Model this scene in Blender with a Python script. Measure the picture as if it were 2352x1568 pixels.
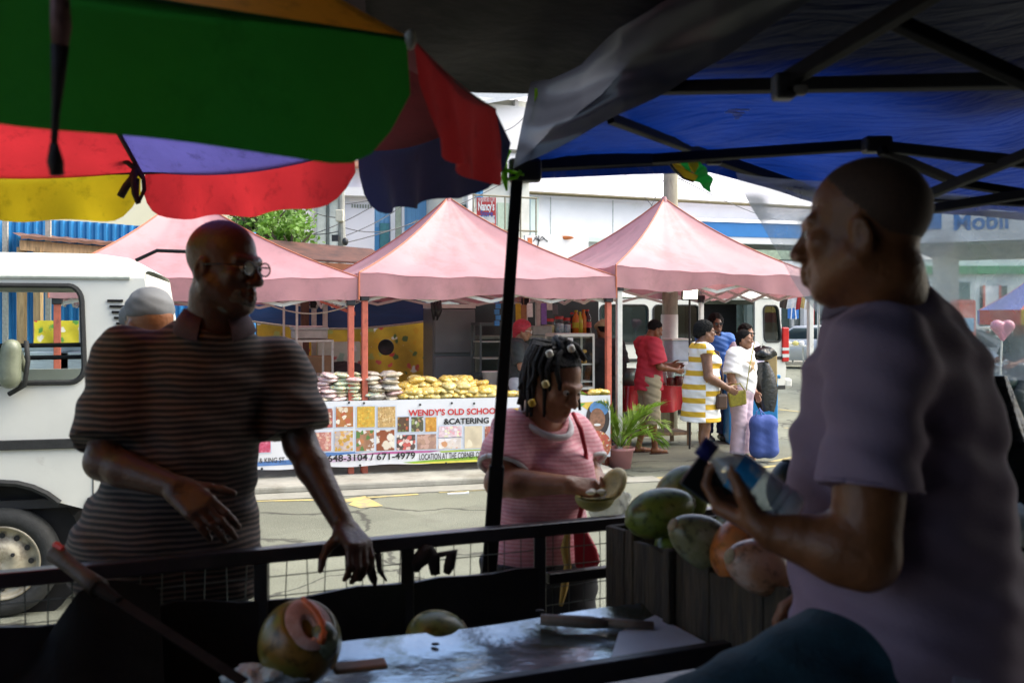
import bpy, math, random
import numpy as np
from mathutils import Vector, Matrix
random.seed(7); np.random.seed(7)
S = bpy.context.scene; COL = S.collection
for o in list(bpy.data.objects): bpy.data.objects.remove(o)

# ---------------------------------------------------------------- camera, sky, sun, exposure
FP = 2287.0; HZ = 730.0; CH = 1.7          # focal length and horizon in photo units (2352 wide), eye height in metres
cd = bpy.data.cameras.new('camera'); cam = bpy.data.objects.new('camera', cd); COL.objects.link(cam)
cam.location = (0, 0, CH); cam.rotation_euler = (math.radians(90), 0, 0)
cd.lens = 35.0; cd.sensor_width = 36.0; cd.shift_y = -0.02296; cd.clip_start = 0.05; cd.clip_end = 500
cd.dof.use_dof = True; cd.dof.focus_distance = 10.0; cd.dof.aperture_fstop = 4.6
S.camera = cam
w = bpy.data.worlds.new("World"); S.world = w; w.use_nodes = True
nt = w.node_tree; bg = nt.nodes['Background']; sky = nt.nodes.new('ShaderNodeTexSky')
SUN_EL, SUN_AZ = math.radians(52), math.radians(84)   # azimuth measured clockwise from +Y (behind the camera)
sky.sky_type = 'NISHITA'; sky.sun_disc = False; sky.sun_elevation = SUN_EL; sky.sun_rotation = SUN_AZ
sky.dust_density = 4.0; sky.air_density = 1.0; sky.ozone_density = 1.0
nt.links.new(sky.outputs[0], bg.inputs[0]); bg.inputs[1].default_value = 0.15
sd = bpy.data.lights.new('sun', 'SUN'); sun = bpy.data.objects.new('sun', sd); COL.objects.link(sun)
sd.energy = 2.1; sd.angle = math.radians(70); sd.color = (1.0, 0.97, 0.85)
sv = Vector((math.sin(SUN_AZ)*math.cos(SUN_EL), math.cos(SUN_AZ)*math.cos(SUN_EL), math.sin(SUN_EL)))
sun.rotation_euler = sv.to_track_quat('Z', 'Y').to_euler(); sun.location = sv*30
S.view_settings.view_transform = 'Standard'; S.view_settings.look = 'None'
S.view_settings.exposure = 1.3; S.view_settings.gamma = 1.0; S.view_settings.use_curve_mapping = False
S.render.engine = 'CYCLES'; S.cycles.max_bounces = 8; S.cycles.transparent_max_bounces = 16
S.cycles.use_denoising = True

# ---------------------------------------------------------------- helpers
V = Vector; PI = math.pi
def W(px, py, Y): return V(((px-1176)/FP*Y, Y, CH-(py-HZ)/FP*Y))      # where the sight line of a photo point is Y metres deep
def G(px, py, z=0.0):
    Y = (CH-z)*FP/(py-HZ); return V(((px-1176)/FP*Y, Y, z))            # where it meets level z
def rotz(a): return Matrix.Rotation(a, 3, 'Z')
def frame(f, up=V((0, 0, 1))):
    f = V(f).normalized(); r = f.cross(V(up)).normalized(); u = r.cross(f).normalized()
    return Matrix((r, f, u)).transposed()                               # columns right, forward, up
class MB:
    def __init__(s): s.v = []; s.f = []; s.m = []
    def add(s, vs, fs, m=0):
        b = len(s.v); s.v += [V(p) for p in vs]; s.f += [[i+b for i in f] for f in fs]; s.m += [m]*len(fs); return s
    def box(s, c, size, R=None, m=0):
        c = V(c); R = R or Matrix.Identity(3)
        vs = [c+R@V((x*size[0]/2, y*size[1]/2, z*size[2]/2)) for x in (-1, 1) for y in (-1, 1) for z in (-1, 1)]
        return s.add(vs, [(0, 1, 3, 2), (4, 6, 7, 5), (0, 4, 5, 1), (2, 3, 7, 6), (0, 2, 6, 4), (1, 5, 7, 3)], m)
    def bar(s, a, b, w, h, up=(0, 0, 1), m=0):
        a, b = V(a), V(b); d = b-a
        if abs(d.normalized().dot(V(up))) > .98: up = (0, 1, 0)
        R = frame(d, up); return s.box((a+b)/2, (w, d.length, h), R, m)
    def tube(s, pts, r, n=8, m=0, cap=True):
        pts = [V(p) for p in pts]; k = len(pts)
        rs = r if isinstance(r, (list, tuple)) else [r]*k
        vs = []; prev = None
        for i, p in enumerate(pts):
            d = (pts[min(i+1, k-1)]-pts[max(i-1, 0)]).normalized()
            if prev is None:
                x = d.orthogonal().normalized()
            else:
                x = (prev-d*prev.dot(d)).normalized()
            prev = x; y = d.cross(x)
            vs += [p+(x*math.cos(2*PI*j/n)+y*math.sin(2*PI*j/n))*rs[i] for j in range(n)]
        fs = [(i*n+j, i*n+(j+1) % n, (i+1)*n+(j+1) % n, (i+1)*n+j) for i in range(k-1) for j in range(n)]
        if cap: fs += [tuple(range(n-1, -1, -1)), tuple((k-1)*n+j for j in range(n))]
        return s.add(vs, fs, m)
    def grid(s, P, m=0, flip=False):
        a, b = len(P), len(P[0]); vs = [p for row in P for p in row]
        fs = [(i*b+j, i*b+j+1, (i+1)*b+j+1, (i+1)*b+j) for i in range(a-1) for j in range(b-1)]
        return s.add(vs, [f[::-1] for f in fs] if flip else fs, m)
    def prism(s, poly, ext, m=0):
        n = len(poly); e = V(ext); vs = [V(p) for p in poly]+[V(p)+e for p in poly]
        return s.add(vs, [tuple(range(n-1, -1, -1)), tuple(range(n, 2*n))]+[(i, (i+1) % n, n+(i+1) % n, n+i) for i in range(n)], m)
    def lathe(s, prof, c=(0, 0, 0), R=None, n=20, m=0, sx=1, sy=1):
        c = V(c); R = R or Matrix.Identity(3); k = len(prof)
        vs = [c+R@V((r*sx*math.cos(2*PI*j/n), r*sy*math.sin(2*PI*j/n), z)) for r, z in prof for j in range(n)]
        return s.add(vs, [(i*n+j, i*n+(j+1) % n, (i+1)*n+(j+1) % n, (i+1)*n+j) for i in range(k-1) for j in range(n)], m)
    def ell(s, c, r, R=None, n=16, k=10, m=0):
        prof = [(math.sin(PI*i/k), -math.cos(PI*i/k)) for i in range(k+1)]
        c = V(c); R = R or Matrix.Identity(3)
        vs = [c+R@V((a*r[0]*math.cos(2*PI*j/n), a*r[1]*math.sin(2*PI*j/n), z*r[2])) for a, z in prof for j in range(n)]
        return s.add(vs, [(i*n+j, i*n+(j+1) % n, (i+1)*n+(j+1) % n, (i+1)*n+j) for i in range(k) for j in range(n)], m)
LOC = {}
def mk(name, verts, faces, mats, parent=None, smooth=False, loc=None, mi=None):
    me = bpy.data.meshes.new(name)
    base = LOC.get(parent.name, V((0, 0, 0))) if parent else V((0, 0, 0))
    loc = V(loc) if loc is not None else base.copy()
    if isinstance(verts, np.ndarray):
        vv = verts-np.array(loc); me.vertices.add(len(vv)); me.vertices.foreach_set('co', vv.astype(np.float32).ravel())
        nf = len(faces); me.loops.add(nf*4); me.loops.foreach_set('vertex_index', faces.astype(np.int32).ravel())
        me.polygons.add(nf); me.polygons.foreach_set('loop_start', np.arange(0, nf*4, 4, dtype=np.int32))
        me.update(calc_edges=True)
    else:
        me.from_pydata([tuple(V(p)-loc) for p in verts], [], faces)
    for m in (mats if isinstance(mats, (list, tuple)) else [mats]): me.materials.append(m)
    if mi and any(mi): me.polygons.foreach_set('material_index', mi)
    if smooth: me.polygons.foreach_set('use_smooth', [True]*len(me.polygons))
    me.validate(); me.update()
    o = bpy.data.objects.new(name, me); COL.objects.link(o)
    o.location = loc-base
    if parent: o.parent = parent
    LOC[o.name] = loc
    return o
def part(name, mb, mat, parent, smooth=False, label=None, bev=0, kind=None):
    o = mk(name, mb.v, mb.f, mat, parent, smooth, mi=mb.m)
    if label: o['label'] = label
    if kind: o['kind'] = kind
    if bev: bevel(o, bev)
    return o
def bevel(o, w):
    b = o.modifiers.new('bevel', 'BEVEL'); b.width = w; b.segments = 2; b.limit_method = 'ANGLE'; b.angle_limit = math.radians(35)
def tag(o, label, cat, group=None, kind=None):
    if label: o['label'] = label
    if cat: o['category'] = cat
    if group: o['group'] = group
    if kind: o['kind'] = kind
    return o
def thing(name, label, cat, loc=(0, 0, 0), group=None):
    o = bpy.data.objects.new(name, None); COL.objects.link(o); o.location = V(loc); o.empty_display_size = .1
    LOC[o.name] = V(loc); return tag(o, label, cat, group)
def solo(name, mb, mat, label, cat, group=None, smooth=False, bev=0):
    lo = V((sum(p.x for p in mb.v)/len(mb.v), sum(p.y for p in mb.v)/len(mb.v), min(p.z for p in mb.v)))
    o = mk(name, mb.v, mb.f, mat, None, smooth, loc=lo, mi=mb.m)
    if bev: bevel(o, bev)
    return tag(o, label, cat, group)
def struct(name, mb, mat, smooth=False):
    o = mk(name, mb.v, mb.f, mat, None, smooth, mi=mb.m); o['kind'] = 'structure'; return o
def dup(o, loc, rz=0, label=None, group=None, scale=1):
    c = o.copy(); COL.objects.link(c); c.location = loc; c.rotation_euler = (0, 0, rz); c.scale = (scale,)*3
    if label: c['label'] = label
    if group: c['group'] = group
    for ch in list(o.children):
        d = ch.copy(); COL.objects.link(d); d.parent = c
        for g in list(ch.children):
            e = g.copy(); COL.objects.link(e); e.parent = d
    return c

def face_print(o, c, r, u, poly, mat):
    """give the faces of a garment that lie inside a printed outline the print's material"""
    me = o.data; me.materials.append(mat); k = len(me.materials)-1; L = LOC[o.name]; n = u.cross(r)
    for p in me.polygons:
        d = p.center+L-c; x, y = d.dot(r), d.dot(u)
        if abs(x) > .2 or abs(y) > .2 or p.normal.dot(n) < .1: continue
        ins = False
        for i in range(len(poly)):
            (x0, y0), (x1, y1) = poly[i-1], poly[i]
            if (y0 > y) != (y1 > y) and x < (x1-x0)*(y-y0)/(y1-y0)+x0: ins = not ins
        if ins: p.material_index = k

# ---------------------------------------------------------------- materials
def nodes(name):
    m = bpy.data.materials.new(name); m.use_nodes = True; t = m.node_tree
    return m, t, t.nodes['Principled BSDF'], t.nodes['Material Output']
def N(t, kind, **kw):
    n = t.nodes.new(kind)
    for k, v in kw.items():
        if k.startswith('i_'): n.inputs[int(k[2:]) if k[2:].isdigit() else k[2:]].default_value = v
        else: setattr(n, k, v)
    return n
def c4(c): return (c[0], c[1], c[2], 1)
def ramp(t, stops, interp='LINEAR'):
    r = N(t, 'ShaderNodeValToRGB'); r.color_ramp.interpolation = interp; e = r.color_ramp.elements
    while len(e) < len(stops): e.new(.5)
    for el, (p, c) in zip(e, stops): el.position = p; el.color = c4(c)
    return r
def M(name, col, rough=.6, var=.18, scale=9., bump=0., metal=0., trans=0., spec=None, alpha=None, dirt=None, stretch=None, coat=0, tcol=None, emit=None, bscale=None):
    m, t, b, out = nodes(name)
    tc = N(t, 'ShaderNodeTexCoord'); src = tc.outputs['Object']
    if stretch:
        mp = N(t, 'ShaderNodeMapping'); mp.inputs['Scale'].default_value = stretch; t.links.new(src, mp.inputs[0]); src = mp.outputs[0]
    nz = N(t, 'ShaderNodeTexNoise', i_Scale=scale, i_Detail=6., i_Roughness=.6); t.links.new(src, nz.inputs['Vector'])
    lo = [max(0, c*(1-var*1.3)) for c in col]; hi = [min(1, c*(1+var)) for c in col]
    r = ramp(t, [(.28, lo), (.72, hi)]); t.links.new(nz.outputs[0], r.inputs[0]); colo = r.outputs[0]
    if dirt:                                   # (colour, scale, amount) : blotches of wear with a shape of their own
        n2 = N(t, 'ShaderNodeTexNoise', i_Scale=dirt[1], i_Detail=8., i_Roughness=.7); t.links.new(src, n2.inputs['Vector'])
        r2 = ramp(t, [(1-dirt[2]-.08, (0, 0, 0)), (1-dirt[2]+.08, (1, 1, 1))]); t.links.new(n2.outputs[0], r2.inputs[0])
        mx = N(t, 'ShaderNodeMixRGB'); t.links.new(r2.outputs[0], mx.inputs[0]); t.links.new(colo, mx.inputs[1]); mx.inputs[2].default_value = c4(dirt[0]); colo = mx.outputs[0]
    t.links.new(colo, b.inputs['Base Color']); b.inputs['Roughness'].default_value = rough; b.inputs['Metallic'].default_value = metal
    if spec is not None: b.inputs['Specular IOR Level'].default_value = spec
    if coat: b.inputs['Coat Weight'].default_value = coat; b.inputs['Coat Roughness'].default_value = .08
    if emit: b.inputs['Emission Color'].default_value = c4(emit[0]); b.inputs['Emission Strength'].default_value = emit[1]
    if bump:
        bn = N(t, 'ShaderNodeTexNoise', i_Scale=bscale or scale*3, i_Detail=5.); t.links.new(src, bn.inputs['Vector'])
        bp = N(t, 'ShaderNodeBump', i_Strength=bump, i_Distance=.02); t.links.new(bn.outputs[0], bp.inputs['Height']); t.links.new(bp.outputs[0], b.inputs['Normal'])
    sh = b.outputs[0]
    if trans:
        tr = N(t, 'ShaderNodeBsdfTranslucent')
        if tcol: tr.inputs[0].default_value = c4(tcol)
        else: t.links.new(colo, tr.inputs[0])
        mi = N(t, 'ShaderNodeMixShader', i_0=trans); t.links.new(sh, mi.inputs[1]); t.links.new(tr.outputs[0], mi.inputs[2]); sh = mi.outputs[0]
    if alpha is not None:
        tp = N(t, 'ShaderNodeBsdfTransparent'); mi = N(t, 'ShaderNodeMixShader', i_0=alpha); t.links.new(tp.outputs[0], mi.inputs[1]); t.links.new(sh, mi.inputs[2]); sh = mi.outputs[0]
    t.links.new(sh, out.inputs[0]); return m
def glassmat(name, tint, refl=.12, rough=.03):
    m, t, b, out = nodes(name); tp = N(t, 'ShaderNodeBsdfTransparent'); tp.inputs[0].default_value = c4(tint)
    gl = N(t, 'ShaderNodeBsdfGlossy', i_Roughness=rough); lw = N(t, 'ShaderNodeLayerWeight', i_Blend=refl)
    mi = N(t, 'ShaderNodeMixShader'); t.links.new(lw.outputs[1], mi.inputs[0]); t.links.new(tp.outputs[0], mi.inputs[1]); t.links.new(gl.outputs[0], mi.inputs[2])
    t.links.new(mi.outputs[0], out.inputs[0]); return m
def stripes(name, c1, c2, period, duty=.5, axis=2, rough=.8, soft=.08, bump=.15, warp=.01, wscale=6):
    m, t, b, out = nodes(name); tc = N(t, 'ShaderNodeTexCoord'); sx = N(t, 'ShaderNodeSeparateXYZ')
    nz = N(t, 'ShaderNodeTexNoise', i_Scale=wscale, i_Detail=2.); t.links.new(tc.outputs['Object'], nz.inputs['Vector'])
    t.links.new(tc.outputs['Object'], sx.inputs[0])
    a = N(t, 'ShaderNodeMath', operation='MULTIPLY_ADD', i_1=warp*2, i_2=0.); t.links.new(nz.outputs[0], a.inputs[0]); t.links.new(sx.outputs[axis], a.inputs[2])
    d = N(t, 'ShaderNodeMath', operation='DIVIDE', i_1=period); t.links.new(a.outputs[0], d.inputs[0])
    fr = N(t, 'ShaderNodeMath', operation='FRACT'); t.links.new(d.outputs[0], fr.inputs[0])
    r = ramp(t, [(0, c1), (duty-soft, c1), (duty+soft, c2), (1-soft, c2), (1, c1)]); t.links.new(fr.outputs[0], r.inputs[0])
    n2 = N(t, 'ShaderNodeTexNoise', i_Scale=60., i_Detail=3.); t.links.new(tc.outputs['Object'], n2.inputs['Vector'])
    mx = N(t, 'ShaderNodeMixRGB', blend_type='MULTIPLY', i_0=.5); r2 = ramp(t, [(.3, (.6, .6, .6)), (.7, (1, 1, 1))]); t.links.new(n2.outputs[0], r2.inputs[0])
    t.links.new(r.outputs[0], mx.inputs[1]); t.links.new(r2.outputs[0], mx.inputs[2]); t.links.new(mx.outputs[0], b.inputs['Base Color'])
    b.inputs['Roughness'].default_value = rough
    if bump:
        bp = N(t, 'ShaderNodeBump', i_Strength=bump, i_Distance=.01); t.links.new(n2.outputs[0], bp.inputs['Height']); t.links.new(bp.outputs[0], b.inputs['Normal'])
    return m
def speckle(name, base, spots, scale=14., rough=.7, thr=.32, trans=0):
    """base cloth or food with voronoi blobs coloured out of a list"""
    m, t, b, out = nodes(name); tc = N(t, 'ShaderNodeTexCoord'); vo = N(t, 'ShaderNodeTexVoronoi', i_Scale=scale); dn = N(t, 'ShaderNodeTexNoise', i_Scale=scale*1.6, i_Detail=4.); t.links.new(tc.outputs['Object'], dn.inputs['Vector']); dv_ = N(t, 'ShaderNodeVectorMath', operation='MULTIPLY_ADD'); t.links.new(dn.outputs['Color'], dv_.inputs[0]); dv_.inputs[1].default_value = (.9/scale,)*3; t.links.new(tc.outputs['Object'], dv_.inputs[2]); t.links.new(dv_.outputs[0], vo.inputs['Vector'])
    sx = N(t, 'ShaderNodeSeparateColor'); t.links.new(vo.outputs['Color'], sx.inputs[0])
    k = len(spots); r = ramp(t, [(i/k, c) for i, c in enumerate(spots)], 'CONSTANT'); t.links.new(sx.outputs[0], r.inputs[0])
    th = ramp(t, [(thr-.05, (1, 1, 1)), (thr+.05, (0, 0, 0))]); t.links.new(vo.outputs['Distance'], th.inputs[0])
    nz = N(t, 'ShaderNodeTexNoise', i_Scale=scale*.6, i_Detail=4.); t.links.new(tc.outputs['Object'], nz.inputs['Vector'])
    rb = ramp(t, [(.3, [c*.75 for c in base]), (.7, [min(1, c*1.15) for c in base])]); t.links.new(nz.outputs[0], rb.inputs[0])
    mx = N(t, 'ShaderNodeMixRGB'); t.links.new(th.outputs[0], mx.inputs[0]); t.links.new(rb.outputs[0], mx.inputs[1]); t.links.new(r.outputs[0], mx.inputs[2])
    t.links.new(mx.outputs[0], b.inputs['Base Color']); b.inputs['Roughness'].default_value = rough
    return m

# ---------------------------------------------------------------- writing
def text(name, s, origin, ux, uy, size, mat, parent, width=None, bold=.0, label=None, depth=.001):
    cu = bpy.data.curves.new('t', 'FONT'); cu.body = s; cu.size = 1.0; cu.extrude = 0; cu.offset = bold; cu.resolution_u = 3
    to = bpy.data.objects.new('t', cu); COL.objects.link(to); bpy.context.view_layer.update()
    me = to.evaluated_get(bpy.context.evaluated_depsgraph_get()).to_mesh()
    vs = [v.co.copy() for v in me.vertices]; fs = [list(p.vertices) for p in me.polygons]
    bpy.data.objects.remove(to)
    if not vs: return None
    x0 = min(v.x for v in vs); x1 = max(v.x for v in vs); kx = size if width is None else width/(x1-x0)
    ux, uy, origin = V(ux).normalized(), V(uy).normalized(), V(origin); n = ux.cross(uy)
    mb = MB(); mb.add([origin+ux*((v.x-x0)*kx)+uy*(v.y*size)+n*depth for v in vs], fs)
    return part(name, mb, mat, parent, label=label)

# ---------------------------------------------------------------- bodies: smooth unions of tapered limbs, meshed as one continuous surface
class SDF:
    def __init__(s): s.p = []; s.noise = None
    def rc(s, a, b, ra, rb, k=.02, op='+', flat=False): s.p.append(('rc', np.array(a, float), np.array(b, float), ra, rb, k, op, flat)); return s
    def el(s, c, r, R=None, k=.02, op='+'): s.p.append(('el', np.array(c, float), np.array(r, float), np.array(R or Matrix.Identity(3), float), None, k, op, False)); return s
    def cut(s, n, c): s.p.append(('pl', np.array(n, float), np.array(c, float), None, None, 0, 'x', False)); return s
    def mesh(s, res):
        lo = np.full(3, 1e9); hi = np.full(3, -1e9); bb = []
        for q in s.p:
            if q[0] == 'rc':
                m = max(q[3], q[4]); l, h = np.minimum(q[1], q[2])-m, np.maximum(q[1], q[2])+m
            elif q[0] == 'el':
                e = np.sqrt(((q[3]*q[2][None, :])**2).sum(1)); l, h = q[1]-e, q[1]+e
            else: bb.append(None); continue
            bb.append((l, h))
            if q[6] == '+': lo = np.minimum(lo, l); hi = np.maximum(hi, h)
        lo = lo-res*5; hi = hi+res*5
        n = np.ceil((hi-lo)/res).astype(int)+1
        ax = [lo[i]+res*np.arange(n[i]) for i in range(3)]
        Fd = np.full(n, .5, np.float32)
        for q, b in zip(s.p, bb):
            k = q[5]
            if b is None: i0 = np.zeros(3, int); i1 = n
            else:
                mg = k+res*4
                i0 = np.clip(((b[0]-mg-lo)/res).astype(int), 0, n); i1 = np.clip(((b[1]+mg-lo)/res).astype(int)+2, 0, n)
                if np.any(i1 <= i0): continue
            X = ax[0][i0[0]:i1[0]][:, None, None]; Y = ax[1][i0[1]:i1[1]][None, :, None]; Z = ax[2][i0[2]:i1[2]][None, None, :]
            sl = (slice(i0[0], i1[0]), slice(i0[1], i1[1]), slice(i0[2], i1[2]))
            if q[0] == 'rc':
                a, c = q[1], q[2]; d = c-a; L2 = max(d@d, 1e-9)
                px, py, pz = X-a[0], Y-a[1], Z-a[2]
                tr = (px*d[0]+py*d[1]+pz*d[2])/L2; tt = np.clip(tr, 0, 1)
                D = np.sqrt((px-tt*d[0])**2+(py-tt*d[1])**2+(pz-tt*d[2])**2)-(q[3]+(q[4]-q[3])*tt)
                if q[7]: D = np.maximum(D, (tr-1)*math.sqrt(L2))
            elif q[0] == 'el':
                px, py, pz = X-q[1][0], Y-q[1][1], Z-q[1][2]; R = q[3]; r = q[2]
                u = [(px*R[0, i]+py*R[1, i]+pz*R[2, i]) for i in range(3)]
                k0 = np.sqrt(sum((u[i]/r[i])**2 for i in range(3))); k1 = np.sqrt(sum((u[i]/r[i]**2)**2 for i in range(3)))
                D = k0*(k0-1)/np.maximum(k1, 1e-6)
            else:
                c = q[2]; D = (X-c[0])*q[1][0]+(Y-c[1])*q[1][1]+(Z-c[2])*q[1][2]
            A = Fd[sl]
            if q[6] == '+':
                h = np.clip(.5+.5*(A-D)/k, 0, 1); Fd[sl] = A+(D-A)*h-k*h*(1-h)
            elif q[6] == '-':
                Dn = -D; h = np.clip(.5-.5*(A-Dn)/k, 0, 1); Fd[sl] = A+(Dn-A)*h+k*h*(1-h)
            else: Fd[sl] = np.maximum(A, D)
        if s.noise is not None:
            X = ax[0][:, None, None]; Y = ax[1][None, :, None]; Z = ax[2][None, None, :]
            Fd += s.noise(X, Y, Z).astype(np.float32)
        I = Fd < 0
        cs = [(a, b, c) for a in (0, 1) for b in (0, 1) for c in (0, 1)]
        sub = lambda arr, c: arr[c[0]:n[0]-1+c[0], c[1]:n[1]-1+c[1], c[2]:n[2]-1+c[2]]
        al = sub(I, cs[0]).copy(); an = al.copy()
        for c in cs[1:]: x = sub(I, c); al &= x; an |= x
        cell = np.argwhere(an & ~al); ci = {}
        vals = {c: Fd[cell[:, 0]+c[0], cell[:, 1]+c[1], cell[:, 2]+c[2]] for c in cs}
        P = np.zeros((len(cell), 3)); cnt = np.zeros(len(cell))
        for c in cs:
            for axx in range(3):
                if c[axx]: continue
                e = list(c); e[axx] = 1; e = tuple(e); va, vb = vals[c], vals[e]; x = (va < 0) != (vb < 0)
                tt = va/np.where(x, va-vb, 1); p = np.tile(np.array(c, float), (len(cell), 1)); p[:, axx] += tt
                P[x] += p[x]; cnt += x
        P = lo+res*(cell+P/cnt[:, None])
        idx = np.full(n-1, -1, np.int64); idx[cell[:, 0], cell[:, 1], cell[:, 2]] = np.arange(len(cell))
        faces = []
        for axx in range(3):
            b, c = (axx+1) % 3, (axx+2) % 3
            sa = [slice(None)]*3; sb = [slice(None)]*3; sa[axx] = slice(0, -1); sb[axx] = slice(1, None)
            A, B = I[tuple(sa)], I[tuple(sb)]; x = A != B
            e = np.argwhere(x); ok = (e[:, b] > 0) & (e[:, c] > 0) & (e[:, b] < n[b]-1) & (e[:, c] < n[c]-1); e = e[ok]
            inside = A[e[:, 0], e[:, 1], e[:, 2]]
            def at(db, dc):
                g = e.copy(); g[:, b] += db; g[:, c] += dc; return idx[g[:, 0], g[:, 1], g[:, 2]]
            q = np.stack([at(-1, -1), at(0, -1), at(0, 0), at(-1, 0)], 1)
            q[~inside] = q[~inside][:, ::-1]; faces.append(q)
        Fc = np.concatenate(faces); Fc = Fc[(Fc >= 0).all(1)]
        return P, Fc
    def build(s, name, mat, parent, res, smooth=True, label=None):
        P, Fc = s.mesh(res); o = mk(name, P, Fc, mat, parent, smooth)
        if label: o['label'] = label
        return o
def wrinkle(amp, seed=0, f=1., zf=1.):
    ph = np.random.RandomState(seed).rand(8)*6
    return lambda X, Y, Z: amp*(np.sin(X*31*f+Z*17*f*zf+ph[0]+1.5*np.sin(Y*13*f+ph[6]))*np.sin(Y*23*f-Z*29*f*zf+ph[1])+.7*np.sin(X*11*f+Y*19*f+ph[2]+Z*55*f*zf+2*np.sin(X*9*f+ph[3]))+.5*np.sin(Z*91*f*zf+X*37*f+ph[4]))
# ---------------------------------------------------------------- people
SKIN = {}
def skin(name, c, rough=.42): 
    if name not in SKIN: SKIN[name] = M('skin_'+name, c, rough, .22, 14, bump=.16, bscale=70, spec=.45, dirt=([q*.7 for q in c], 9., .38))
    return SKIN[name]
EYEW = None
def hand(s, wr, d, n, t, curl=(.35, .5, .35), spread=.22, k=1., curls=None, thumb=(.55, .65, .25), thumbcurl=.5):
    """palm, four unequal bent fingers, thumb from the side of the palm; d fingers' way, n palm's way, t thumb side"""
    wr = V(wr); d = V(d).normalized(); n = V(n); n = (n-d*n.dot(d)).normalized(); t = V(t); t = (t-d*t.dot(d)-n*t.dot(n)).normalized()
    off = [.028, .0095, -.009, -.027]; ln = [.95, 1.05, .98, .78]; kl = [.088, .092, .087, .078]
    for i in range(4):
        a = wr+(d*.012+t*off[i]*.72)*k; b = wr+(d*kl[i]+t*off[i])*k
        s.rc(a, b, .0150*k, .0120*k, .014*k)
        cu = curls[i] if curls else curl
        dd = (d+t*off[i]*10*spread).normalized(); p = b; ang = 0; rr = [.0098, .0088, .0080, .0070]
        for j, L in enumerate((.046, .028, .022)):
            ang += cu[j]; q = p+(dd*math.cos(ang)+n*math.sin(ang))*L*ln[i]*k
            s.rc(p, q, rr[j]*k, rr[j+1]*k, .004*k); p = q
    a = wr+(d*.022+t*.02+n*.006)*k; td = (d*thumb[0]+t*thumb[1]+n*thumb[2]).normalized()
    b = a+td*.045*k; s.rc(a, b, .0165*k, .0125*k, .012*k)
    td2 = (td+(d*.8+n*.5-t*.5)*thumbcurl).normalized(); c = b+td2*.032*k; s.rc(b, c, .0115*k, .0100*k, .005*k)
    td3 = (td2+(d*.5+n*.5-t*.6)*thumbcurl).normalized(); s.rc(c, c+td3*.025*k, .0100*k, .0078*k, .004*k)
def head(s, c, R, k=1., jaw=1., nose=1., lips=1.):
    """skull, brow, sockets, nose, lips, chin, ears; R columns right, forward, up"""
    w = lambda x, y, z: V(c)+R@V((x, y, z))*k
    E = lambda x, y, z, r, kk=.02, op='+', RR=None: s.el(w(x, y, z), [q*k for q in r], R@RR if RR else R, kk*k, op)
    C = lambda a, b, ra, rb, kk=.012, op='+': s.rc(w(*a), w(*b), ra*k, rb*k, kk*k, op)
    E(0, -.014, .035, (.074, .096, .085)); E(0, .028, -.04, (.060*jaw, .060, .075), .03); C((0, .05, -.10), (0, .062, -.100), .026*jaw, .022, .025)
    for x in (-1, 1):
        C((x*.058*jaw, .0, -.05), (x*.025*jaw, .055, -.098), .022, .018, .03); E(x*.043, .062, -.022, (.022, .02, .018), .02)
        C((x*.042, .074, .018), (x*.010, .087, .014), .010, .011, .014)
        E(x*.032, .098, -.003, (.017, .016, .011), .010, '-')
        E(x*.032, .074, -.004, (.0135, .0135, .012), .006)
        E(x*.076, -.012, -.012, (.010, .018, .031), .010, RR=Matrix.Rotation(-.25*1, 3, 'X')@Matrix.Rotation(x*.35, 3, 'Z'))
        E(x*.089, -.008, -.008, (.009, .011, .019), .005, '-')
        E(x*.013*nose, .098, -.040, (.011*nose, .012, .009), .006)
    C((0, .086, .006), (0, .106, -.034), .008, .0125*nose, .010); E(0, .107, -.037, (.013*nose, .011, .010), .006)
    C((-.018, .082, -.064), (.018, .082, -.064), .008, .008, .006); C((0, .092, -.063), (0, .0925, -.064), .0085*lips, .0085*lips, .010)
    C((-.016, .080, -.079), (.016, .080, -.079), .008, .008, .006); C((0, .089, -.079), (0, .089, -.080), .0095*lips, .0095*lips, .010)
    C((-.024, .092, -.0715), (.024, .092, -.0715), .0028, .0028, .003, '-')
    return w
def stand(base, fwd, H, stance=.09, legk=1., shw=.19):
    """joints of a standing figure"""
    k = H/1.7; base = V(base); f = V((fwd[0], fwd[1], 0)).normalized(); r = V((f.y, -f.x, 0)); u = V((0, 0, 1))
    P = lambda x, y, z: base+(r*x+f*y+u*z)*k
    return dict(k=k, f=f, r=r, base=base, P=P, head=P(0, .035, 1.585), neck=P(0, -.01, 1.42), chest=P(0, 0, 1.27), belly=P(0, .01, 1.07), pelvis=P(0, 0, .93),
        shR=P(shw, -.01, 1.375), shL=P(-shw, -.01, 1.375), elR=P(shw+.05, -.03, 1.09), elL=P(-shw-.05, -.03, 1.09), wrR=P(shw+.05, .05, .86), wrL=P(-shw-.05, .05, .86),
        hipR=P(.088, 0, .90), hipL=P(-.088, 0, .90), knR=P(stance, .015, .49), knL=P(-stance, .015, .49), anR=P(stance, -.015, .085), anL=P(-stance, -.015, .085), hf=f.copy(), hup=V((0, 0, 1)))
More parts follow.
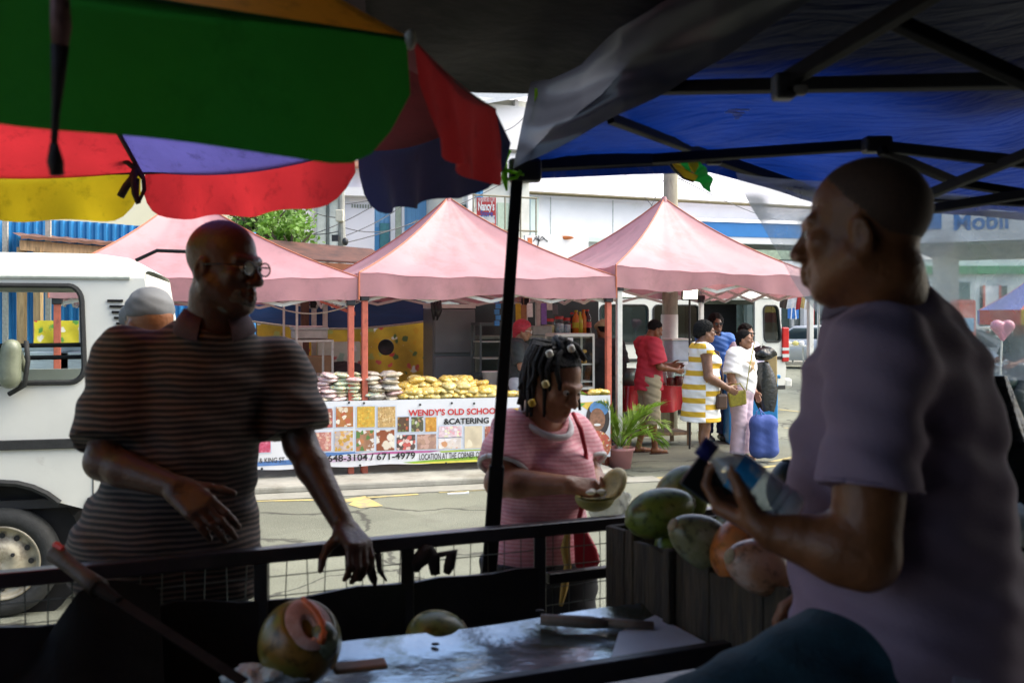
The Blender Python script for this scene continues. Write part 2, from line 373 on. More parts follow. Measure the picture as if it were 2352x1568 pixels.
def torso(s, J, inf=0., b=1., bb=1., pb=1., bust=0.):
    k = J['k']; R = Matrix((J['r'], J['f'], V((0, 0, 1)))).transposed(); up = (J['neck']-J['pelvis']).normalized()
    r = (J['r']-up*J['r'].dot(up)).normalized(); R = Matrix((r, up.cross(r), up)).transposed()
    e = lambda c, rr: s.el(c, [x*k+inf for x in rr], R, .06*k)
    e(J['chest'], (.158*b, .112*b, .20)); e(J['belly'], (.150*bb, .118*bb, .18)); e(J['pelvis'], (.165*pb, .128*pb, .135))
    s.rc(J['shL'], J['shR'], .058*k*b+inf, .058*k*b+inf, .06*k)
    m = (J['shL']+J['shR'])/2; s.rc(m+V((0, 0, .02*k)), J['neck'], .085*k*b+inf, .066*k+inf*.6, .05*k)
    if bust:
        for x in (-1, 1): s.el(J['chest']+(r*.075*x)*k*b+R@V((0, .095*b, -.04))*k, [(.07*bust)*k+inf]*3, R, .05*k)
def skinbody(J, mat, parent, res, b=1., bb=1., pb=1., hands=None, hd={}, legs=True, feet=True, ab=1.):
    s = SDF(); k = J['k']; torso(s, J, -.006, b, bb, pb)
    HR = frame(J['hf'], J['hup']); hw = head(s, J['head'], HR, k*hd.get('k', 1.), hd.get('jaw', 1.), hd.get('nose', 1.), hd.get('lips', 1.))
    nb = hw(0, -.03, -.075); s.rc(J['neck'], nb, .062*k*hd.get('nk', 1), .055*k*hd.get('nk', 1), .03*k)
    for a in 'LR':
        sh, el, wr = J['sh'+a], J['el'+a], J['wr'+a]
        s.el(sh, [.062*k*ab]*3, None, .03*k); s.rc(sh, el, .052*k*ab, .042*k*ab, .03*k); m = el.lerp(wr, .28)
        s.rc(el, m, .041*k*ab, .042*k*ab, .02*k); s.rc(m, wr, .042*k*ab, .028*k*(ab+1)/2, .015*k)
        if hands and a in hands:
            h = dict(hands[a]); d, n, t = h.pop('d'), h.pop('n'), h.pop('t'); hand(s, wr, d, n, t, k=k*h.pop('k', 1), **h)
        else:
            d = (wr-el).normalized(); inw = J['r']*(1 if a == 'L' else -1); hand(s, wr, d, inw+J['f']*.1, J['f'], k=k, spread=.12)
        if legs:
            hp, kn, an = J['hip'+a], J['kn'+a], J['an'+a]; ff = J.get('ff'+a, J['f'])
            s.rc(hp, kn, .080*k*pb, .052*k, .04*k); s.rc(kn, an, .052*k, .036*k, .02*k); s.el(kn.lerp(an, .28)-ff*.018*k, (.048*k, .048*k, .11*k), None, .03*k)
            if feet: s.rc(an-ff*.03*k-V((0, 0, .045*k)), an+ff*.06*k-V((0, 0, .05*k)), .032*k, .032*k, .03*k); s.rc(an+ff*.06*k-V((0, 0, .052*k)), an+ff*.15*k-V((0, 0, .058*k)), .032*k, .024*k, .02*k)
    o = s.build('body', mat, parent, res); return o, hw
def shirt(J, parent, mat, res, inf=.012, hem=.82, sl=.8, b=1., bb=1., pb=1., bust=0., name='shirt', wr=.003, seed=1, flare=0., neck=.075, sw=1.0, neckdrop=.05, extra=None):
    s = SDF(); k = J['k']; torso(s, J, inf, b, bb, pb, bust)
    base = J['base']; hz = hem
    if flare: s.rc(J['belly'], V((J['pelvis'].x, J['pelvis'].y, hz-.02)), .15*k*bb, .15*k*pb+flare, .06*k)
    for a in 'LR':
        if sl <= 0: s.rc(J['sh'+a], J['sh'+a].lerp(J['el'+a], .12), .062*k+inf, .06*k+inf, .03*k, flat=True); continue
        sh, el, wrr = J['sh'+a], J['el'+a], J['wr'+a]
        if sl <= 1: e = sh.lerp(el, sl); s.rc(sh, e, (.062*k+inf)*sw, (.058*k+inf*1.6)*sw, .03*k, flat=True)
        else: s.rc(sh, el, .06*k+inf, .05*k+inf, .03*k); s.rc(el, el.lerp(wrr, sl-1), .05*k+inf, .036*k+inf, .02*k, flat=True)
    if extra: extra(s)
    s.noise = wrinkle(wr, seed)
    s.p.append(('pl', np.array((0, 0, -1.)), np.array((0, 0, hz)), None, None, 0, 'x', False))
    R = Matrix((J['r'], J['f'], V((0, 0, 1)))).transposed()
    s.el(J['neck']+V((0, 0, .055*k))+J['f']*.02*k, (neck*k, (neck+.012)*k, (.055+neckdrop)*k), R, .012*k, '-')
    return s.build(name, mat, parent, res)
def trousers(J, parent, mat, res, frac=1.9, inf=.014, pb=1., name='trousers', wr=.003, seed=2, top=None, fl=.0):
    """frac: 1 knee, 2 ankle"""
    s = SDF(); k = J['k']; up = (J['neck']-J['pelvis']).normalized(); R = Matrix((J['r'], J['f'], V((0, 0, 1)))).transposed()
    s.el(J['pelvis'], [x*k+inf for x in (.165*pb, .128*pb, .135)], R, .05)
    for a in 'LR':
        hp, kn, an = J['hip'+a], J['kn'+a], J['an'+a]
        if frac <= 1.0: s.rc(hp, hp.lerp(kn, frac), .086*k*pb+inf, .072*k*pb+inf+fl, .04*k, flat=True)
        else: s.rc(hp, kn, .086*k*pb+inf, .060*k*(pb+1)/2+inf, .04*k); s.rc(kn, kn.lerp(an, frac-1), .060*k*(pb+1)/2+inf, .05*k+inf+fl, .03*k, flat=True)
    s.noise = wrinkle(wr, seed, 1.1)
    s.p.append(('pl', np.array((0, 0, 1.)), np.array((0, 0, top if top else J['pelvis'].z+.10*k)), None, None, 0, 'x', False))
    return s.build(name, mat, parent, res)
def shoe(J, a, parent, mat, res=.006):
    s = SDF(); k = J['k']; an = J['an'+a]; ff = J.get('ff'+a, J['f']); 
    s.rc(an-ff*.04*k-V((0, 0, .035*k)), an+ff*.07*k-V((0, 0, .045*k)), .042*k, .042*k, .03*k); s.rc(an+ff*.07*k-V((0, 0, .045*k)), an+ff*.17*k-V((0, 0, .05*k)), .040*k, .032*k, .02*k)
    s.p.append(('pl', np.array((0, 0, -1.)), np.array((0, 0, an.z-.082*k)), None, None, 0, 'x', False))
    return s.build('shoe', mat, parent, res)
def sandal(J, a, parent, mat):
    k = J['k']; an = J['an'+a]; ff = J.get('ff'+a, J['f']); r = V((ff.y, -ff.x, 0)); c = an+ff*.055*k-V((0, 0, .08*k)); mb = MB()
    mb.lathe([(0.001, -.008), (1, -.008), (1, .008), (.001, .008)], c, Matrix((r*.045*k, ff*.13*k, V((0, 0, 1)))).transposed(), 20)
    for x in (-1, 1): mb.tube([c+ff*.09*k+V((0, 0, .012)), c+ff*.03*k+r*.022*x+V((0, 0, .045*k)), c-ff*.0*k+r*.043*x*k+V((0, 0, .005))], .006, 6)
    return part('sandal', mb, mat, parent)
def cap_hair(J, hw, parent, mat, res, line=.05, back=-.05, thick=.008, name='hair', k=None, vol=(0, 0, 0), seed=3, amp=.0015):
    k = k or J['k']; s = SDF(); R = frame(J['hf'], J['hup'])
    s.el(hw(0, -.016, .036), [(.074+thick+vol[0])*k, (.096+thick+vol[1])*k, (.085+thick+vol[2])*k], R, .01)
    s.el(hw(0, .05, -.055), (.078*k, .075*k, .115*k), R, .012, '-')
    s.noise = wrinkle(amp, seed, 3.)
    u = R@V((0, 0, 1)); f = R@V((0, 1, 0))
    n = (-(u*.72)+f*.70).normalized(); s.p.append(('pl', np.array(n), np.array(hw(0, line, .045)), None, None, 0, 'x', False))
    return s.build(name, mat, parent, res)
def glasses(hw, parent, mat, lens=None, k=1., sun=False):
    mb = MB(); ml = MB()
    for x in (-1, 1):
        c = [hw(x*.032+.022*math.cos(a), .102, -.004+.017*math.sin(a)) for a in [2*PI*i/14 for i in range(15)]]
        mb.tube(c, .0022*k, 6); mb.tube([hw(x*.054, .100, .002), hw(x*.078, .05, .004), hw(x*.083, .0, .0)], .002*k, 6)
        ml.add(c[:-1], [tuple(range(14))])
    mb.tube([hw(-.010, .103, .0), hw(.010, .103, 0)], .002*k, 6)
    g = part('glasses', mb, mat, parent, True)
    if lens: part('lens', ml, lens, g)
    return g
def eyes(hw, parent, k=1.):
    for x in (-1, 1):
        mb = MB(); c = hw(x*.032, .0765, -.004); mb.ell(c, (.0128*k,)*3, None, 12, 8)
        f = (hw(0, 1, 0)-hw(0, 0, 0)).normalized(); e = part('eyeball', mb, EYEW, parent, True)
        mi = MB(); mi.ell(c+f*.0105*k, (.0055*k,)*3, None, 8, 6); part('iris', mi, DARK, e, True)
def polo_collar(J, parent, mat, r0=.068, h=.045, open_ang=.55, zoff=-.005, fl=1., dx=0):
    k = J['k']; P = []; n = 28; ax = (J['head']-J['neck']).normalized()
    c = J['neck']+V((dx, 0, zoff))
    R = Matrix((J['r'], J['f'], V((0, 0, 1)))).transposed()
    prof = [(r0, -.005), (r0+.002, h), (r0+.006, h+.005), (r0+.024*fl, h*.55), (r0+.038*fl, -.004), (r0+.036*fl, -.006), (r0+.020*fl, h*.5)]
    for i in range(n+1):
        a = PI/2+open_ang+(2*PI-2*open_ang)*i/n; row = []
        dip = .03*max(0, math.sin(a))**2
        for r, z in prof: row.append(c+R@V((r*k*math.cos(a)*1.05, r*k*math.sin(a)*1.12, (z-dip)*k)))
        P.append(row)
    mb = MB(); mb.grid(P); return part('collar', mb, mat, parent, True)
# ---------------------------------------------------------------- shared materials
WHITE = M('white_paint', (.68, .68, .61), .32, .05, 4, dirt=((.45, .42, .36), 3., .30))
OFFW = M('offwhite_metal', (.62, .62, .57), .4, .1, 12, dirt=((.30, .22, .15), 9., .32))
BLACK = M('black_paint', (.009, .009, .010), .6, .3, 20, bump=.05, spec=.2)
DARK = M('dark_plastic', (.02, .02, .022), .45, .2, 20)
RUBBER = M('rubber', (.022, .023, .022), .75, .3, 30, bump=.15)
REDP = M('red_brown_post', (.48, .115, .07), .5, .2, 8, dirt=((.22, .06, .04), 12., .38))
STEEL = M('steel', (.55, .56, .56), .3, .1, 15, metal=.9)
WOOD = M('weathered_wood', (.20, .125, .07), .75, .45, 5, bump=.3, stretch=(14, 14, 1.6), dirt=((.07, .05, .035), 4., .4))
TANW = M('tan_timber', (.42, .27, .13), .7, .3, 5, bump=.2, stretch=(8, 8, 1.2))
ROPE = M('rope', (.45, .42, .36), .8, .2, 30)
CABLE = M('cable', (.05, .05, .055), .6, .1, 10)
ORANGE = M('orange_piping', (.48, .15, .08), .6, .1, 10)
GLASS = glassmat('clear_glass', (.90, .95, .93), .12)
DGLASS = glassmat('tinted_glass', (.16, .21, .20), .25)
MGLASS = glassmat('pale_tinted_glass', (.62, .78, .78), .2)
EYEW = M('eye_white', (.55, .50, .44), .3, .05, 20)
INK = M('print_black', (.02, .02, .02), .6, .1, 10); INKR = M('print_red', (.55, .03, .03), .6, .1, 10); INKW = M('print_white', (.8, .8, .78), .6, .05, 10); INKB = M('print_blue', (.02, .09, .35), .6, .1, 10)

# ---------------------------------------------------------------- ground
def ground():
    m, t, b, out = nodes('asphalt'); tc = N(t, 'ShaderNodeTexCoord')
    n1 = N(t, 'ShaderNodeTexNoise', i_Scale=.55, i_Detail=8., i_Roughness=.65); n2 = N(t, 'ShaderNodeTexNoise', i_Scale=70., i_Detail=4.); vo = N(t, 'ShaderNodeTexVoronoi', i_Scale=120.)
    for n in (n1, n2, vo): t.links.new(tc.outputs['Object'], n.inputs['Vector'])
    r = ramp(t, [(.3, (.150, .157, .115)), (.52, (.20, .208, .155)), (.7, (.25, .258, .20))]); t.links.new(n1.outputs[0], r.inputs[0])
    r2 = ramp(t, [(.35, (.45, .45, .45)), (.65, (1, 1, 1))]); t.links.new(n2.outputs[0], r2.inputs[0])
    mx = N(t, 'ShaderNodeMixRGB', blend_type='MULTIPLY', i_0=.55); t.links.new(r.outputs[0], mx.inputs[1]); t.links.new(r2.outputs[0], mx.inputs[2])
    n3 = N(t, 'ShaderNodeTexNoise', i_Scale=1.7, i_Detail=5., i_Distortion=1.5); t.links.new(tc.outputs['Object'], n3.inputs['Vector'])
    r3 = ramp(t, [(.60, (0, 0, 0)), (.72, (.6, .6, .6))]); t.links.new(n3.outputs[0], r3.inputs[0])
    m2 = N(t, 'ShaderNodeMixRGB'); t.links.new(r3.outputs[0], m2.inputs[0]); t.links.new(mx.outputs[0], m2.inputs[1]); m2.inputs[2].default_value = (.12, .115, .09, 1)
    dn = N(t, 'ShaderNodeTexNoise', i_Scale=1.3, i_Detail=6.); t.links.new(tc.outputs['Object'], dn.inputs['Vector']); va = N(t, 'ShaderNodeVectorMath', operation='MULTIPLY_ADD'); t.links.new(dn.outputs['Color'], va.inputs[0]); va.inputs[1].default_value = (1.1, 1.1, 0); t.links.new(tc.outputs['Object'], va.inputs[2])
    ve = N(t, 'ShaderNodeTexVoronoi', i_Scale=.42, feature='DISTANCE_TO_EDGE'); t.links.new(va.outputs[0], ve.inputs['Vector']); re = ramp(t, [(.004, (1, 1, 1)), (.010, (0, 0, 0))]); t.links.new(ve.outputs['Distance'], re.inputs[0]); m4 = N(t, 'ShaderNodeMixRGB'); t.links.new(re.outputs[0], m4.inputs[0]); t.links.new(m2.outputs[0], m4.inputs[1]); m4.inputs[2].default_value = (.06, .06, .045, 1)
    vp = N(t, 'ShaderNodeTexVoronoi', i_Scale=.33); t.links.new(va.outputs[0], vp.inputs['Vector']); rp = ramp(t, [(.2, (.86, .86, .86)), (.8, (1.1, 1.1, 1.1))]); t.links.new(vp.outputs['Color'], rp.inputs[0]); m5 = N(t, 'ShaderNodeMixRGB', blend_type='MULTIPLY', i_0=1.); t.links.new(m4.outputs[0], m5.inputs[1]); t.links.new(rp.outputs[0], m5.inputs[2])
    t.links.new(m5.outputs[0], b.inputs['Base Color']); b.inputs['Roughness'].default_value = .85
    bp = N(t, 'ShaderNodeBump', i_Strength=.5, i_Distance=.008); t.links.new(vo.outputs[0], bp.inputs['Height']); t.links.new(bp.outputs[0], b.inputs['Normal'])
    mb = MB(); mb.add([(-150, -40, 0), (150, -40, 0), (150, 260, 0), (-150, 260, 0)], [(0, 1, 2, 3)]); struct('road', mb, m)
ground()
CONC = M('concrete', (.33, .32, .275), .85, .2, 3, bump=.2, dirt=((.20, .19, .15), 2.2, .42))
B0 = V((-2.78, 10.0, 0)); BU = V((.963, .269, 0)).normalized(); BV = V((-BU.y, BU.x, 0))
mb = MB(); k0 = B0-BV*.52
mb.prism([k0-BU*14, k0+BU*3.95, k0+BU*3.95+BV*6, k0-BU*14+BV*6], (0, 0, .075)); pv = struct('pavement', mb, CONC); bevel(pv, .02)
mb = MB(); mb.prism([k0-BU*14-BV*.32, k0+BU*4.3-BV*.32, k0+BU*4.3-BV*.004, k0-BU*14-BV*.004], (0, 0, .012)); struct('gutter', mb, M('gutter_concrete', (.27, .265, .225), .85, .15, 4, bump=.1))
CA = V((.9178, .3971, 0)); CN = V((.3971, -.9178, 0)); C0 = V((-1.166, 2.267, 0))       # the push cart's length, width (towards us) and corner
mb = MB(); e0 = C0-CN*.30
mb.prism([e0-CA*7, e0+CA*8, e0+CA*8+CN*14, e0-CA*7+CN*14], (0, 0, .18)); nk = struct('near_pavement', mb, M('low_bounce_concrete', (.17, .16, .14), .85, .25, 3, bump=.2, dirt=((.05, .05, .04), 2.2, .42))); bevel(nk, .02)  # tone set to limit bounce light into the stall; its dirt is made up
mb = MB(); mb.prism([V((-60, 36, 0)), V((90, 36, 0)), V((90, 60, 0)), V((-60, 60, 0))], (0, 0, .12)); struct('far_pavement', mb, CONC)
YEL = M('yellow_road_paint', (.46, .37, .13), .8, .15, 6, dirt=((.28, .25, .16), 7., .46)); WHT = M('white_road_paint', (.66, .64, .55), .8, .15, 6, dirt=((.3, .28, .22), 7., .45))
def marking(pts, mat=YEL):
    mb = MB(); mb.add([G(x, y, .004) for x, y in pts], [tuple(range(len(pts)))]); struct('road_marking', mb, mat)
def line(x0, y0, x1, y1, w=.10, mat=YEL):
    a, b = G(x0, y0, .004), G(x1, y1, .004); d = (b-a).normalized(); n = V((-d.y, d.x, 0))*w/2
    mb = MB(); mb.add([a-n, b-n, b+n, a+n], [(0, 1, 2, 3)]); struct('road_marking', mb, mat)
marking([(735, 1156), (838, 1138), (880, 1161), (828, 1166), (800, 1158), (812, 1150), (740, 1162)])
line(570, 1150, 790, 1146, .07); line(842, 1142, 960, 1134, .07); line(1032, 1129, 1118, 1123, .07)
marking([(960, 1111), (988, 1108), (1046, 1128), (1010, 1131)])
line(1345, 1112, 1560, 1093, .09); line(1560, 1093, 1850, 1062, .09); line(1815, 1010, 1900, 1016, .08); line(1790, 940, 1960, 958, .09); line(1800, 982, 1960, 988, .08); line(1770, 1060, 1880, 1038, .08)
mb = MB(); a = G(1028, 1134, .006); mb.tube([a, a+V((.16, .04, .0)), a+V((.20, .05, .0))], [.012, .010, .022], 6); solo('litter', mb, M('white_litter', (.8, .8, .8)), 'small white plastic spoon lying on the road before the banner', 'litter')

# ---------------------------------------------------------------- pink tents
def cloth_pink():
    m = M('pink_canvas', (.54, .270, .290), .50, .06, 3, bump=.10, bscale=9, trans=.28, dirt=((.42, .22, .23), 2.6, .42), spec=.7); return m
PINK = cloth_pink()
def pink_tent(L, R, depth, label, zl=2.12, zr=2.12, peak=3.17, shift=V((0, 0, 0)), drop=.23, posts=('red', 'red', 'white', 'white'), kink=.0):
    L, R = V((L.x, L.y, 0)), V((R.x, R.y, 0)); u = (R-L).normalized(); v = V((-u.y, u.x, 0)); wd = (R-L).length
    t = thing('market_tent', label, 'tent', L, 'pink canopy tents of the food stalls')
    c = [L-u*.04-v*.04, R+u*.04-v*.04, R+u*.04+v*depth, L-u*.04+v*depth]; zs = [zl, zr, zr, zl]
    pk = sum(c, V((0, 0, 0)))/4+shift+V((0, 0, peak)); can = MB(); n, q = 30, 16; rnd = random.Random(len(label)+int(L.x*10))
    ph = [rnd.random()*6 for _ in range(8)]
    def top(i, s, tt):
        a, b = c[i], c[(i+1) % 4]; za, zb = zs[i], zs[(i+1) % 4]
        e = a.lerp(b, s); ze = za+(zb-za)*s-.035*math.sin(PI*s)
        p = e.lerp(V((pk.x, pk.y, 0)), tt); ed = min(1, 6*s*(1-s))
        z = ze+(peak-ze)*(.70*tt**1.0+.30*tt**2.4) - .07*math.sin(PI*tt)*ed + ed*(.007*math.sin(16.1*s+ph[0]+5*tt)+.006*math.sin(37*s+ph[4]))*(1-tt)+.010*min(1, 12*s*(1-s))*(1-tt)**2*sum(math.exp(-(d_/.28)**2)*math.sin(13*math.atan2(tt+.02, d_+.02)+ph[3]) for d_ in (s, 1-s))
        return V((p.x, p.y, z))
    for i in range(4):
        can.grid([[top(i, s/n, tt/q) for s in range(n+1)] for tt in range(q+1)])
        a, b = c[i], c[(i+1) % 4]; out = (a-b).cross(V((0, 0, 1))).normalized()*-1; rows = []
        for r in range(7):
            row = []
            for s in range(n+1):
                f = s/n; p = top(i, f, 0); ed = math.sin(PI*f); o = .016*(r/6)*math.sin(f*17+ph[1+i]+1.6*math.sin(f*7+ph[5]))*ed+.012*(r/6)*math.sin(f*41+ph[2]+i)
                lift = kink*(r/6)*math.exp(-((f-.55)/.16)**2)
                row.append(p-V((0, 0, drop*r/6-lift))-out*(o+.004+.03*(r/6)*ed))
            rows.append(row)
        can.grid(rows, flip=True)
    part('canopy', can, PINK, t, True)
    for i in range(4):
        p = MB(); p.tube([top(i, 0, k/12)+V((0, 0, .004)) for k in range(13)], .008, 6); p.tube([top(i, 0, 0), top(i, 0, 0)-V((0, 0, drop))], .009, 5); part('piping', p, ORANGE, t)
    h = MB(); h.tube([pk-V((0, 0, .05)), pk+V((0, 0, .02))], [.05, .03], 8); part('peak_cap', h, PINK, t)
    ins = [L+u*.03+v*.03, R-u*.03+v*.03, R-u*.03+v*(depth-.06), L+u*.03+v*(depth-.06)]
    for i in range(4):
        p = MB(); z = zs[i]-.06; kind = posts[i]
        if not kind: continue
        p.box(ins[i]+V((0, 0, z/2+.02)), (.062, .062, z-.04), Matrix((u, v, V((0, 0, 1)))).transposed()); p.box(ins[i]+V((0, 0, .03)), (.11, .11, .012), Matrix((u, v, V((0, 0, 1)))).transposed())
        o = part('post', p, REDP if kind == 'red' else OFFW, t, label='red-brown post' if kind == 'red' else 'white post', bev=.006)
        j = MB(); j.box(ins[i]+V((0, 0, z-.18)), (.09, .09, .10), Matrix((u, v, V((0, 0, 1)))).transposed()); part('slider', j, DARK, o, bev=.008)
    for i in range(4):
        a, b = ins[i], ins[(i+1) % 4]; z0 = zs[i]-.13; b_ = MB(); pts = [a.lerp(b, f/4) for f in range(5)]; lo, hi = z0-.16, z0
        for q0 in range(4):
            za, zb = (hi, lo) if q0 % 2 == 0 else (lo, hi)
            b_.bar(pts[q0]+V((0, 0, za)), pts[q0+1]+V((0, 0, zb)), .022, .035); off = v*.03 if i % 2 == 0 else u*.03
            b_.bar(pts[q0]+V((0, 0, zb))+off, pts[q0+1]+V((0, 0, za))+off, .022, .035)
        part('truss', b_, OFFW, t)
        ctr = MB(); ctr.bar(ins[i]+V((0, 0, zs[i]-.15)), pk-V((0, 0, .22)), .02, .03); part('roof_strut', ctr, OFFW, t)
    return t, u, v
L2 = W(832, 0, 10.42); R2 = W(1405, 0, 11.35); UU = V((R2.x-L2.x, R2.y-L2.y, 0)).normalized(); VV = V((-UU.y, UU.x, 0))
pink_tent(L2-UU*2.95, L2-UU*.085, 2.9, 'pink canopy tent partly hidden by the white van and the man in the striped polo', shift=-UU*.22, peak=3.12)
pink_tent(L2, R2, 2.9, 'pink canopy tent over the yellow snacks and the long white food banner', shift=-UU*.12-VV*.05, kink=.07, zl=2.17, zr=2.17, drop=.245)
pink_tent(R2+UU*.075, R2+UU*2.72, 2.75, 'pink canopy tent above the man in red and the women shopping', shift=-UU*.02, zl=2.30, zr=2.22, peak=3.27, kink=.13, drop=.25, posts=('white', 'white', 'white', 'white'))
# floodlight under the third tent (lit)
t = thing('floodlight', 'lit square floodlight on a thin stand under the pink tent', 'lamp', W(1585, 672, 12.9)); c = W(1585, 674, 12.9); fr = frame(V((.0, -1, -.35)))
mb = MB(); mb.box(c, (.22, .05, .17), fr); part('housing', mb, DARK, t, bev=.01)
mb = MB(); mb.box(c+fr@V((0, .032, 0)), (.18, .012, .12), fr); part('lit_panel', mb, M('lamp_face', (.9, .9, .8), .4, emit=((1, .93, .7), 3.5)), t)
mb = MB(); mb.tube([c-V((0, -.03, .08)), V((c.x, c.y+.03, .0))], .014, 8); part('stand', mb, DARK, t)

# ---------------------------------------------------------------- the banner on its table
def plane(px, py, o=B0, n=BV, d=0.0):
    r = W(px, py, 1)-V((0, 0, CH)); k = ((o-n*d)-V((0, 0, CH))).dot(n)/r.dot(n); return V((0, 0, CH))+r*k
tb = thing('stall_table', 'long table holding the snack packets behind the white food banner', 'table', B0+V((0, 0, 0)))
top = MB(); R_ = Matrix((BU, BV, V((0, 0, 1)))).transposed(); top.box(B0+BU*1.75+BV*.55+V((0, 0, .815)), (4.2, 1.0, .03), R_); part('tabletop', top, OFFW, tb)
for f in (-.2, 1.3, 3.4):
    for g in (.12, .98):
        mb = MB(); mb.box(B0+BU*f+BV*g+V((0, 0, .44)), (.06, .06, .72), R_); part('leg', mb, REDP if f < 2 else TANW, tb)
bn = thing('banner', 'long white vinyl food banner with rows of food photos hung along the stall front', 'banner', B0+V((0, 0, .16)))
def bgrid(px0, px1, z0, z1, n, d):
    a = plane(px0, 900, d=d); b = plane(px1, 900, d=d); return [[V((a.lerp(b, i/n).x, a.lerp(b, i/n).y, z0+(z1-z0)*j/6+(.008*math.sin(i*.9) if j in (0,) else 0))) for i in range(n+1)] for j in range(7)]
mb = MB(); mb.grid(bgrid(520, 1402, .165, .842, 40, .0)); VINYL = M('white_vinyl', (.74, .75, .77), .35, .05, 2, bump=.05, bscale=5); part('vinyl_sheet', mb, VINYL, bn)
pxz = lambda zx: 564.5+zx*.3
pyz = lambda zy: 846.7+zy*.3
FOOD = [speckle('food%d' % i, b, s, sc, .6, th) for i, (b, s, sc, th) in enumerate([
    ((.35, .12, .09), [(.62, .42, .28), (.50, .12, .10), (.7, .55, .42)], 26, .45), ((.42, .17, .05), [(.8, .72, .6), (.7, .6, .45), (.45, .12, .05)], 17, .50),
    ((.62, .38, .05), [(.75, .50, .08), (.6, .3, .03), (.5, .45, .1)], 40, .4), ((.55, .36, .14), [(.65, .45, .22), (.4, .22, .08), (.7, .55, .3)], 45, .4),
    ((.12, .07, .04), [(.45, .25, .08), (.15, .2, .06), (.5, .1, .05)], 30, .4), ((.10, .09, .05), [(.3, .35, .12), (.45, .25, .15), (.6, .55, .5)], 24, .45),
    ((.6, .30, .05), [(.72, .40, .08), (.5, .2, .02)], 20, .4), ((.70, .55, .58), [(.7, .35, .40), (.75, .72, .5), (.8, .7, .75)], 30, .5),
    ((.70, .60, .42), [(.75, .68, .5), (.65, .5, .3)], 8, .3), ((.55, .22, .18), [(.7, .5, .36), (.6, .35, .3)], 28, .45),
    ((.55, .45, .42), [(.65, .35, .1), (.5, .3, .05), (.7, .55, .3)], 24, .5), ((.35, .18, .10), [(.5, .2, .08), (.1, .2, .05), (.7, .65, .6)], 22, .5),
    ((.28, .08, .03), [(.75, .70, .6), (.7, .62, .5)], 11, .5), ((.10, .07, .06), [(.7, .5, .45), (.55, .12, .10), (.75, .7, .62)], 20, .5),
    ((.36, .22, .17), [(.55, .35, .28), (.45, .28, .2)], 18, .5), ((.72, .64, .58), [(.6, .3, .15), (.72, .5, .05), (.75, .7, .7)], 14, .5), ((.55, .10, .18), [(.65, .2, .28), (.5, .06, .12)], 30, .5)])]
PICS = [(527, 305, 665, 450, 0), (690, 290, 822, 445, 1), (852, 288, 988, 447, 2), (1010, 290, 1145, 447, 3), (1162, 368, 1250, 482, 4), (1268, 368, 1360, 480, 5), (1375, 370, 1460, 480, 6), (1478, 438, 1655, 522, 7), (1675, 437, 1810, 608, 8), (1830, 437, 1990, 600, 0),
        (530, 485, 655, 630, 9), (680, 475, 820, 628, 10), (845, 470, 982, 628, 11), (1000, 468, 1138, 625, 12), (1155, 505, 1298, 620, 13), (1312, 500, 1458, 615, 14), (1475, 530, 1650, 610, 15), (80, 490, 190, 640, 16), (2010, 300, 2160, 440, 2), (2010, 460, 2160, 600, 14)]
def bquad(x0, y0, x1, y1, d):
    a, b = plane(pxz(x0), pyz(y1), d=d), plane(pxz(x1), pyz(y1), d=d); zt = (plane(pxz(x0), pyz(y0), d=d).z+plane(pxz(x1), pyz(y0), d=d).z)/2; zb = (a.z+b.z)/2
    return [V((a.x, a.y, zb)), V((b.x, b.y, zb)), V((b.x, b.y, zt)), V((a.x, a.y, zt))]
for x0, y0, x1, y1, i in PICS:
    mb = MB(); mb.add(bquad(x0-9, y0-9, x1+9, y1+9, .003), [(0, 1, 2, 3)]); p = part('photo_border', mb, M('pale_blue_print', (.60, .66, .75), .5, .05), bn)
    mb = MB(); mb.add(bquad(x0, y0, x1, y1, .006), [(0, 1, 2, 3)]); part('food_photo', mb, FOOD[i], p)
def swoosh(pts, mat, d=.002):
    mb = MB(); mb.add([plane(pxz(x), pyz(y), d=d) for x, y in pts], [tuple(range(len(pts)))]); part('printed_band', mb, mat, bn)
swoosh([(0, 720), (420, 690), (620, 640), (900, 628), (900, 640), (640, 668), (420, 730), (0, 750)], M('band_blue', (.10, .22, .50), .5))
swoosh([(800, 660), (1110, 630), (1500, 625), (1400, 640), (1130, 650)], M('band_magenta', (.45, .12, .30), .5), .0025)
swoosh([(420, 735), (620, 690), (760, 668), (1000, 690), (700, 712)], M('band_lilac', (.66, .5, .66), .5), .002)
swoosh([(1200, 715), (1500, 690), (1860, 660), (1870, 690), (1500, 706), (1300, 722)], M('band_green', (.25, .45, .05), .5), .002)
swoosh([(1200, 728), (1500, 706), (1870, 690), (1870, 706), (1500, 722)], M('band_yellow', (.72, .66, .10), .5), .0022)
swoosh([(1480, 630), (1880, 605), (1880, 620), (1500, 640)], M('band_lime', (.35, .50, .05), .5), .0022)
def btext(s, x0, y0, x1, y1, mat, bold=.02):
    q = bquad(x0, y0, x1, y1, .0085); text('lettering', s, q[0], q[1]-q[0], (0, 0, 1), (q[3]-q[0]).length/.73, mat, bn, width=(q[1]-q[0]).length, bold=bold, depth=0)
btext("WENDY'S OLD SCHOOL", 1245, 305, 1945, 351, INKR, .03); btext('&CATERING', 1515, 375, 1862, 419, INK, .03)
btext('648-3104 / 671-4979', 627, 646, 1298, 698, INK, .02); btext('LOCATION AT THE CORNER OF', 1328, 640, 1802, 688, INK, .012); btext('T & KING ST.', 66, 678, 305, 718, INK, .012)
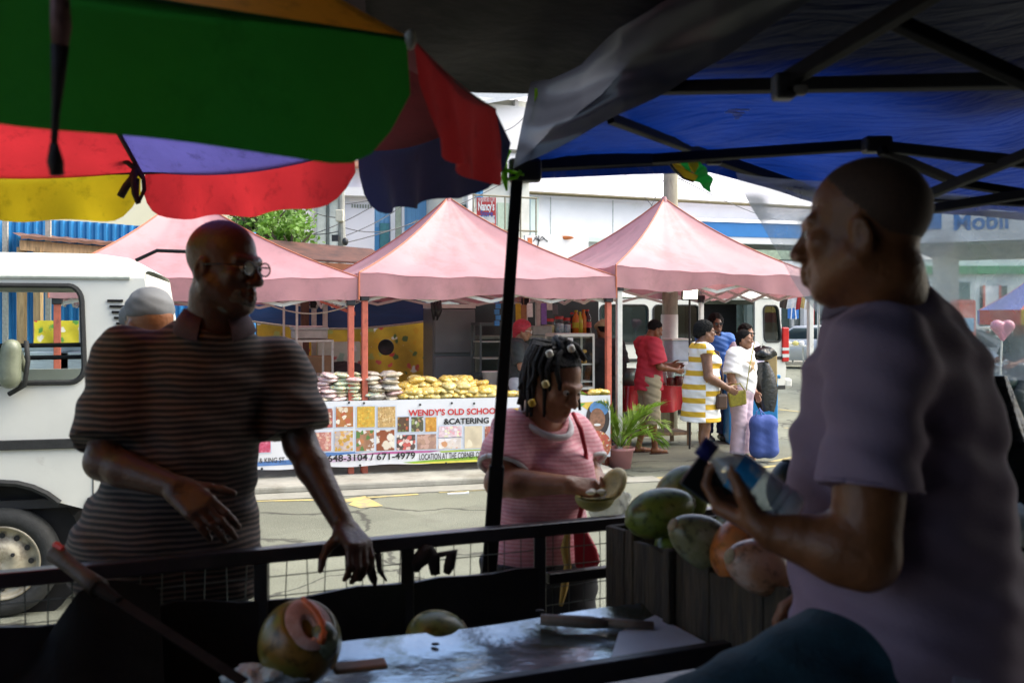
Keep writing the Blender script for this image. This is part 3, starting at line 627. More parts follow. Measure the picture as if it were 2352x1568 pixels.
for x, y in [(400, 256), (545, 262), (790, 258), (905, 262), (1335, 274), (1577, 262), (1748, 265), (123, 764), (875, 738), (1533, 722)]:
    mb = MB(); c = plane(pxz(x), pyz(y), d=.006); mb.lathe([(.001, 0), (.012, 0), (.012, .006), (.001, .006)], c, Matrix((BU, V((0, 0, 1)), -BV)).transposed(), 8); part('eyelet', mb, DARK, bn)
# portrait at the banner's right end: a woman with a blue head wrap and an orange dress
def disc(cx, cy, rx, ry, mat, d, name='portrait_print'):
    mb = MB(); mb.add([plane(cx+rx*math.cos(2*PI*i/20), cy+ry*math.sin(2*PI*i/20), d=d) for i in range(20)], [tuple(range(19, -1, -1))]); part(name, mb, mat, bn)
swoosh([(2535, 260), (2770, 246), (2775, 330), (2640, 330)], M('band_sun', (.72, .50, .08), .5), .002); swoosh([(2500, 270), (2600, 262), (2560, 300)], M('band_leaf', (.15, .40, .08), .5), .003)
disc(1373, 962, 27, 42, M('print_hair', (.05, .04, .04), .6), .004); disc(1376, 938, 22, 18, M('print_wrap', (.12, .28, .55), .6), .005)
disc(1372, 963, 18, 26, M('print_face', (.30, .15, .09), .6, .3, 30), .006); disc(1372, 975, 8, 3, INKW, .007)
disc(1370, 1022, 34, 34, speckle('print_dress', (.55, .16, .08), [(.7, .4, .1), (.6, .1, .08), (.75, .7, .6)], 40, .6, .45), .0045)

# ---------------------------------------------------------------- snack packets heaped on the table
def packet_mesh(sx, sy, sz, seed):
    r = random.Random(seed); mb = MB(); n, k = 14, 8; P = []
    for j in range(k+1):
        la = -PI/2+PI*j/k; row = []
        for i in range(n+1):
            lo = 2*PI*i/n; sg = lambda x, e: math.copysign(abs(x)**e, x)
            x = sg(math.cos(la), .5)*sg(math.cos(lo), .45); y = sg(math.cos(la), .5)*sg(math.sin(lo), .45); z = sg(math.sin(la), .9)
            z *= (1-.75*max(abs(x), abs(y))**4); b = 1+.22*math.sin(7*x+seed)*math.cos(6*y+2*seed)+.10*math.sin(15*x+3*seed+4*y)
            row.append(V((x*sx/2, y*sy/2, (z*b*.5+.02*math.sin(9*x+seed))*sz+sz/2)))
        P.append(row)
    mb.grid(P); return mb
PK = []
KIND = [('pink and white', [speckle('packet_pink', (.62, .42, .40), [(.55, .20, .22), (.7, .62, .5), (.66, .5, .5)], 60, .35), speckle('packet_rose', (.66, .50, .48), [(.6, .3, .3), (.75, .7, .66)], 50, .35)], 'pink and white sweet packet stacked by the left end of the table', 'pink and white packets stacked on the stall table'),
        ('striped', [speckle('packet_mix', (.62, .58, .36), [(.5, .15, .12), (.35, .5, .2), (.7, .6, .1), (.75, .7, .6)], 45, .35), speckle('packet_green', (.55, .62, .45), [(.6, .3, .2), (.75, .72, .6), (.7, .6, .1)], 40, .35)], 'multicoloured sweet packet stacked just left of the red post', 'multicoloured packets stacked on the stall table'),
        ('beige', [speckle('packet_beige', (.58, .50, .36), [(.45, .36, .26), (.68, .62, .5), (.5, .42, .34)], 55, .3), speckle('packet_grey', (.50, .47, .40), [(.36, .30, .26), (.66, .6, .55)], 45, .3)], 'pale beige snack packet stacked just right of the red post', 'beige packets stacked on the stall table'),
        ('golden', [speckle('packet_gold', (.66, .46, .10), [(.74, .58, .2), (.55, .34, .05), (.78, .7, .4)], 40, .22), speckle('packet_yellow', (.68, .54, .20), [(.75, .62, .3), (.56, .38, .08)], 36, .22)], 'golden yellow crisp packet heaped on the table near the black tent leg', 'golden crisp packets heaped on the stall table')]
proto = []
for kk, (nm, mats, lab, grp) in enumerate(KIND):
    for m_, q in enumerate(mats):
        mb = packet_mesh(.165 if kk != 3 else .15, .14, .047 if kk < 3 else .070, kk*2+m_)
        proto.append(mk('snack_packet', mb.v, mb.f, q, None, True, loc=(0, 0, 0)))
used = set()
def packet(kk, t, d, z, rz, tilt=0):
    i = kk*2+random.randint(0, 1); src = proto[i]
    if i not in used: o = src; used.add(i)
    else: o = src.copy(); COL.objects.link(o)
    p = B0+BU*t+BV*d; o.location = (p.x, p.y, z); o.rotation_euler = (random.uniform(-.15, .15)+tilt, random.uniform(-.15, .15), math.atan2(BU.y, BU.x)+rz); s = random.uniform(.9, 1.12); o.scale = (s, s, s)
    tag(o, KIND[kk][2], 'packet', KIND[kk][3])
tpx = lambda px: (plane(px, 900)-B0).dot(BU)
for px0, px1, kk, lay, st in [(698, 736, 0, 5, .15), (738, 768, 0, 7, .14), (770, 832, 1, 7, .14), (842, 925, 2, 7, .155)]:
    t0, t1 = tpx(px0), tpx(px1); n = max(1, int((t1-t0)/st+.4))
    for i in range(n):
        for r in range(2):
            for l in range(lay-(1 if r == 0 and random.random() < .5 else 0)):
                packet(kk if random.random() < .8 else random.choice((0, 1, 2)), t0+(i+.5)*(t1-t0)/n+random.uniform(-.035, .035), .12+.17*r+random.uniform(-.02, .02), .832+l*.040+random.uniform(0, .008), random.uniform(-.7, .7), random.uniform(-.05, .2))
t0, t1 = tpx(922), tpx(1150)
for i in range(15):
    for r in range(3):
        h = [2.4, 3, 3.4, 3.6, 3.8, 3.6, 3.4, 3.9, 3.8, 4.0, 3.6, 3.2, 2.8, 2.2, 1.6][i]+(.5 if r else -.8)
        for l in range(int(h+random.uniform(-.3, .4))):
            packet(3, t0+(i+.5)*(t1-t0)/15+random.uniform(-.04, .04), .12+.16*r, .832+l*.052+random.uniform(0, .010), random.uniform(-1.2, 1.2), .35*(1-r*.5))
for px_ in (1180, 1200, 1375, 1395): packet(3, tpx(px_), .14, .832, random.uniform(-.6, .6))
for k in range(4): packet(0, tpx(690)+.02*k, .10, .832+.0*k, random.uniform(-.3, .3))
for i, o in enumerate(proto):
    if i not in used: bpy.data.objects.remove(o)
mb = MB(); c = B0+BU*tpx(716)+BV*.12+V((0, 0, .84))
for k in range(3): mb.ell(c+V((random.uniform(-.01, .01), 0, .03+.045*k)), (.055, .05, .026))
solo('cake_bag', mb, M('amber_cakes', (.55, .28, .02), .4, .2, 30), 'small stack of amber cakes beside the pink packets', 'cakes', smooth=True)

# ---------------------------------------------------------------- inside of the stalls
def at(px, py, Y): return W(px, py, Y)
def sheet(name, px0, px1, y0, y1, Y0, Y1, mat, label, cat, amp=.02, fx=9., n=36, sag=0.0, hem=None, k=10):
    mb = MB(); P = []
    a0, b0, a1, b1 = W(px0, y0, Y0), W(px1, y0, Y1), W(px0, y1, Y0), W(px1, y1, Y1)
    for j in range(k+1):
        row = []
        for i in range(n+1):
            s, t_ = i/n, j/k; p = a0.lerp(b0, s).lerp(a1.lerp(b1, s), t_); row.append(p+V((0, amp*math.sin(fx*s*PI+.8*math.sin(5*t_))*(.3+.7*t_), -sag*math.sin(PI*s)*t_)))
        P.append(row)
    mb.grid(P); th = solo(name, mb, mat, label, cat, smooth=True); return th
FLOR = speckle('floral_oilcloth', (.58, .36, .03), [(.55, .06, .05), (.75, .72, .65), (.10, .16, .05), (.55, .30, .02), (.6, .1, .08), (.4, .4, .1)], 7.5, .5, .30)
sheet('floral_cloth', 590, 985, 722, 900, 13.2, 13.9, FLOR, 'yellow floral oilcloth hung behind the snack table under the blue tarp', 'cloth', .035, 8)
BTARP = M('blue_tarp', (.012, .060, .20), .5, .15, 2, bump=.15, bscale=6, stretch=(1, 1, 7))
sheet('blue_tarp', 575, 978, 620, 738, 13.0, 13.6, BTARP, 'dark blue tarpaulin hung across the back of the stall above the floral cloth', 'tarpaulin', .03, 4, sag=.10)
mb = MB(); mb.tube([W(575+403*i/20, 738, 12.97+.6*i/20)-V((0, -.0, .10*math.sin(PI*i/20)-.002)) for i in range(21)], .014, 6); solo('hem_cord', mb, ROPE, 'white cord along the lower edge of the blue tarpaulin', 'cord')
# grey fridge
c = W(1027, 800, 12.7); t = thing('fridge', 'tall dark grey fridge standing beside the floral cloth', 'fridge', V((c.x, c.y, 0))); GREYF = M('fridge_grey', (.115, .135, .14), .4, .08, 3)
R20 = Matrix((UU, VV, V((0, 0, 1)))).transposed()
mb = MB(); mb.box(V((c.x, c.y+.3, .93)), (.56, .52, 1.78), R20); part('cabinet', mb, GREYF, t, bev=.02)
mb = MB(); mb.box(V((c.x, c.y+.3, 0))-VV*.29+V((0, 0, .66)), (.54, .05, 1.1), R20); mb.box(V((c.x, c.y+.3, 0))-VV*.29+V((0, 0, 1.53)), (.54, .05, .56), R20); part('door', mb, GREYF, t, bev=.015)
mb = MB(); mb.box(V((c.x, c.y+.3, 1.85))-VV*.02, (.565, .53, .05), R20); part('top_trim', mb, OFFW, t)
# brown post and white rack with its scale
mb = MB(); p = W(700, 730, 12.9); mb.box(V((p.x, p.y, 1.1)), (.10, .10, 2.2), R20); solo('timber_post', mb, M('dark_brown_wood', (.10, .05, .035), .7, .3, 6, stretch=(8, 8, 1)), 'dark brown timber post behind the white metal rack', 'post', bev=.006)
t = thing('metal_rack', 'white tubular metal rack behind the pink sweet packets', 'rack', V((W(705, 0, 11.9).x, 11.9, 0)))
mb = MB(); zt, zs_, zb = W(0, 690, 11.8).z, W(0, 783, 11.8).z, W(0, 866, 11.8).z
def rp(px, Y, z): q = W(px, 0, Y); return V((q.x, Y, z))
q = [rp(682, 11.75, 0), rp(764, 11.95, 0), rp(742, 12.45, 0), rp(652, 12.25, 0)]
for i, p in enumerate(q): mb.bar(p, p+V((0, 0, zt if i in (0, 3) else zs_)), .024, .024)
for z in (zs_, zb):
    for i in range(4): mb.bar(q[i]+V((0, 0, z)), q[(i+1) % 4]+V((0, 0, z)), .024, .024)
mb.bar(q[0]+V((0, 0, zt)), q[3]+V((0, 0, zt)), .024, .024); part('frame', mb, OFFW, t)
for z in (zs_, zb): mb = MB(); mb.add([p+V((0, 0, z+.006)) for p in q], [(0, 1, 2, 3)]); mb.add([p+V((0, 0, z+.018)) for p in q], [(0, 1, 2, 3)]); part('shelf', mb, OFFW, t)
cc = (q[0]+q[1]+q[2]+q[3])/4; t = thing('food_warmer', 'low steel tray with a pale lid on the upper shelf of the white rack', 'appliance', cc+V((0, 0, zs_+.02)))
mb = MB(); mb.box(cc+V((0, 0, zs_+.075)), (.40, .34, .10), R20); part('tray', mb, M('tray_grey', (.42, .44, .42), .4), t, bev=.015)
mb = MB(); mb.box(cc+V((0, 0, zs_+.145)), (.42, .36, .035), R20); mb.tube([cc+V((-.2, -.2, zs_+.17)), cc+V((.2, -.1, zs_+.17))], .012, 6); part('lid', mb, STEEL, t, bev=.012)
# cardboard, bags, box on the ground behind the packets
for px, py, Y, sz, mt, nm, lb in [(722, 848, 12.7, (.42, .3, .34), M('cardboard', (.36, .22, .12), .8, .2, 5), 'cardboard_box', 'brown cardboard box under the white rack behind the packets'),
                                  (665, 822, 12.9, (.30, .3, .42), WHITE, 'polystyrene_box', 'white box standing behind the man in the striped polo'),
                                  (778, 812, 13.05, (.55, .12, .30), speckle('printed_carton_face', (.55, .60, .50), [(.5, .1, .1), (.3, .45, .35), (.7, .7, .7)], 6, .6), 'printed_carton', 'pale printed carton leaning against the floral cloth')]:
    p = W(px, py, Y); mb = MB(); mb.box(p, sz, R20); mb.box(p+V((0, 0, sz[2]/2+.004)), (sz[0]*.98, .05, .006), R20); solo(nm, mb, mt, lb, 'box', bev=.01)
def blob(name, c, r, mat, label, cat, seed=0, amp=.16, n=22, k=14, flat=None, group=None):
    rr = random.Random(seed); ph = [rr.random()*6 for _ in range(6)]; mb = MB(); P = []
    for j in range(k+1):
        la = -PI/2+PI*j/k; row = []
        for i in range(n+1):
            lo = 2*PI*(i % n)/n; s = 1+amp*(math.sin(3*lo+ph[0]+2*la)*.5+math.sin(5*lo+ph[1])*math.cos(4*la+ph[2])*.5+.4*math.sin(9*lo+7*la+ph[3])*math.cos(la))
            p = V((r[0]*math.cos(la)*math.cos(lo)*s, r[1]*math.cos(la)*math.sin(lo)*s, r[2]*math.sin(la)*(s if la > 0 else 1)))
            row.append(V(c)+p)
        P.append(row)
    mb.grid(P); return solo(name, mb, mat, label, cat, group, smooth=True)
BBAG = M('black_bag', (.012, .014, .014), .25, .3, 20, bump=.35, bscale=25, spec=.7)
blob('black_bag', W(690, 860, 12.4), (.16, .14, .14), BBAG, 'black plastic bag in the white rack', 'bag', 2, .25)
blob('black_backpack', W(790, 862, 12.8), (.30, .2, .17), DARK, 'black bundle lying behind the multicoloured packets', 'bag', 3)
t = thing('round_hat', 'round black pan hanging on the yellow floral cloth', 'pan', W(887, 797, 13.45)); mb = MB(); mb.lathe([(.001, 0), (.105, 0), (.11, .02), (.10, .025), (.09, .008), (.001, .008)], W(887, 797, 13.48), frame(V((0, 0, 1)), V((0, -1, 0))), 20); part('bowl', mb, DARK, t, True)
t.name = 'hanging_pan'
mb = MB(); 
for i in range(4): mb.tube([W(990+7*i, 686, 12.1+.02*i), W(995+5*i+3*math.sin(i), 712, 12.1), W(996+4*i, 735-9*(i % 2), 12.12)], [.012, .03, .012], 6)
solo('hanging_cloth', mb, M('black_cloth', (.012, .014, .016), .5, .3, 30), 'black cloth hanging from the tent frame before the grey fridge', 'cloth', smooth=True)
mb = MB(); mb.tube([W(600+225*i/16, 694+26*math.sin(PI*i/16), 11.2-.75*i/16) for i in range(17)], .008, 5); solo('hanging_wire', mb, ROPE, 'white wire sagging under the pink canopy to the red post', 'wire')
mb = MB(); mb.prism([W(735, 690, 11.2), W(815, 716, 10.9), W(815, 725, 10.9), W(735, 690, 11.2)-V((0, 0, .02))], V((0, .04, 0))); solo('red_cloth_strip', mb, REDP, 'narrow red cloth strip tied under the canopy at the post', 'cloth')
# dark back of the second stall, counter, jars, bottles, display cases
sheet('dark_backcloth', 1055, 1375, 640, 900, 14.0, 14.6, M('black_sheet', (.014, .016, .018), .7, .3, 3), 'black sheet closing the back of the drinks stall', 'cloth', .02, 6)
t = thing('back_counter', 'dark green counter with jars and bottles on top', 'counter', W(1220, 860, 13.3)); p = W(1220, 770, 13.3)
mb = MB(); mb.box(V((p.x, p.y, p.z-.02)), (1.55, .35, .04), R20); part('worktop', mb, M('counter_top', (.26, .29, .24), .5), t)
mb = MB(); mb.box(V((p.x, p.y+.02, p.z/2-.02)), (1.5, .3, p.z-.05), R20); part('cabinet', mb, M('counter_green', (.03, .045, .04), .5), t)
def oncounter(px, dy=0): a = W(px, 770, 13.28); k = (a.x-p.x); return V((a.x, p.y+k*.34-.05+dy, p.z))
def jar(px, cap, fill, lb, r=.075, h=.19):
    c = oncounter(px); t = thing('sweet_jar', lb, 'jar', c, 'jars on the back counter'); mb = MB(); mb.lathe([(.001, .004), (r, .004), (r, h*.86), (r*.8, h*.95), (r*.8, h)], c, None, 16); part('jar_wall', mb, GLASS, t, True)
    mb = MB(); mb.lathe([(.001, .008), (r*.93, .008), (r*.93, h*.7), (.001, h*.75)], c, None, 14); part('contents', mb, fill, t, True)
    mb = MB(); mb.lathe([(r*.86, h-.005), (r*.86, h+.035), (.001, h+.035)], c, None, 16); part('lid', mb, cap, t)
RCAP = M('red_plastic', (.50, .03, .03), .35, .1); BSW = speckle('blue_sweets', (.45, .55, .62), [(.2, .35, .6), (.7, .7, .75)], 40); YSW = speckle('yellow_sweets', (.5, .45, .2), [(.6, .5, .05), (.2, .35, .25)], 40)
jar(1262, RCAP, YSW, 'clear sweet jar with yellow sweets, nearest the red-haired woman'); jar(1285, RCAP, BSW, 'clear sweet jar with pale blue sweets beside the yellow one', .07, .22); jar(1303, RCAP, BSW, 'narrow clear jar of pale sweets next to the soda bottles', .058, .20)
mb = MB(); p_ = oncounter(1240); mb.box(p_+V((0, 0, .065)), (.28, .2, .13), R20); solo('plastic_box', mb, M('frosted_box', (.30, .33, .30), .4), 'grey plastic box on the back counter', 'box', bev=.015)
def bottle(px, h, r, liq, capm, lb, dy=0):
    c = oncounter(px, dy); t = thing('soda_bottle', lb, 'bottle', c, 'soda bottles on the back counter'); mb = MB(); mb.lathe([(.001, 0), (r, .005), (r, h*.62), (r*.9, h*.7), (r*.36, h*.9), (r*.36, h*.96)], c, None, 12); part('bottle_body', mb, liq, t, True)
    mb = MB(); mb.lathe([(r*.45, h*.95), (r*.45, h*1.02), (.001, h*1.02)], c, None, 10); part('cap', mb, capm, t); mb = MB(); mb.lathe([(r*1.03, h*.3), (r*1.03, h*.52)], c, None, 12); part('wrapper', mb, capm, t)
OJ = M('orange_soda', (.55, .16, .02), .15, .05); LIME = M('lime_soda', (.45, .42, .03), .15, .05); COLA = M('cola', (.03, .012, .01), .12, .05)
bottle(1316, .30, .05, COLA, RCAP, 'dark cola bottle next to the jars', .05); bottle(1325, .33, .055, OJ, LIME, 'orange soda bottle with a lime wrapper'); bottle(1334, .31, .045, LIME, LIME, 'lime green soda bottle between the orange ones', -.02); bottle(1343, .34, .05, OJ, OJ, 'tall plain orange soda bottle'); bottle(1352, .34, .055, COLA, RCAP, 'dark cola bottle with a red wrapper at the end of the row')
for i, (px, y0, y1, col, nm) in enumerate([(1190, 697, 742, (.5, .34, .02), 'yellow'), (1203, 700, 745, (.30, .14, .06), 'brown'), (1217, 697, 728, (.75, .75, .75), 'white'), (1249, 696, 745, (.22, .12, .42), 'purple'), (1262, 695, 712, (.6, .58, .55), 'cream'), (1275, 700, 722, (.10, .10, .12), 'dark')]):
    mb = MB(); a, b = W(px, y0, 12.7), W(px, y1, 12.7); mb.prism([a+V((-.035, 0, 0)), a+V((.035, 0, 0)), b+V((.04, .01, 0)), b+V((-.03, .01, 0))], (0, .025, 0)); mb.tube([a+V((0, .01, 0)), a+V((0, .01, .12))], .004, 4)
    solo('hanging_packet', mb, M('packet_'+nm, col, .4, .2, 30), nm+' packet hanging from the tent frame over the counter', 'packet', 'packets hanging over the counter', bev=.006)
def showcase(px0, px1, y0, y1, Y, name, label, framem, shelves, food, legs=True):
    c = W((px0+px1)/2, y1, Y); wd = (px1-px0)/FP*Y*.95; h = (y1-y0)/FP*Y; d = .38; t = thing(name, label, 'display case', V((c.x, c.y, c.z)))
    o = V((c.x, c.y+d/2, c.z)); P = lambda x, y, z: o+R20@V((x*wd/2, y*d/2, z)); f = MB()
    for x in (-1, 1):
        for y in (-1, 1): f.bar(P(x, y, 0), P(x, y, h), .026, .026)
    for z in (0, h):
        for y in (-1, 1): f.bar(P(-1, y, z), P(1, y, z), .026, .03)
        for x in (-1, 1): f.bar(P(x, -1, z), P(x, 1, z), .026, .03)
    part('frame', f, framem, t)
    g = MB(); g.add([P(-1, -1, 0), P(1, -1, 0), P(1, -1, h), P(-1, -1, h)], [(0, 1, 2, 3)]); g.add([P(1, -1, 0), P(1, 1, 0), P(1, 1, h), P(1, -1, h)], [(0, 1, 2, 3)]); g.add([P(-1, -1, 0), P(-1, 1, 0), P(-1, 1, h), P(-1, -1, h)], [(0, 1, 2, 3)]); part('pane', g, GLASS, t)
    for z in shelves: s_ = MB(); s_.box(P(0, 0, z*h), (wd*.96, d*.94, .014), R20); part('shelf', s_, OFFW, t)
    tp = MB(); tp.box(P(0, 0, h+.012), (wd*1.02, d*1.02, .02), R20); part('top', tp, framem, t)
    if legs:
        b = MB(); b.box(o+V((0, 0, -(c.z)/2-.02)), (wd*.98, d*.95, c.z-.06), R20); part('stand', b, legs, t)
    for zi, n, rows, col in food:
        for r in range(rows):
            for i in range(n):
                mb = MB(); q_ = P(-.8+1.6*(i+.5)/n, -.45+.3*(r % 3), zi*h+.03+.042*r); mb.ell(q_, (.8*wd/n*.55, .05, .026), None, 10, 6)
                s2 = solo('pastry', mb, PASTRY, 'golden pastry on the middle shelf of the white-framed case', 'pastry', 'pastries in the white display case', smooth=True)
PASTRY = M('pastry', (.55, .32, .06), .45, .3, 25)
showcase(1088, 1190, 745, 862, 12.4, 'display_case', 'dark-topped glass display case partly behind the black tent leg', M('case_dark', (.06, .08, .08), .4), (.33, .66), [], M('case_stand', (.10, .08, .07), .6))
showcase(1263, 1358, 770, 892, 12.1, 'pastry_case', 'white-framed glass case with golden pastries behind the woman in pink', WHITE, (.12, .45), [(.45, 5, 4, 0)], RCAP)
c = W(1310, 781, 12.08); mb = MB(); mb.box(c, (.07, .004, .06), R20); solo('price_card', mb, INKW, 'small white card stuck on the pastry case', 'card')
mb = MB(); c = W(1131, 900, 12.0); mb.lathe([(.001, 0), (.10, 0), (.125, .2), (.13, .2), (.13, .215), (.115, .205), (.095, .01)], V((c.x, c.y, .845)), None, 18); solo('white_bucket', mb, WHITE, 'white plastic tub beside the golden packets', 'tub', smooth=True)
mb = MB(); [mb.box(W(1141+(i % 2)*3, 690+13*i, 12.2), (.06, .03, .06), R20) for i in range(5)]; solo('sachet_strip', mb, M('blue_sachet', (.04, .22, .55), .3), 'strip of small blue sachets hanging beside the display case', 'sachets')
# red drinks table
c = W(1503, 885, 13.1); t = thing('drinks_table', 'table with a shiny red cloth where the man in red mixes drinks', 'table', V((c.x, c.y+.25, 0))); zt = c.z
mb = MB(); P = []
for j in range(6):
    row = []
    for i in range(81):
        a = 2*PI*i/80; x = max(-1, min(1, 1.35*math.cos(a))); y = max(-1, min(1, 1.35*math.sin(a))); o_ = (j/5)*.035*math.sin(a*13+1)+.02*j/5
        row.append(V((c.x, c.y+.3, 0))+R20@V((x*(.50+o_), y*(.30+o_), zt-.34*j/5+(.02*math.sin(a*5) if j == 5 else 0))))
    P.append(row)
mb.grid(P); mb.add(P[0][:-1], [tuple(range(80))]); part('tablecloth', mb, M('red_oilcloth', (.42, .012, .02), .25, .15, 6, bump=.1), t, True)
for x in (-1, 1):
    for y in (-1, 1): mb = MB(); mb.bar(V((c.x, c.y+.3, 0))+R20@V((x*.44, y*.24, 0)), V((c.x, c.y+.3, 0))+R20@V((x*.44, y*.24, zt-.02)), .05, .05); part('leg', mb, WOOD, t)
mb = MB(); mb.box(V((c.x, c.y+.3, .16)), (.95, .5, .04), R20); part('lower_shelf', mb, WOOD, t)
p = W(1558, 872, 13.4); mb = MB(); mb.box(V((p.x, p.y, zt+.15)), (.36, .3, .28), R20); solo('cool_box', mb, M('frosted_white', (.6, .64, .68), .4, .05), 'white plastic cool box under the clear tub on the red table', 'box', bev=.02)
t = thing('plastic_tub', 'clear bluish plastic tub stacked on the white cool box', 'tub', V((p.x-.02, p.y, zt+.30))); mb = MB(); mb.box(V((p.x-.02, p.y, zt+.45)), (.27, .25, .28), R20); part('tub_wall', mb, M('tub_plastic', (.50, .58, .68), .3, .15, 9, alpha=.75), t, bev=.02); mb = MB(); mb.box(V((p.x-.02, p.y, zt+.60)), (.30, .28, .025), R20); part('lid', mb, WHITE, t, bev=.008)
JUICE = M('red_juice', (.20, .008, .015), .1, .1)
for px, dx, lb, h in [(1541, -.1, 'clear jug of dark red juice nearest the man in red', .20), (1560, -.14, 'clear jug of dark red juice beside the women', .24), (1577, -.05, 'clear jug of red juice at the right end of the table', .22)]:
    q = W(px, 880, 12.95); t = thing('juice_jug', lb, 'jug', V((q.x, q.y+dx+.12, zt)), 'jugs of red juice'); o_ = V((q.x, q.y+dx+.12, zt+.003)); mb = MB(); mb.lathe([(.001, 0), (.06, 0), (.066, h), (.064, h), (.058, .006)], o_, None, 14); part('jug_wall', mb, GLASS, t, True)
    mb = MB(); mb.lathe([(.001, .006), (.056, .006), (.058, h*.55), (.001, h*.55)], o_, None, 14); part('juice', mb, JUICE, t, True); mb = MB(); mb.tube([o_+V((.062, 0, h*.8)), o_+V((.105, 0, h*.7)), o_+V((.10, 0, h*.3)), o_+V((.062, 0, h*.25))], .007, 6); part('handle', mb, GLASS, t, True)
mb = MB(); q = W(1438, 850, 13.2); mb.lathe([(.001, 0), (.13, 0), (.14, .22), (.13, .22), (.12, .02)], V((q.x, q.y, zt)), None, 16); solo('cooking_pot', mb, M('pot_dark', (.10, .12, .11), .35, metal=.5), 'dark pot on the red table behind the palm', 'pot', smooth=True)
# palm in its pink pot
c = G(1425, 1074); t = thing('potted_palm', 'leafy green palm in a pink plastic pot beside the banner', 'plant', c); mb = MB(); mb.lathe([(.001, .01), (.115, .0), (.15, .20), (.165, .205), (.168, .235), (.155, .235), (.13, .20), (.001, .19)], c, None, 24); part('pot', mb, M('pink_plastic', (.58, .26, .26), .4, .06), t, True)
mb = MB(); mb.lathe([(.001, .205), (.14, .2)], c, None, 16); part('soil', mb, M('soil', (.05, .04, .03), .9), t)
FROND = M('palm_green', (.20, .34, .035), .45, .45, 6, trans=.35)
for i in range(19):
    a = 2*PI*i/19*2.4+random.uniform(-.2, .2); ln = random.uniform(.45, .78); el = random.uniform(.85, 1.4); mb = MB(); pts = []; p = c+V((0, 0, .2)); 
    for j in range(13):
        e = el-1.5*(j/12)**1.6*random.uniform(.9, 1.1)*(1.1 if el < 1.1 else .6); p = p+V((math.cos(a)*math.cos(e), math.sin(a)*math.cos(e), math.sin(e)))*ln/12; pts.append(p.copy())
    mb.tube(pts, [.006*(1-j/14) for j in range(13)], 4)
    for j in range(3, 13):
        d = (pts[j]-pts[j-1]).normalized(); sd_ = d.cross(V((0, 0, 1))).normalized(); L_ = .22*math.sin(PI*(j-1)/13)+.05
        for s_ in (-1, 1):
            for q_ in (0, .5):
                b = pts[j-1].lerp(pts[j], q_); tip = b+(sd_*s_*.55+d*.9+V((0, 0, -.22+.3*random.random())))*L_; m_ = b.lerp(tip, .5)+V((0, 0, .02)); n_ = d.cross(sd_)*.0+sd_.cross(V((0, 0, 1)))*.011
                mb.add([b-n_*.4, m_-n_, tip, m_+n_, b+n_*.4], [(0, 1, 2, 3, 4)])
    part('frond', mb, FROND, t)
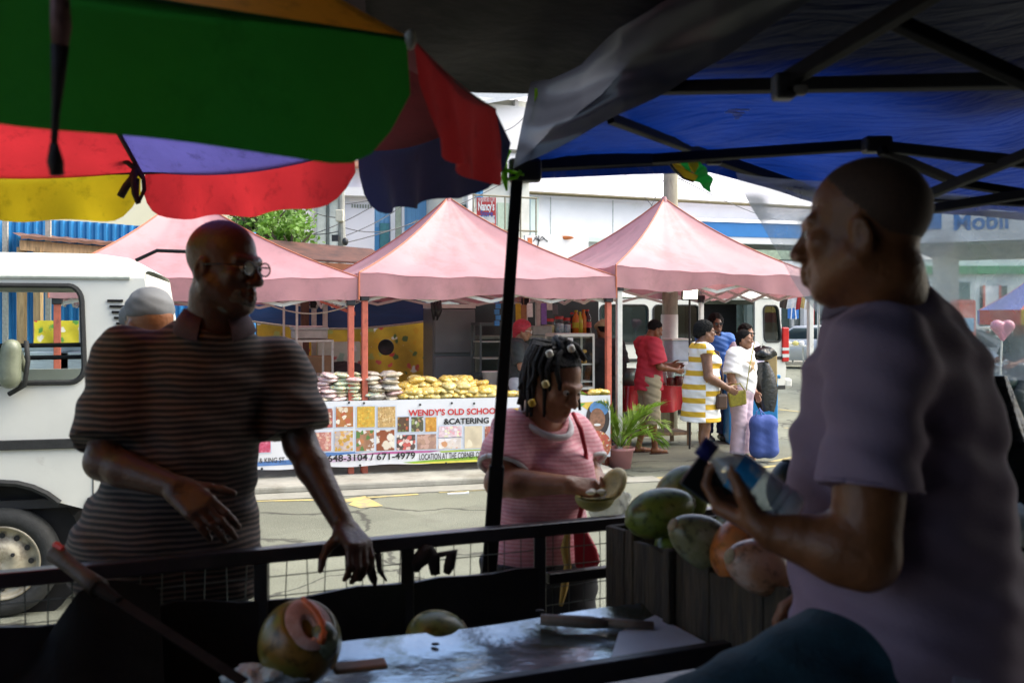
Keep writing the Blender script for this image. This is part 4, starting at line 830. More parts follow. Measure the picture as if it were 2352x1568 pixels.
# ---------------------------------------------------------------- vans
def rrect(x0, x1, z0, z1, r, n=5):
    pts = []
    for cx, cz, a0 in ((x1-r, z1-r, 0), (x0+r, z1-r, 90), (x0+r, z0+r, 180), (x1-r, z0+r, 270)):
        for i in range(n+1):
            a = math.radians(a0+90*i/n); pts.append((cx+r*math.cos(a), cz+r*math.sin(a)))
    return pts
def van(label, origin, ang, L=4.3, Wd=1.68, H=2.09, zb=.45, belt=1.28, wtop=1.86, segs=(), axles=(.87, 3.3), rw=.30, arch=.42, lean=.16, paint=None, glass=GLASS, bars=False):
    """x runs from the rear bumper to the nose, y from the side we see to the far side"""
    t = thing('minibus', label, 'van', origin); ex = rotz(ang)@V((1, 0, 0)); ey = V((-ex.y, ex.x, 0)); ey = ey if ey.y > 0 else -ey
    P = lambda x, y, z: V(origin)+ex*x+ey*y+V((0, 0, z)); zs = H-.17
    for side in (0, 1):
        yy = 0 if side == 0 else Wd; mb = MB(); inn = .045 if side == 0 else -.045
        # lower panel with wheel arches
        poly = [(.04, zb)]
        for a in axles:
            poly += [(a-arch, zb)]+[(a-arch*math.cos(PI*i/12), rw+.02+arch*math.sin(PI*i/12)) for i in range(1, 12) if rw+.02+arch*math.sin(PI*i/12) > zb]+[(a+arch, zb)]
        poly += [(L-.05, zb), (L, .9), (L-.06, belt), (.04+lean*.35, belt), (.0, .8)]
        pts = [P(x, yy, z) for x, z in poly]; mb.prism(pts, ey*inn)
        # above the belt: rings round each window, solid between
        for x0, x1, kind in segs:
            zt = zs
            def skew(x, z): return x+lean*(.35+.65*(z-belt)/(zs-belt))*max(0, 1-x/.6)
            if kind == 'solid': mb.prism([P(skew(x, z), yy, z) for x, z in ((x0, belt), (x1, belt), (x1, zt), (x0, zt))], ey*inn)
            elif kind == 'open':
                if side == 1: mb.prism([P(skew(x, z), yy, z) for x, z in ((x0, belt), (x1, belt), (x1, zt), (x0, zt))], ey*inn)
                else: mb.prism([P(x, yy, z) for x, z in ((x0, wtop+.10), (x1, wtop+.10), (x1, zt), (x0, zt))], ey*inn)
            else:
                ins = rrect(x0+.05, x1-.05, belt+.05, wtop, .09); n = len(ins); cx, cz = (x0+x1)/2, (belt+zt)/2; outp = []
                for x, z in ins:
                    dx, dz = x-cx, z-cz; k = min((x1-cx)/abs(dx) if abs(dx) > 1e-6 else 9, (zt-cz)/abs(dz) if abs(dz) > 1e-6 else 9); outp.append((cx+dx*k, cz+dz*k))
                a = [P(skew(x, z), yy, z) for x, z in outp]; b = [P(skew(x, z), yy, z) for x, z in ins]; b2 = [p+ey*inn for p in b]; a2 = [p+ey*inn for p in a]
                mb.add(a+b, [(i, (i+1) % n, n+(i+1) % n, n+i) for i in range(n)]); mb.add(b+b2, [(i, (i+1) % n, n+(i+1) % n, n+i) for i in range(n)]); mb.add(a2+b2, [(i, (i+1) % n, n+(i+1) % n, n+i) for i in range(n)])
                if side == 0 or kind == 'win':
                    g = MB(); g.add([p+ey*inn*.5 for p in b], [tuple(range(n))]); pn = part('window', g, glass, t)
                    if side == 0:
                        s = MB(); s.tube([p-ey*.004 for p in b]+[b[0]-ey*.004, b[1]-ey*.004], .016, 6); part('window_seal', s, RUBBER, pn)
        part('side_panel', mb, paint or WHITE, t)
    # roof: arched across, rounded at the tail
    mb = MB(); rows = []
    nx = 24; x_0 = lean; x_1 = L-.62
    for i in range(nx+1):
        s = i/nx; x = x_0+(x_1-x_0)*s; end = min(1, s*9); dz = (1-math.sqrt(max(0, 1-(1-end)**2)))*.11; row = []
        for j in range(17):
            a = PI*j/16; y = Wd/2-math.copysign(abs(math.cos(a))**.55, math.cos(a))*Wd/2; z = zs+(H-zs-dz)*math.sin(a)**.6
            row.append(P(x, y, z))
        rows.append(row)
    mb.grid(rows); part('roof', mb, paint or WHITE, t, True)
    g = MB(); g.tube([P(x_0+.08+(x_1-x_0-.3)*i/20, -.006, zs+.004) for i in range(21)], .012, 6); part('rain_gutter', g, M('gutter_grey', (.45, .48, .42), .5), t)
    # tail, nose, screens
    mb = MB(); mb.prism([P(.0, .046, zb), P(-.02, .046, .8), P(lean*.35, .046, belt), P(lean*.35+.04, .046, belt), P(.04, .046, .8), P(.04, .046, zb)], ey*(Wd-.092)); fr_ = [(.0, 0), (1, 0), (1, 1), (0, 1)]
    xr = lambda z: lean*(.35+.65*(z-belt)/(zs-belt))
    for y0, y1 in ((.046, .16), (Wd-.16, Wd-.046)): mb.prism([P(xr(belt), y0, belt), P(xr(belt), y1, belt), P(xr(zs), y1, zs), P(xr(zs), y0, zs)], ex*.05)
    mb.prism([P(xr(zs-.1), .046, zs-.1), P(xr(zs-.1), Wd-.046, zs-.1), P(xr(zs), Wd-.046, zs+.03), P(xr(zs), .046, zs+.03)], ex*.06); part('tail', mb, paint or WHITE, t)
    g = MB(); g.add([P(xr(belt)+.03, .16, belt), P(xr(belt)+.03, Wd-.16, belt), P(xr(zs-.1)+.03, Wd-.16, zs-.1), P(xr(zs-.1)+.03, .16, zs-.1)], [(0, 1, 2, 3)]); part('rear_window', g, glass, t)
    mb = MB(); mb.prism([P(L-.05, .046, zb), P(L, .046, .9), P(L-.06, .046, belt), P(L-.12, .046, belt), P(L-.1, .046, zb)], ey*(Wd-.092))
    for y0, y1 in ((.0, .08), (Wd-.08, Wd)): mb.prism([P(L-.06, y0, belt), P(L-.06, y1, belt), P(L-.62, y1, zs), P(L-.62, y0, zs)], ex*.06)
    part('nose', mb, paint or WHITE, t)
    g = MB(); g.add([P(L-.04, .08, belt), P(L-.04, Wd-.08, belt), P(L-.60, Wd-.08, zs), P(L-.60, .08, zs)], [(0, 1, 2, 3)]); part('windscreen', g, glass, t)
    fl = MB(); fl.box(P(L/2, Wd/2, zb+.03), (L-.2, Wd-.1, .05), Matrix((ex, ey, V((0, 0, 1)))).transposed()); part('floor', fl, DARK, t)
    for z, h in ((.98, .055), (zb+.03, .07)):
        for xa, xb in ([(.03, axles[0]-arch-.02), (axles[0]+arch+.02, axles[1]-arch-.02)] if z < .7 else [(.02, L-.1)]):
            m_ = MB(); m_.box(P((xa+xb)/2, -.008, z), (xb-xa, .022, h), Matrix((ex, ey, V((0, 0, 1)))).transposed()); part('trim_strip', m_, RUBBER, t, bev=.004)
    m_ = MB(); m_.box(P(-.07, Wd/2, .52), (.16, Wd*.98, .17), Matrix((ex, ey, V((0, 0, 1)))).transposed()); part('bumper', m_, OFFW, t, bev=.04)
    for a in axles:
        for y, sg in ((.09, -1), (Wd-.09, 1)):
            wR = Matrix((ex, V((0, 0, 1)), -ey if sg < 0 else ey)).transposed(); c = P(a, y, rw)
            w_ = MB(); w_.lathe([(rw*.66, -.09), (rw*.93, -.10), (rw, -.07), (rw, .06), (rw*.95, .088), (rw*.80, .098), (rw*.68, .085), (rw*.64, .05)], c, wR, 40); o = part('wheel', w_, RUBBER, t, True)
            rm = MB(); rm.lathe([(rw*.69, .08), (rw*.66, .095), (rw*.62, .07), (rw*.56, .035), (rw*.42, .05), (rw*.33, .085), (rw*.20, .09), (.001, .07)], c, wR, 40); part('rim', rm, M('rim_tan', (.42, .38, .28), .4, .2, 14, metal=.3, dirt=((.16, .12, .08), 8., .4)), o, True)
            if sg < 0:
                hl = MB()
                for i in range(12): aa = 2*PI*i/12; hl.lathe([(.001, .0), (.017, .0)], c+wR@V((rw*.49*math.cos(aa), rw*.49*math.sin(aa), .050)), wR, 8)
                for i in range(5): aa = 2*PI*i/5; hl.lathe([(.012, .085), (.012, .10), (.001, .10)], c+wR@V((rw*.26*math.cos(aa), rw*.26*math.sin(aa), 0)), wR, 6)
                part('rim_hole', hl, DARK, o)
            aw = MB(); aw.lathe([(.001, .0), (arch*.97, .0), (arch*.97, .30), (arch*1.0, .30)], c+V((0, 0, .02)), Matrix((ex, V((0, 0, 1)), ey if sg < 0 else -ey)).transposed(), 24); part('wheel_well', aw, BLACK, t)
            if sg < 0:
                fl_ = MB(); fl_.tube([P(a-arch*math.cos(PI*i/16)*1.0, -.006, rw+.02+arch*math.sin(PI*i/16)) for i in range(0, 17) if rw+.02+arch*math.sin(PI*i/16) > zb-.02], .02, 6); part('arch_trim', fl_, RUBBER, t)
    return t, P, ex, ey
vo = W(398, 0, 5.86); vo.z = 0
vt, VP, vx, vy = van('old white minibus parked in front of the left pink tent', vo, math.radians(194), segs=((0, .42, 'solid'), (.42, 1.55, 'win'), (1.55, 2.6, 'win'), (2.6, 3.62, 'win')), zb=.60, belt=1.28, wtop=1.885, H=2.10, axles=(.93, 3.35), rw=.31, arch=.44)
mb = MB()
for i in range(7): mb.box(VP(.30-.012*i+.02, -.006, 1.80-.033*i), (.085, .012, .014), Matrix((vx, vy, V((0, 0, 1)))).transposed())
part('air_vent', mb, BLACK, vt)
for x_ in (.44, 1.62, 2.62): mb = MB(); mb.tube([VP(x_, -.002, .64), VP(x_, -.002, 1.27)], .004, 4); part('door_seam', mb, M('seam_dark', (.10, .10, .09), .8), vt)
for z in (1.545, 1.475):
    mb = MB(); mb.tube([VP(.40 if z > 1.5 else .30, .07, z), VP(2.6, .07, z-.02)], .013, 8); mb.ell(VP(.40 if z > 1.5 else .31, .07, z), (.05, .025, .025)); part('window_bar', mb, BLACK, vt)
s = SDF(); s.rc(W(26, 800, 5.56), W(22, 868, 5.56), .052, .060, .02); s.rc(W(36, 792, 5.60), W(58, 850, 5.66), .02, .02, .02); s.build('wing_mirror', M('mirror_shell', (.20, .22, .15), .3, .3, 8), vt, .012); mb = MB(); mb.tube([W(60, 782, 5.60), W(64, 830, 5.60), W(56, 885, 5.60), W(20, 905, 5.60)], .014, 8); part('mirror_rim', mb, RUBBER, vt, True)
mb = MB(); mb.tube([VP(.22, .10, 2.04), VP(.10, .09, 2.10), VP(-.12, .08, 2.095), VP(-.19, .08, 2.06), VP(-.20, .08, 1.99)], .011, 8); am = part('mirror_arm', mb, BLACK, vt, True)
mb = MB(); fr = frame((vx*-.45+V((0, 0, -.75))), vy); mb.lathe([(.001, -.02), (.09, -.02), (.10, 0), (.09, .012), (.001, .012)], VP(-.20, .09, 1.93), Matrix((fr.col[1]*1.3, fr.col[0]*.8, fr.col[2])).transposed() if False else Matrix(((vx*-.42+V((0, 0, -.8)))*1.15, vy*.75, V((0, 0, .4))+vx*-.9)).transposed(), 18); part('mirror', mb, M('mirror_back', (.20, .26, .24), .25, .1), am, True)
# seats inside the van, seen through the glass
for x in (1.25, 2.2):
    s = SDF(); s.rc(VP(x, .45, 1.0), VP(x-.08, .45, 1.42), .13, .11, .05); s.rc(VP(x, 1.2, 1.0), VP(x-.08, 1.2, 1.42), .13, .11, .05); s.rc(VP(x, .4, .95), VP(x, 1.25, .95), .16, .16, .05); s.rc(VP(x-.09, .45, 1.56), VP(x-.09, .45, 1.60), .085, .08, .03)
    s.build('seat', M('seat_cloth', (.34, .36, .28), .8, .2, 12), vt, .02)
ro = W(1806, 0, 18.0); ro.z = 0
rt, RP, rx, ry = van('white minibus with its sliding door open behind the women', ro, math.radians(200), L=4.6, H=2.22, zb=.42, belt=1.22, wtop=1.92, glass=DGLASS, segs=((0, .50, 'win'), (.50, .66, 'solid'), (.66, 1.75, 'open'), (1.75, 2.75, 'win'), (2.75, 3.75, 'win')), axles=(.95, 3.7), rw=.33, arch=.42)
mb = MB(); mb.box(RP(.03, -.012, 1.22), (.14, .05, .62), Matrix((rx, ry, V((0, 0, 1)))).transposed()); tl = part('tail_light', mb, M('red_lens', (.50, .02, .02), .15, .1), rt, bev=.02)
mb = MB(); mb.box(RP(.03, -.012, 1.02), (.142, .054, .06), Matrix((rx, ry, V((0, 0, 1)))).transposed()); mb.box(RP(.03, -.012, 1.14), (.142, .054, .05), Matrix((rx, ry, V((0, 0, 1)))).transposed()); part('clear_lens', mb, M('white_lens', (.6, .62, .6), .2, .1), tl)
mb = MB(); mb.box(RP(1.2, .6, 1.3), (1.05, .05, 1.3), Matrix((rx, ry, V((0, 0, 1)))).transposed()); part('doorway_shade_panel', mb, BLACK, rt)  # black panel standing in for the shaded interior behind the open door

# ---------------------------------------------------------------- far cars and the fuel station
def sedan(paintc, label, loc, ang, group=None, nm='parked_car'):
    t = thing(nm, label, 'car', (0, 0, 0), group); pm = M('car_paint', paintc, .25, .05, 2, metal=.3, coat=.6)
    prof = [(-2.2, .45, .62), (-2.15, .80, .68), (-1.2, .95, .76), (-.55, .98, .78), (.9, 1.0, .79), (1.55, 1.0, .77), (2.1, .93, .70), (2.2, .6, .62)]
    rows = []
    for x, zt, hw in prof: rows.append([V((x, -hw, .28)), V((x, -hw*1.12, .5)), V((x, -hw*1.1, zt*.8)), V((x, -hw, zt)), V((x, 0, zt+.03)), V((x, hw, zt)), V((x, hw*1.1, zt*.8)), V((x, hw*1.12, .5)), V((x, hw, .28))])
    mb = MB(); mb.grid(rows); mb.add(rows[0], [tuple(range(9))]); mb.add(rows[-1], [tuple(range(8, -1, -1))]); b = part('body', mb, pm, t, True); bevel(b, .03)
    cab = [(-.95, .97, .74), (-.25, 1.40, .60), (.75, 1.44, .60), (1.65, 1.0, .72)]
    mb = MB(); mb.grid([[V((x, -hw, .96 if i in (0, 3) else .97)), V((x, -hw if i in (0, 3) else -hw-.0, z)), V((x, 0, z+(.03 if i in (1, 2) else .0))), V((x, hw, z)), V((x, hw, .97))] for i, (x, z, hw) in enumerate(cab)]); part('roof', mb, pm, t, True)
    for sy in (-1, 1):
        g = MB(); g.add([V((-.78, sy*.735, 1.0)), V((.28, sy*.745, 1.0)), V((.28, sy*.625, 1.36)), V((-.22, sy*.62, 1.36))], [(0, 1, 2, 3)]); g.add([V((.34, sy*.745, 1.0)), V((1.3, sy*.725, 1.0)), V((.78, sy*.62, 1.39)), V((.34, sy*.625, 1.37))], [(0, 1, 2, 3)]); part('side_window', g, DGLASS, t)
    g = MB(); g.add([V((-1.0, -.62, 1.0)), V((-1.0, .62, 1.0)), V((-.30, .54, 1.40)), V((-.30, -.54, 1.40))], [(0, 1, 2, 3)]); part('windscreen', g, DGLASS, t)
    g = MB(); g.add([V((1.66, -.6, 1.03)), V((1.66, .6, 1.03)), V((.86, .52, 1.45)), V((.86, -.52, 1.45))], [(0, 1, 2, 3)]); part('rear_window', g, DGLASS, t)
    for x in (-1.35, 1.35):
        for sy in (-1, 1):
            R = Matrix((V((1, 0, 0)), V((0, 0, 1)), V((0, sy, 0)))).transposed(); wv = MB(); wv.lathe([(.001, .06), (.30, .08), (.31, .0), (.31, -.1), (.001, -.1)], (x, sy*.80, .31), R, 20); o = part('wheel', wv, RUBBER, t, True)
            rm = MB(); rm.lathe([(.001, .10), (.06, .095), (.19, .088)], (x, sy*.80, .31), R, 14); part('rim', rm, STEEL, o, True)
    for sy in (-1, 1):
        l = MB(); l.box((2.14, sy*.56, .78), (.16, .30, .16)); part('tail_light', l, M('car_red', (.45, .02, .02), .2, .05), t, bev=.03); l = MB(); l.box((-2.13, sy*.52, .70), (.14, .30, .12)); part('headlight', l, M('car_clear', (.6, .62, .64), .1, .05), t, bev=.03)
    pl = MB(); pl.box((2.225, 0, .72), (.02, .45, .13)); part('number_plate', pl, INKW, t)
    t.location = loc; t.rotation_euler = (0, 0, ang); return t
q = W(1838, 825, 30); q.z = 0
sedan((.50, .52, .54), 'silver saloon parked behind the table of goods across the far road', V((W(1843, 0, 34).x, 34, 0)), math.radians(-22))
sedan((.46, .50, .55), 'grey saloon half hidden behind the hanging plastic sheet', V((W(1950, 0, 33).x+.8, 32.5, 0)), math.radians(-60))
sedan((.55, .58, .60), 'pale silver car parked past the shoulder of the man in the purple shirt', V((W(2205, 0, 24).x, 25, 0)), math.radians(-28))
sedan((.05, .06, .06), 'dark car behind the pale silver car at the fuel station', V((W(2290, 0, 29).x, 30.5, 0)), math.radians(-10))
# table of goods with wares, far side
c = W(1822, 795, 25); t = thing('goods_table', 'white folding table with small wares before the silver saloon', 'table', V((c.x, 25, 0)))
mb = MB(); mb.box(V((c.x, 25, c.z)), (.75, .5, .04)); part('tabletop', mb, WHITE, t)
for x in (-1, 1): 
    for y in (-1, 1): mb = MB(); mb.bar(V((c.x+x*.33, 25+y*.2, 0)), V((c.x+x*.30, 25+y*.2, c.z)), .03, .03); part('leg', mb, WHITE, t)
for i, (dx, col, nm) in enumerate([(-.28, (.7, .6, .1), 'yellow'), (-.12, (.75, .73, .6), 'cream'), (.06, (.7, .62, .2), 'mustard'), (.2, (.75, .75, .75), 'white')]):
    blob('ware', V((c.x+dx, 25, c.z+.07)), (.085, .07, .06), M('ware_'+nm, col, .5), nm+' bundle on the white folding table', 'goods', 40+i, group='wares on the folding table', n=12, k=8)
# clothes on a line, poles and signs of the far shops
rowc = [(1803, 16, (.05, .03, .02), 'dark brown'), (1822, 20, (.72, .70, .70), 'white lace'), (1838, 10, (.45, .03, .03), 'red'), (1848, 8, (.6, .42, .15), 'tan'), (1862, 14, (.7, .66, .58), 'cream')]
for px, wd, col, nm in rowc:
    mb = MB(); a = W(px-wd/2, 674, 24); b = W(px+wd/2, 674, 24); a2 = W(px-wd/2-6, 706+(px % 3)*3, 24); b2 = W(px+wd/2-5, 703+(px % 5)*2, 24); mb.grid([[a.lerp(b, i/6).lerp(a2.lerp(b2, i/6), j/5)+V((0, .03*math.sin(i*1.5)*j/5, 0)) for i in range(7)] for j in range(6)])
    solo('hanging_garment', mb, M('garment_'+nm, col, .8, .2, 14), nm+' garment hanging past the right edge of the pink tent', 'clothing', 'garments on the far rail', smooth=True)
mb = MB(); mb.tube([W(1785, 673, 24), W(1880, 673, 24)], .03, 6); mb.tube([W(1785, 673, 24), V((W(1785, 0, 24).x, 24, 0))], .03, 6); mb.tube([W(1880, 673, 24), V((W(1880, 0, 24).x, 24, 0))], .03, 6); solo('clothes_rail', mb, STEEL, 'metal rail carrying the garments beyond the minibus', 'rail')
t = thing('blue_sign_board', 'small blue and white board standing behind the silver saloon', 'sign', W(1827, 735, 35)); 
mb = MB(); mb.box(W(1822, 718, 35), (.38*1.0, .05, .42)); part('panel', mb, M('sign_blue', (.03, .16, .48), .5), t); mb = MB(); c = W(1822, 718, 35); 
for x in (-.09, .09): mb.bar(c+V((x, -.04, -.24)), c+V((x*.6, -.04, .25)), .03, .02)
mb.bar(c+V((-.06, -.04, .23)), c+V((.06, -.04, .23)), .02, .04); part('white_frame', mb, INKW, t); mb = MB(); mb.tube([c+V((0, .05, -.2)), V((c.x, c.y+.05, .12))], .04, 6); part('pole', mb, STEEL, t)
for px, wd, lb in [(1865, 9, 'narrow red banner hung on the far shop front beyond the garments'), (1901, 9, 'red pennant on the far shop front beside the plastic sheet')]:
    mb = MB(); c = W(px, 722, 36); mb.box(c, (wd/FP*36*1.1, .06, .75)); solo('shop_banner', mb, M('shop_red', (.50, .05, .04), .5, .2, 6), lb, 'banner')
# fuel station
FASC = M('station_white', (.70, .72, .74), .4, .06, 2); SBLUE = M('station_blue', (.03, .20, .52), .4, .06, 2)
t = thing('fuel_station', 'fuel station canopy with blue letters on its white fascia', 'fuel station', V((W(2172, 0, 23).x, 24, 0)))
fa, fb = W(2075, 0, 22.5), W(2560, 0, 20.5); z0, z1 = W(0, 556, 22).z, W(0, 470, 22).z; dv = V((fb.x-fa.x, fb.y-fa.y, 0)).normalized(); bk = V((-dv.y, dv.x, 0))
mb = MB(); A, B = V((fa.x, fa.y, z0)), V((fb.x, fb.y, z0)); mb.prism([A, B, B+bk*7, A+bk*7], (0, 0, z1-z0)); part('canopy', mb, FASC, t)
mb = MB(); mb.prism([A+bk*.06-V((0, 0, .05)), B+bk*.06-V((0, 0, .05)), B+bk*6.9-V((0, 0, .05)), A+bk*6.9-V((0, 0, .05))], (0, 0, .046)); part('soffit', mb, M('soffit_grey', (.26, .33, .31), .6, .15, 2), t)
mb = MB(); a_ = A+dv*.02-bk*.006; l_ = (W(2165, 0, 22.3).x-fa.x)*1.02; mb.prism([a_+V((0, 0, .30)), a_+dv*l_*.95+V((0, 0, .30)), a_+dv*l_*.95+V((0, 0, z1-z0-.01)), a_+V((0, 0, z1-z0-.01))], bk*-.01); part('blue_band', mb, SBLUE, t)
o_ = A+dv*(W(2192, 0, 22.2).x-fa.x)*1.03-bk*.03+V((0, 0, .26)); text('lettering', 'Mobil', o_, dv, (0, 0, 1), .52, SBLUE, t, width=1.08, bold=.02)
for px, Y in ((2172, 23.0), (2420, 22.4)):
    q = W(px, 0, Y); mb = MB(); mb.box(V((q.x, Y, z0/2)), (.44, .40, z0-.02)); part('column', mb, M('column_grey', (.58, .60, .56), .6, .1, 3), t)
t = thing('fuel_pump', 'orange-red fuel pump beside the station column', 'fuel pump', V((W(2212, 0, 22).x, 22, 0))); q = W(2212, 0, 22)
RED2 = M('pump_red', (.55, .14, .09), .4, .1)
mb = MB(); mb.box(V((q.x, 22, 1.05)), (.42, .4, 2.1)); part('housing', mb, RED2, t, bev=.05); mb = MB(); mb.box(V((q.x, 21.79, 1.55)), (.30, .02, .3)); mb.box(V((q.x, 21.79, .9)), (.28, .02, .75)); part('panel', mb, M('pump_panel', (.25, .42, .55), .3), t); mb = MB(); mb.tube([V((q.x+.2, 21.8, 1.3)), V((q.x+.34, 21.7, .7)), V((q.x+.28, 21.8, .3)), V((q.x+.22, 21.8, 1.0))], .02, 6); part('hose', mb, RUBBER, t)
mb = MB(); q = W(2130, 690, 24); t = thing('pump_sign', 'round-topped red sign board at the station behind the collar of the purple shirt', 'sign', V((q.x, 24, 0))); mb.box(V((q.x, 24, q.z+.1)), (.65, .12, .45)); part('board', mb, RED2, t, bev=.05); mb = MB(); mb.bar(V((q.x, 24, 0)), V((q.x, 24, q.z)), .1, .1); part('post', mb, OFFW, t)
# shop behind the station
t = thing('station_shop', 'pale green station shop with dark windows at the back', 'building', V((W(2300, 0, 37).x, 38, 0)))
x0, x1 = W(2030, 0, 37).x, W(2700, 0, 37).x; mb = MB(); mb.box(V(((x0+x1)/2, 40, 1.95)), (x1-x0, 5, 3.9)); part('wall', mb, M('shop_wall', (.62, .68, .66), .7, .08, 1), t)
mb = MB(); mb.box(V(((x0+x1)/2, 37.45, 3.5)), (x1-x0, .3, .3)); part('eave', mb, M('shop_eave', (.10, .30, .14), .6), t)
mb = MB(); xa = W(2185, 0, 37).x; mb.box(V((xa+.35, 37.47, 2.3)), (1.1, .06, 1.5)); part('window', mb, M('shop_glass', (.12, .20, .19), .15), t)
mb = MB(); xb = W(2290, 0, 37).x; mb.box(V((xb+.1, 37.47, 1.6)), (1.0, .06, 2.6)); part('door', mb, M('shop_door', (.07, .12, .10), .3), t); mb = MB(); mb.box(V((xb+.0, 37.40, 2.4)), (.55, .05, 1.0)); part('poster', mb, FASC, t); mb = MB(); [mb.box(V((xb+.0+d, 37.38, 2.4)), (.08, .05, 1.05)) for d in (-.3, .3)]; part('poster_frame', mb, RED2, t)
mb = MB(); mb.box(V((xb-.6, 37.2, .65)), (3.5, .3, 1.1)); part('plinth', mb, M('shop_plinth', (.42, .46, .26), .7), t)
# far striped umbrella, balloon, person with a motorbike
def gore_umbrella(c, R, h, cols, label, n=8, drop=.22):
    t = thing('market_umbrella', label, 'umbrella', V((c.x, c.y, 0))); ms = [M('gore%d' % i, q, .6, .1, 4, trans=.35) for i, q in enumerate(cols)]
    for i in range(n):
        a, b = 2*PI*i/n, 2*PI*(i+1)/n; mb = MB(); pa, pb = c+V((R*math.cos(a), R*math.sin(a), 0)), c+V((R*math.cos(b), R*math.sin(b), 0)); ap = c+V((0, 0, h)); mb.grid([[pa.lerp(pb, s/6).lerp(ap, t_/6)-V((0, 0, .04*math.sin(PI*t_/6))) for s in range(7)] for t_ in range(7)]); part('panel', mb, ms[i % len(ms)], t, True)
        mb = MB(); mb.grid([[pa.lerp(pb, s/6)-V((0, 0, drop*q/3)) for s in range(7)] for q in range(4)]); part('valance', mb, ms[(i+1) % len(ms)], t)
    mb = MB(); mb.tube([V((c.x, c.y, 0)), c+V((0, 0, h))], .025, 8); part('pole', mb, OFFW, t)
gore_umbrella(W(2395, 712, 15), .95, .62, [(.20, .24, .55), (.62, .14, .10), (.65, .5, .04), (.55, .18, .16)], 'blue red and yellow umbrella at the fuel station kerb')
c = W(2303, 758, 13); t = thing('heart_balloon', 'pink heart-shaped foil balloon on a white stick', 'balloon', W(2300, 860, 13)); s = SDF(); 
for x in (-1, 1): s.rc(c+V((x*.07, 0, .05)), c+V((x*.006, 0, -.12)), .085, .02, .03)
s.build('balloon', M('pink_foil', (.68, .25, .34), .2, .1), t, .012); mb = MB(); mb.tube([c+V((-.01, 0, -.12)), W(2296, 900, 13)], .013, 6); part('stick', mb, WHITE, t)
# pole of concrete, its flag is further on
mb = MB(); q = W(1540, 0, 14.6); mb.tube([V((q.x-.02, 14.6, 0)), V((q.x, 14.6, 3)), V((q.x+.03, 14.6, 7.5))], [.125, .11, .085], 16); mb.lathe([(.128, 1.15), (.126, 1.75)], V((q.x-.015, 14.6, 0)), None, 16, m=1)
solo('utility_pole', mb, [M('pole_concrete', (.34, .32, .24), .85, .25, 5, bump=.2, stretch=(4, 4, 1)), M('pole_white_band', (.62, .60, .54), .8, .1, 5)], 'grey concrete utility pole rising behind the right pink tent', 'utility pole', smooth=True)
# recycle bin
q = W(1722, 0, 13.6); t = thing('blue_bin', 'bright blue square bin behind the girl in white', 'bin', V((q.x, 13.6, 0))); z = W(0, 866, 13.6).z; BB = M('bin_blue', (.02, .23, .55), .35, .1); mb = MB(); mb.prism([V((q.x+a*.33, 13.6+b*.22, .0)) for a, b in ((-1, -1), (1, -1), (1, 1), (-1, 1))], (0, 0, z)); part('tub', mb, BB, t, bev=.02); mb = MB(); mb.box(V((q.x, 13.6, z+.02)), (.72, .5, .05)); part('rim', mb, BB, t, bev=.015)

# ---------------------------------------------------------------- buildings
def wallq(name, mat, px0, px1, Y0, Y1, z0, z1, parent, depth=4.0, label=None):
    a, b = W(px0, 0, Y0), W(px1, 0, Y1); a.z = b.z = z0; d = (b-a).normalized(); n = V((-d.y, d.x, 0)); mb = MB(); mb.prism([a, b, b+n*depth, a+n*depth], (0, 0, z1-z0)); return part(name, mb, mat, parent, label=label), a, d, n
def strip(name, mat, a, d, n, s0, s1, z0, z1, parent, out=.1, back=.0):
    mb = MB(); p, q = a+d*s0, a+d*s1; p = V((p.x, p.y, z0)); q = V((q.x, q.y, z0)); mb.prism([p-n*out, q-n*out, q+n*back-n*.003, p+n*back-n*.003], (0, 0, z1-z0)); return part(name, mb, mat, parent)
WALLW = M('white_render', (.76, .75, .77), .8, .04, 1.2, dirt=((.60, .60, .55), .8, .28)); WALLG = M('pale_green_render', (.60, .68, .62), .8, .08, 1.5); CREAM = M('cream_render', (.76, .70, .50), .8, .04, 1.); ZINC = M('zinc_sheet', (.36, .37, .36), .5, .3, 3, stretch=(10, 10, 1), metal=.4)
LILAC = M('lilac_render', (.68, .66, .72), .8, .04, 1.)
# big white block in the middle
t = thing('white_building', 'long plain white building with a dark gutter line behind the middle tents', 'building', V((6, 39, 0)))
_, a, d, n = wallq('wall', WALLW, 1205, 2140, 39, 47.2, 0, 6.65, t, 9)
mb = MB(); p = a-n*.3; p.z = 6.65; q = a+d*20-n*.3; q.z = 6.65; r_ = a+d*20+n*8; r_.z = 12.4; s_ = a+n*8; s_.z = 12.4; mb.grid([[p.lerp(q, i/24).lerp(s_.lerp(r_, i/24), j/10) for i in range(25)] for j in range(11)]); mb.prism([p-V((0, 0, .2)), q-V((0, 0, .2)), q+n*.04-V((0, 0, .2)), p+n*.04-V((0, 0, .2))], (0, 0, .195)); part('roof', mb, M('white_roof', (.72, .69, .76), .5, .03, 1.), t)
mb = MB(); g0, g1 = a-n*.38, a+d*20-n*.38; g0.z = g1.z = 6.56; mb.tube([g0, g1], .07, 8); part('gutter', mb, M('gutter_dark', (.10, .08, .03), .6, .3, 8), t)
strip('ledge', WALLG, a, d, n, .15, 7.5, 4.73, 4.9, t, .5); strip('ledge', WALLG, a, d, n, .15, 9.0, 4.1, 4.25, t, .33); strip('pipe_box', WALLG, a, d, n, .18, .52, 0, 6.6, t, .18); strip('window_band', M('window_pale', (.50, .58, .56), .2), a, d, n, 1.4, 6.7, 2.9, 3.95, t, .04)
for k in range(2): strip('wall_seam', M('seam_grey', (.45, .47, .46), .8), a, d, n, 1.1+2.8*k, 1.14+2.8*k, 5.0, 6.6, t, .014)
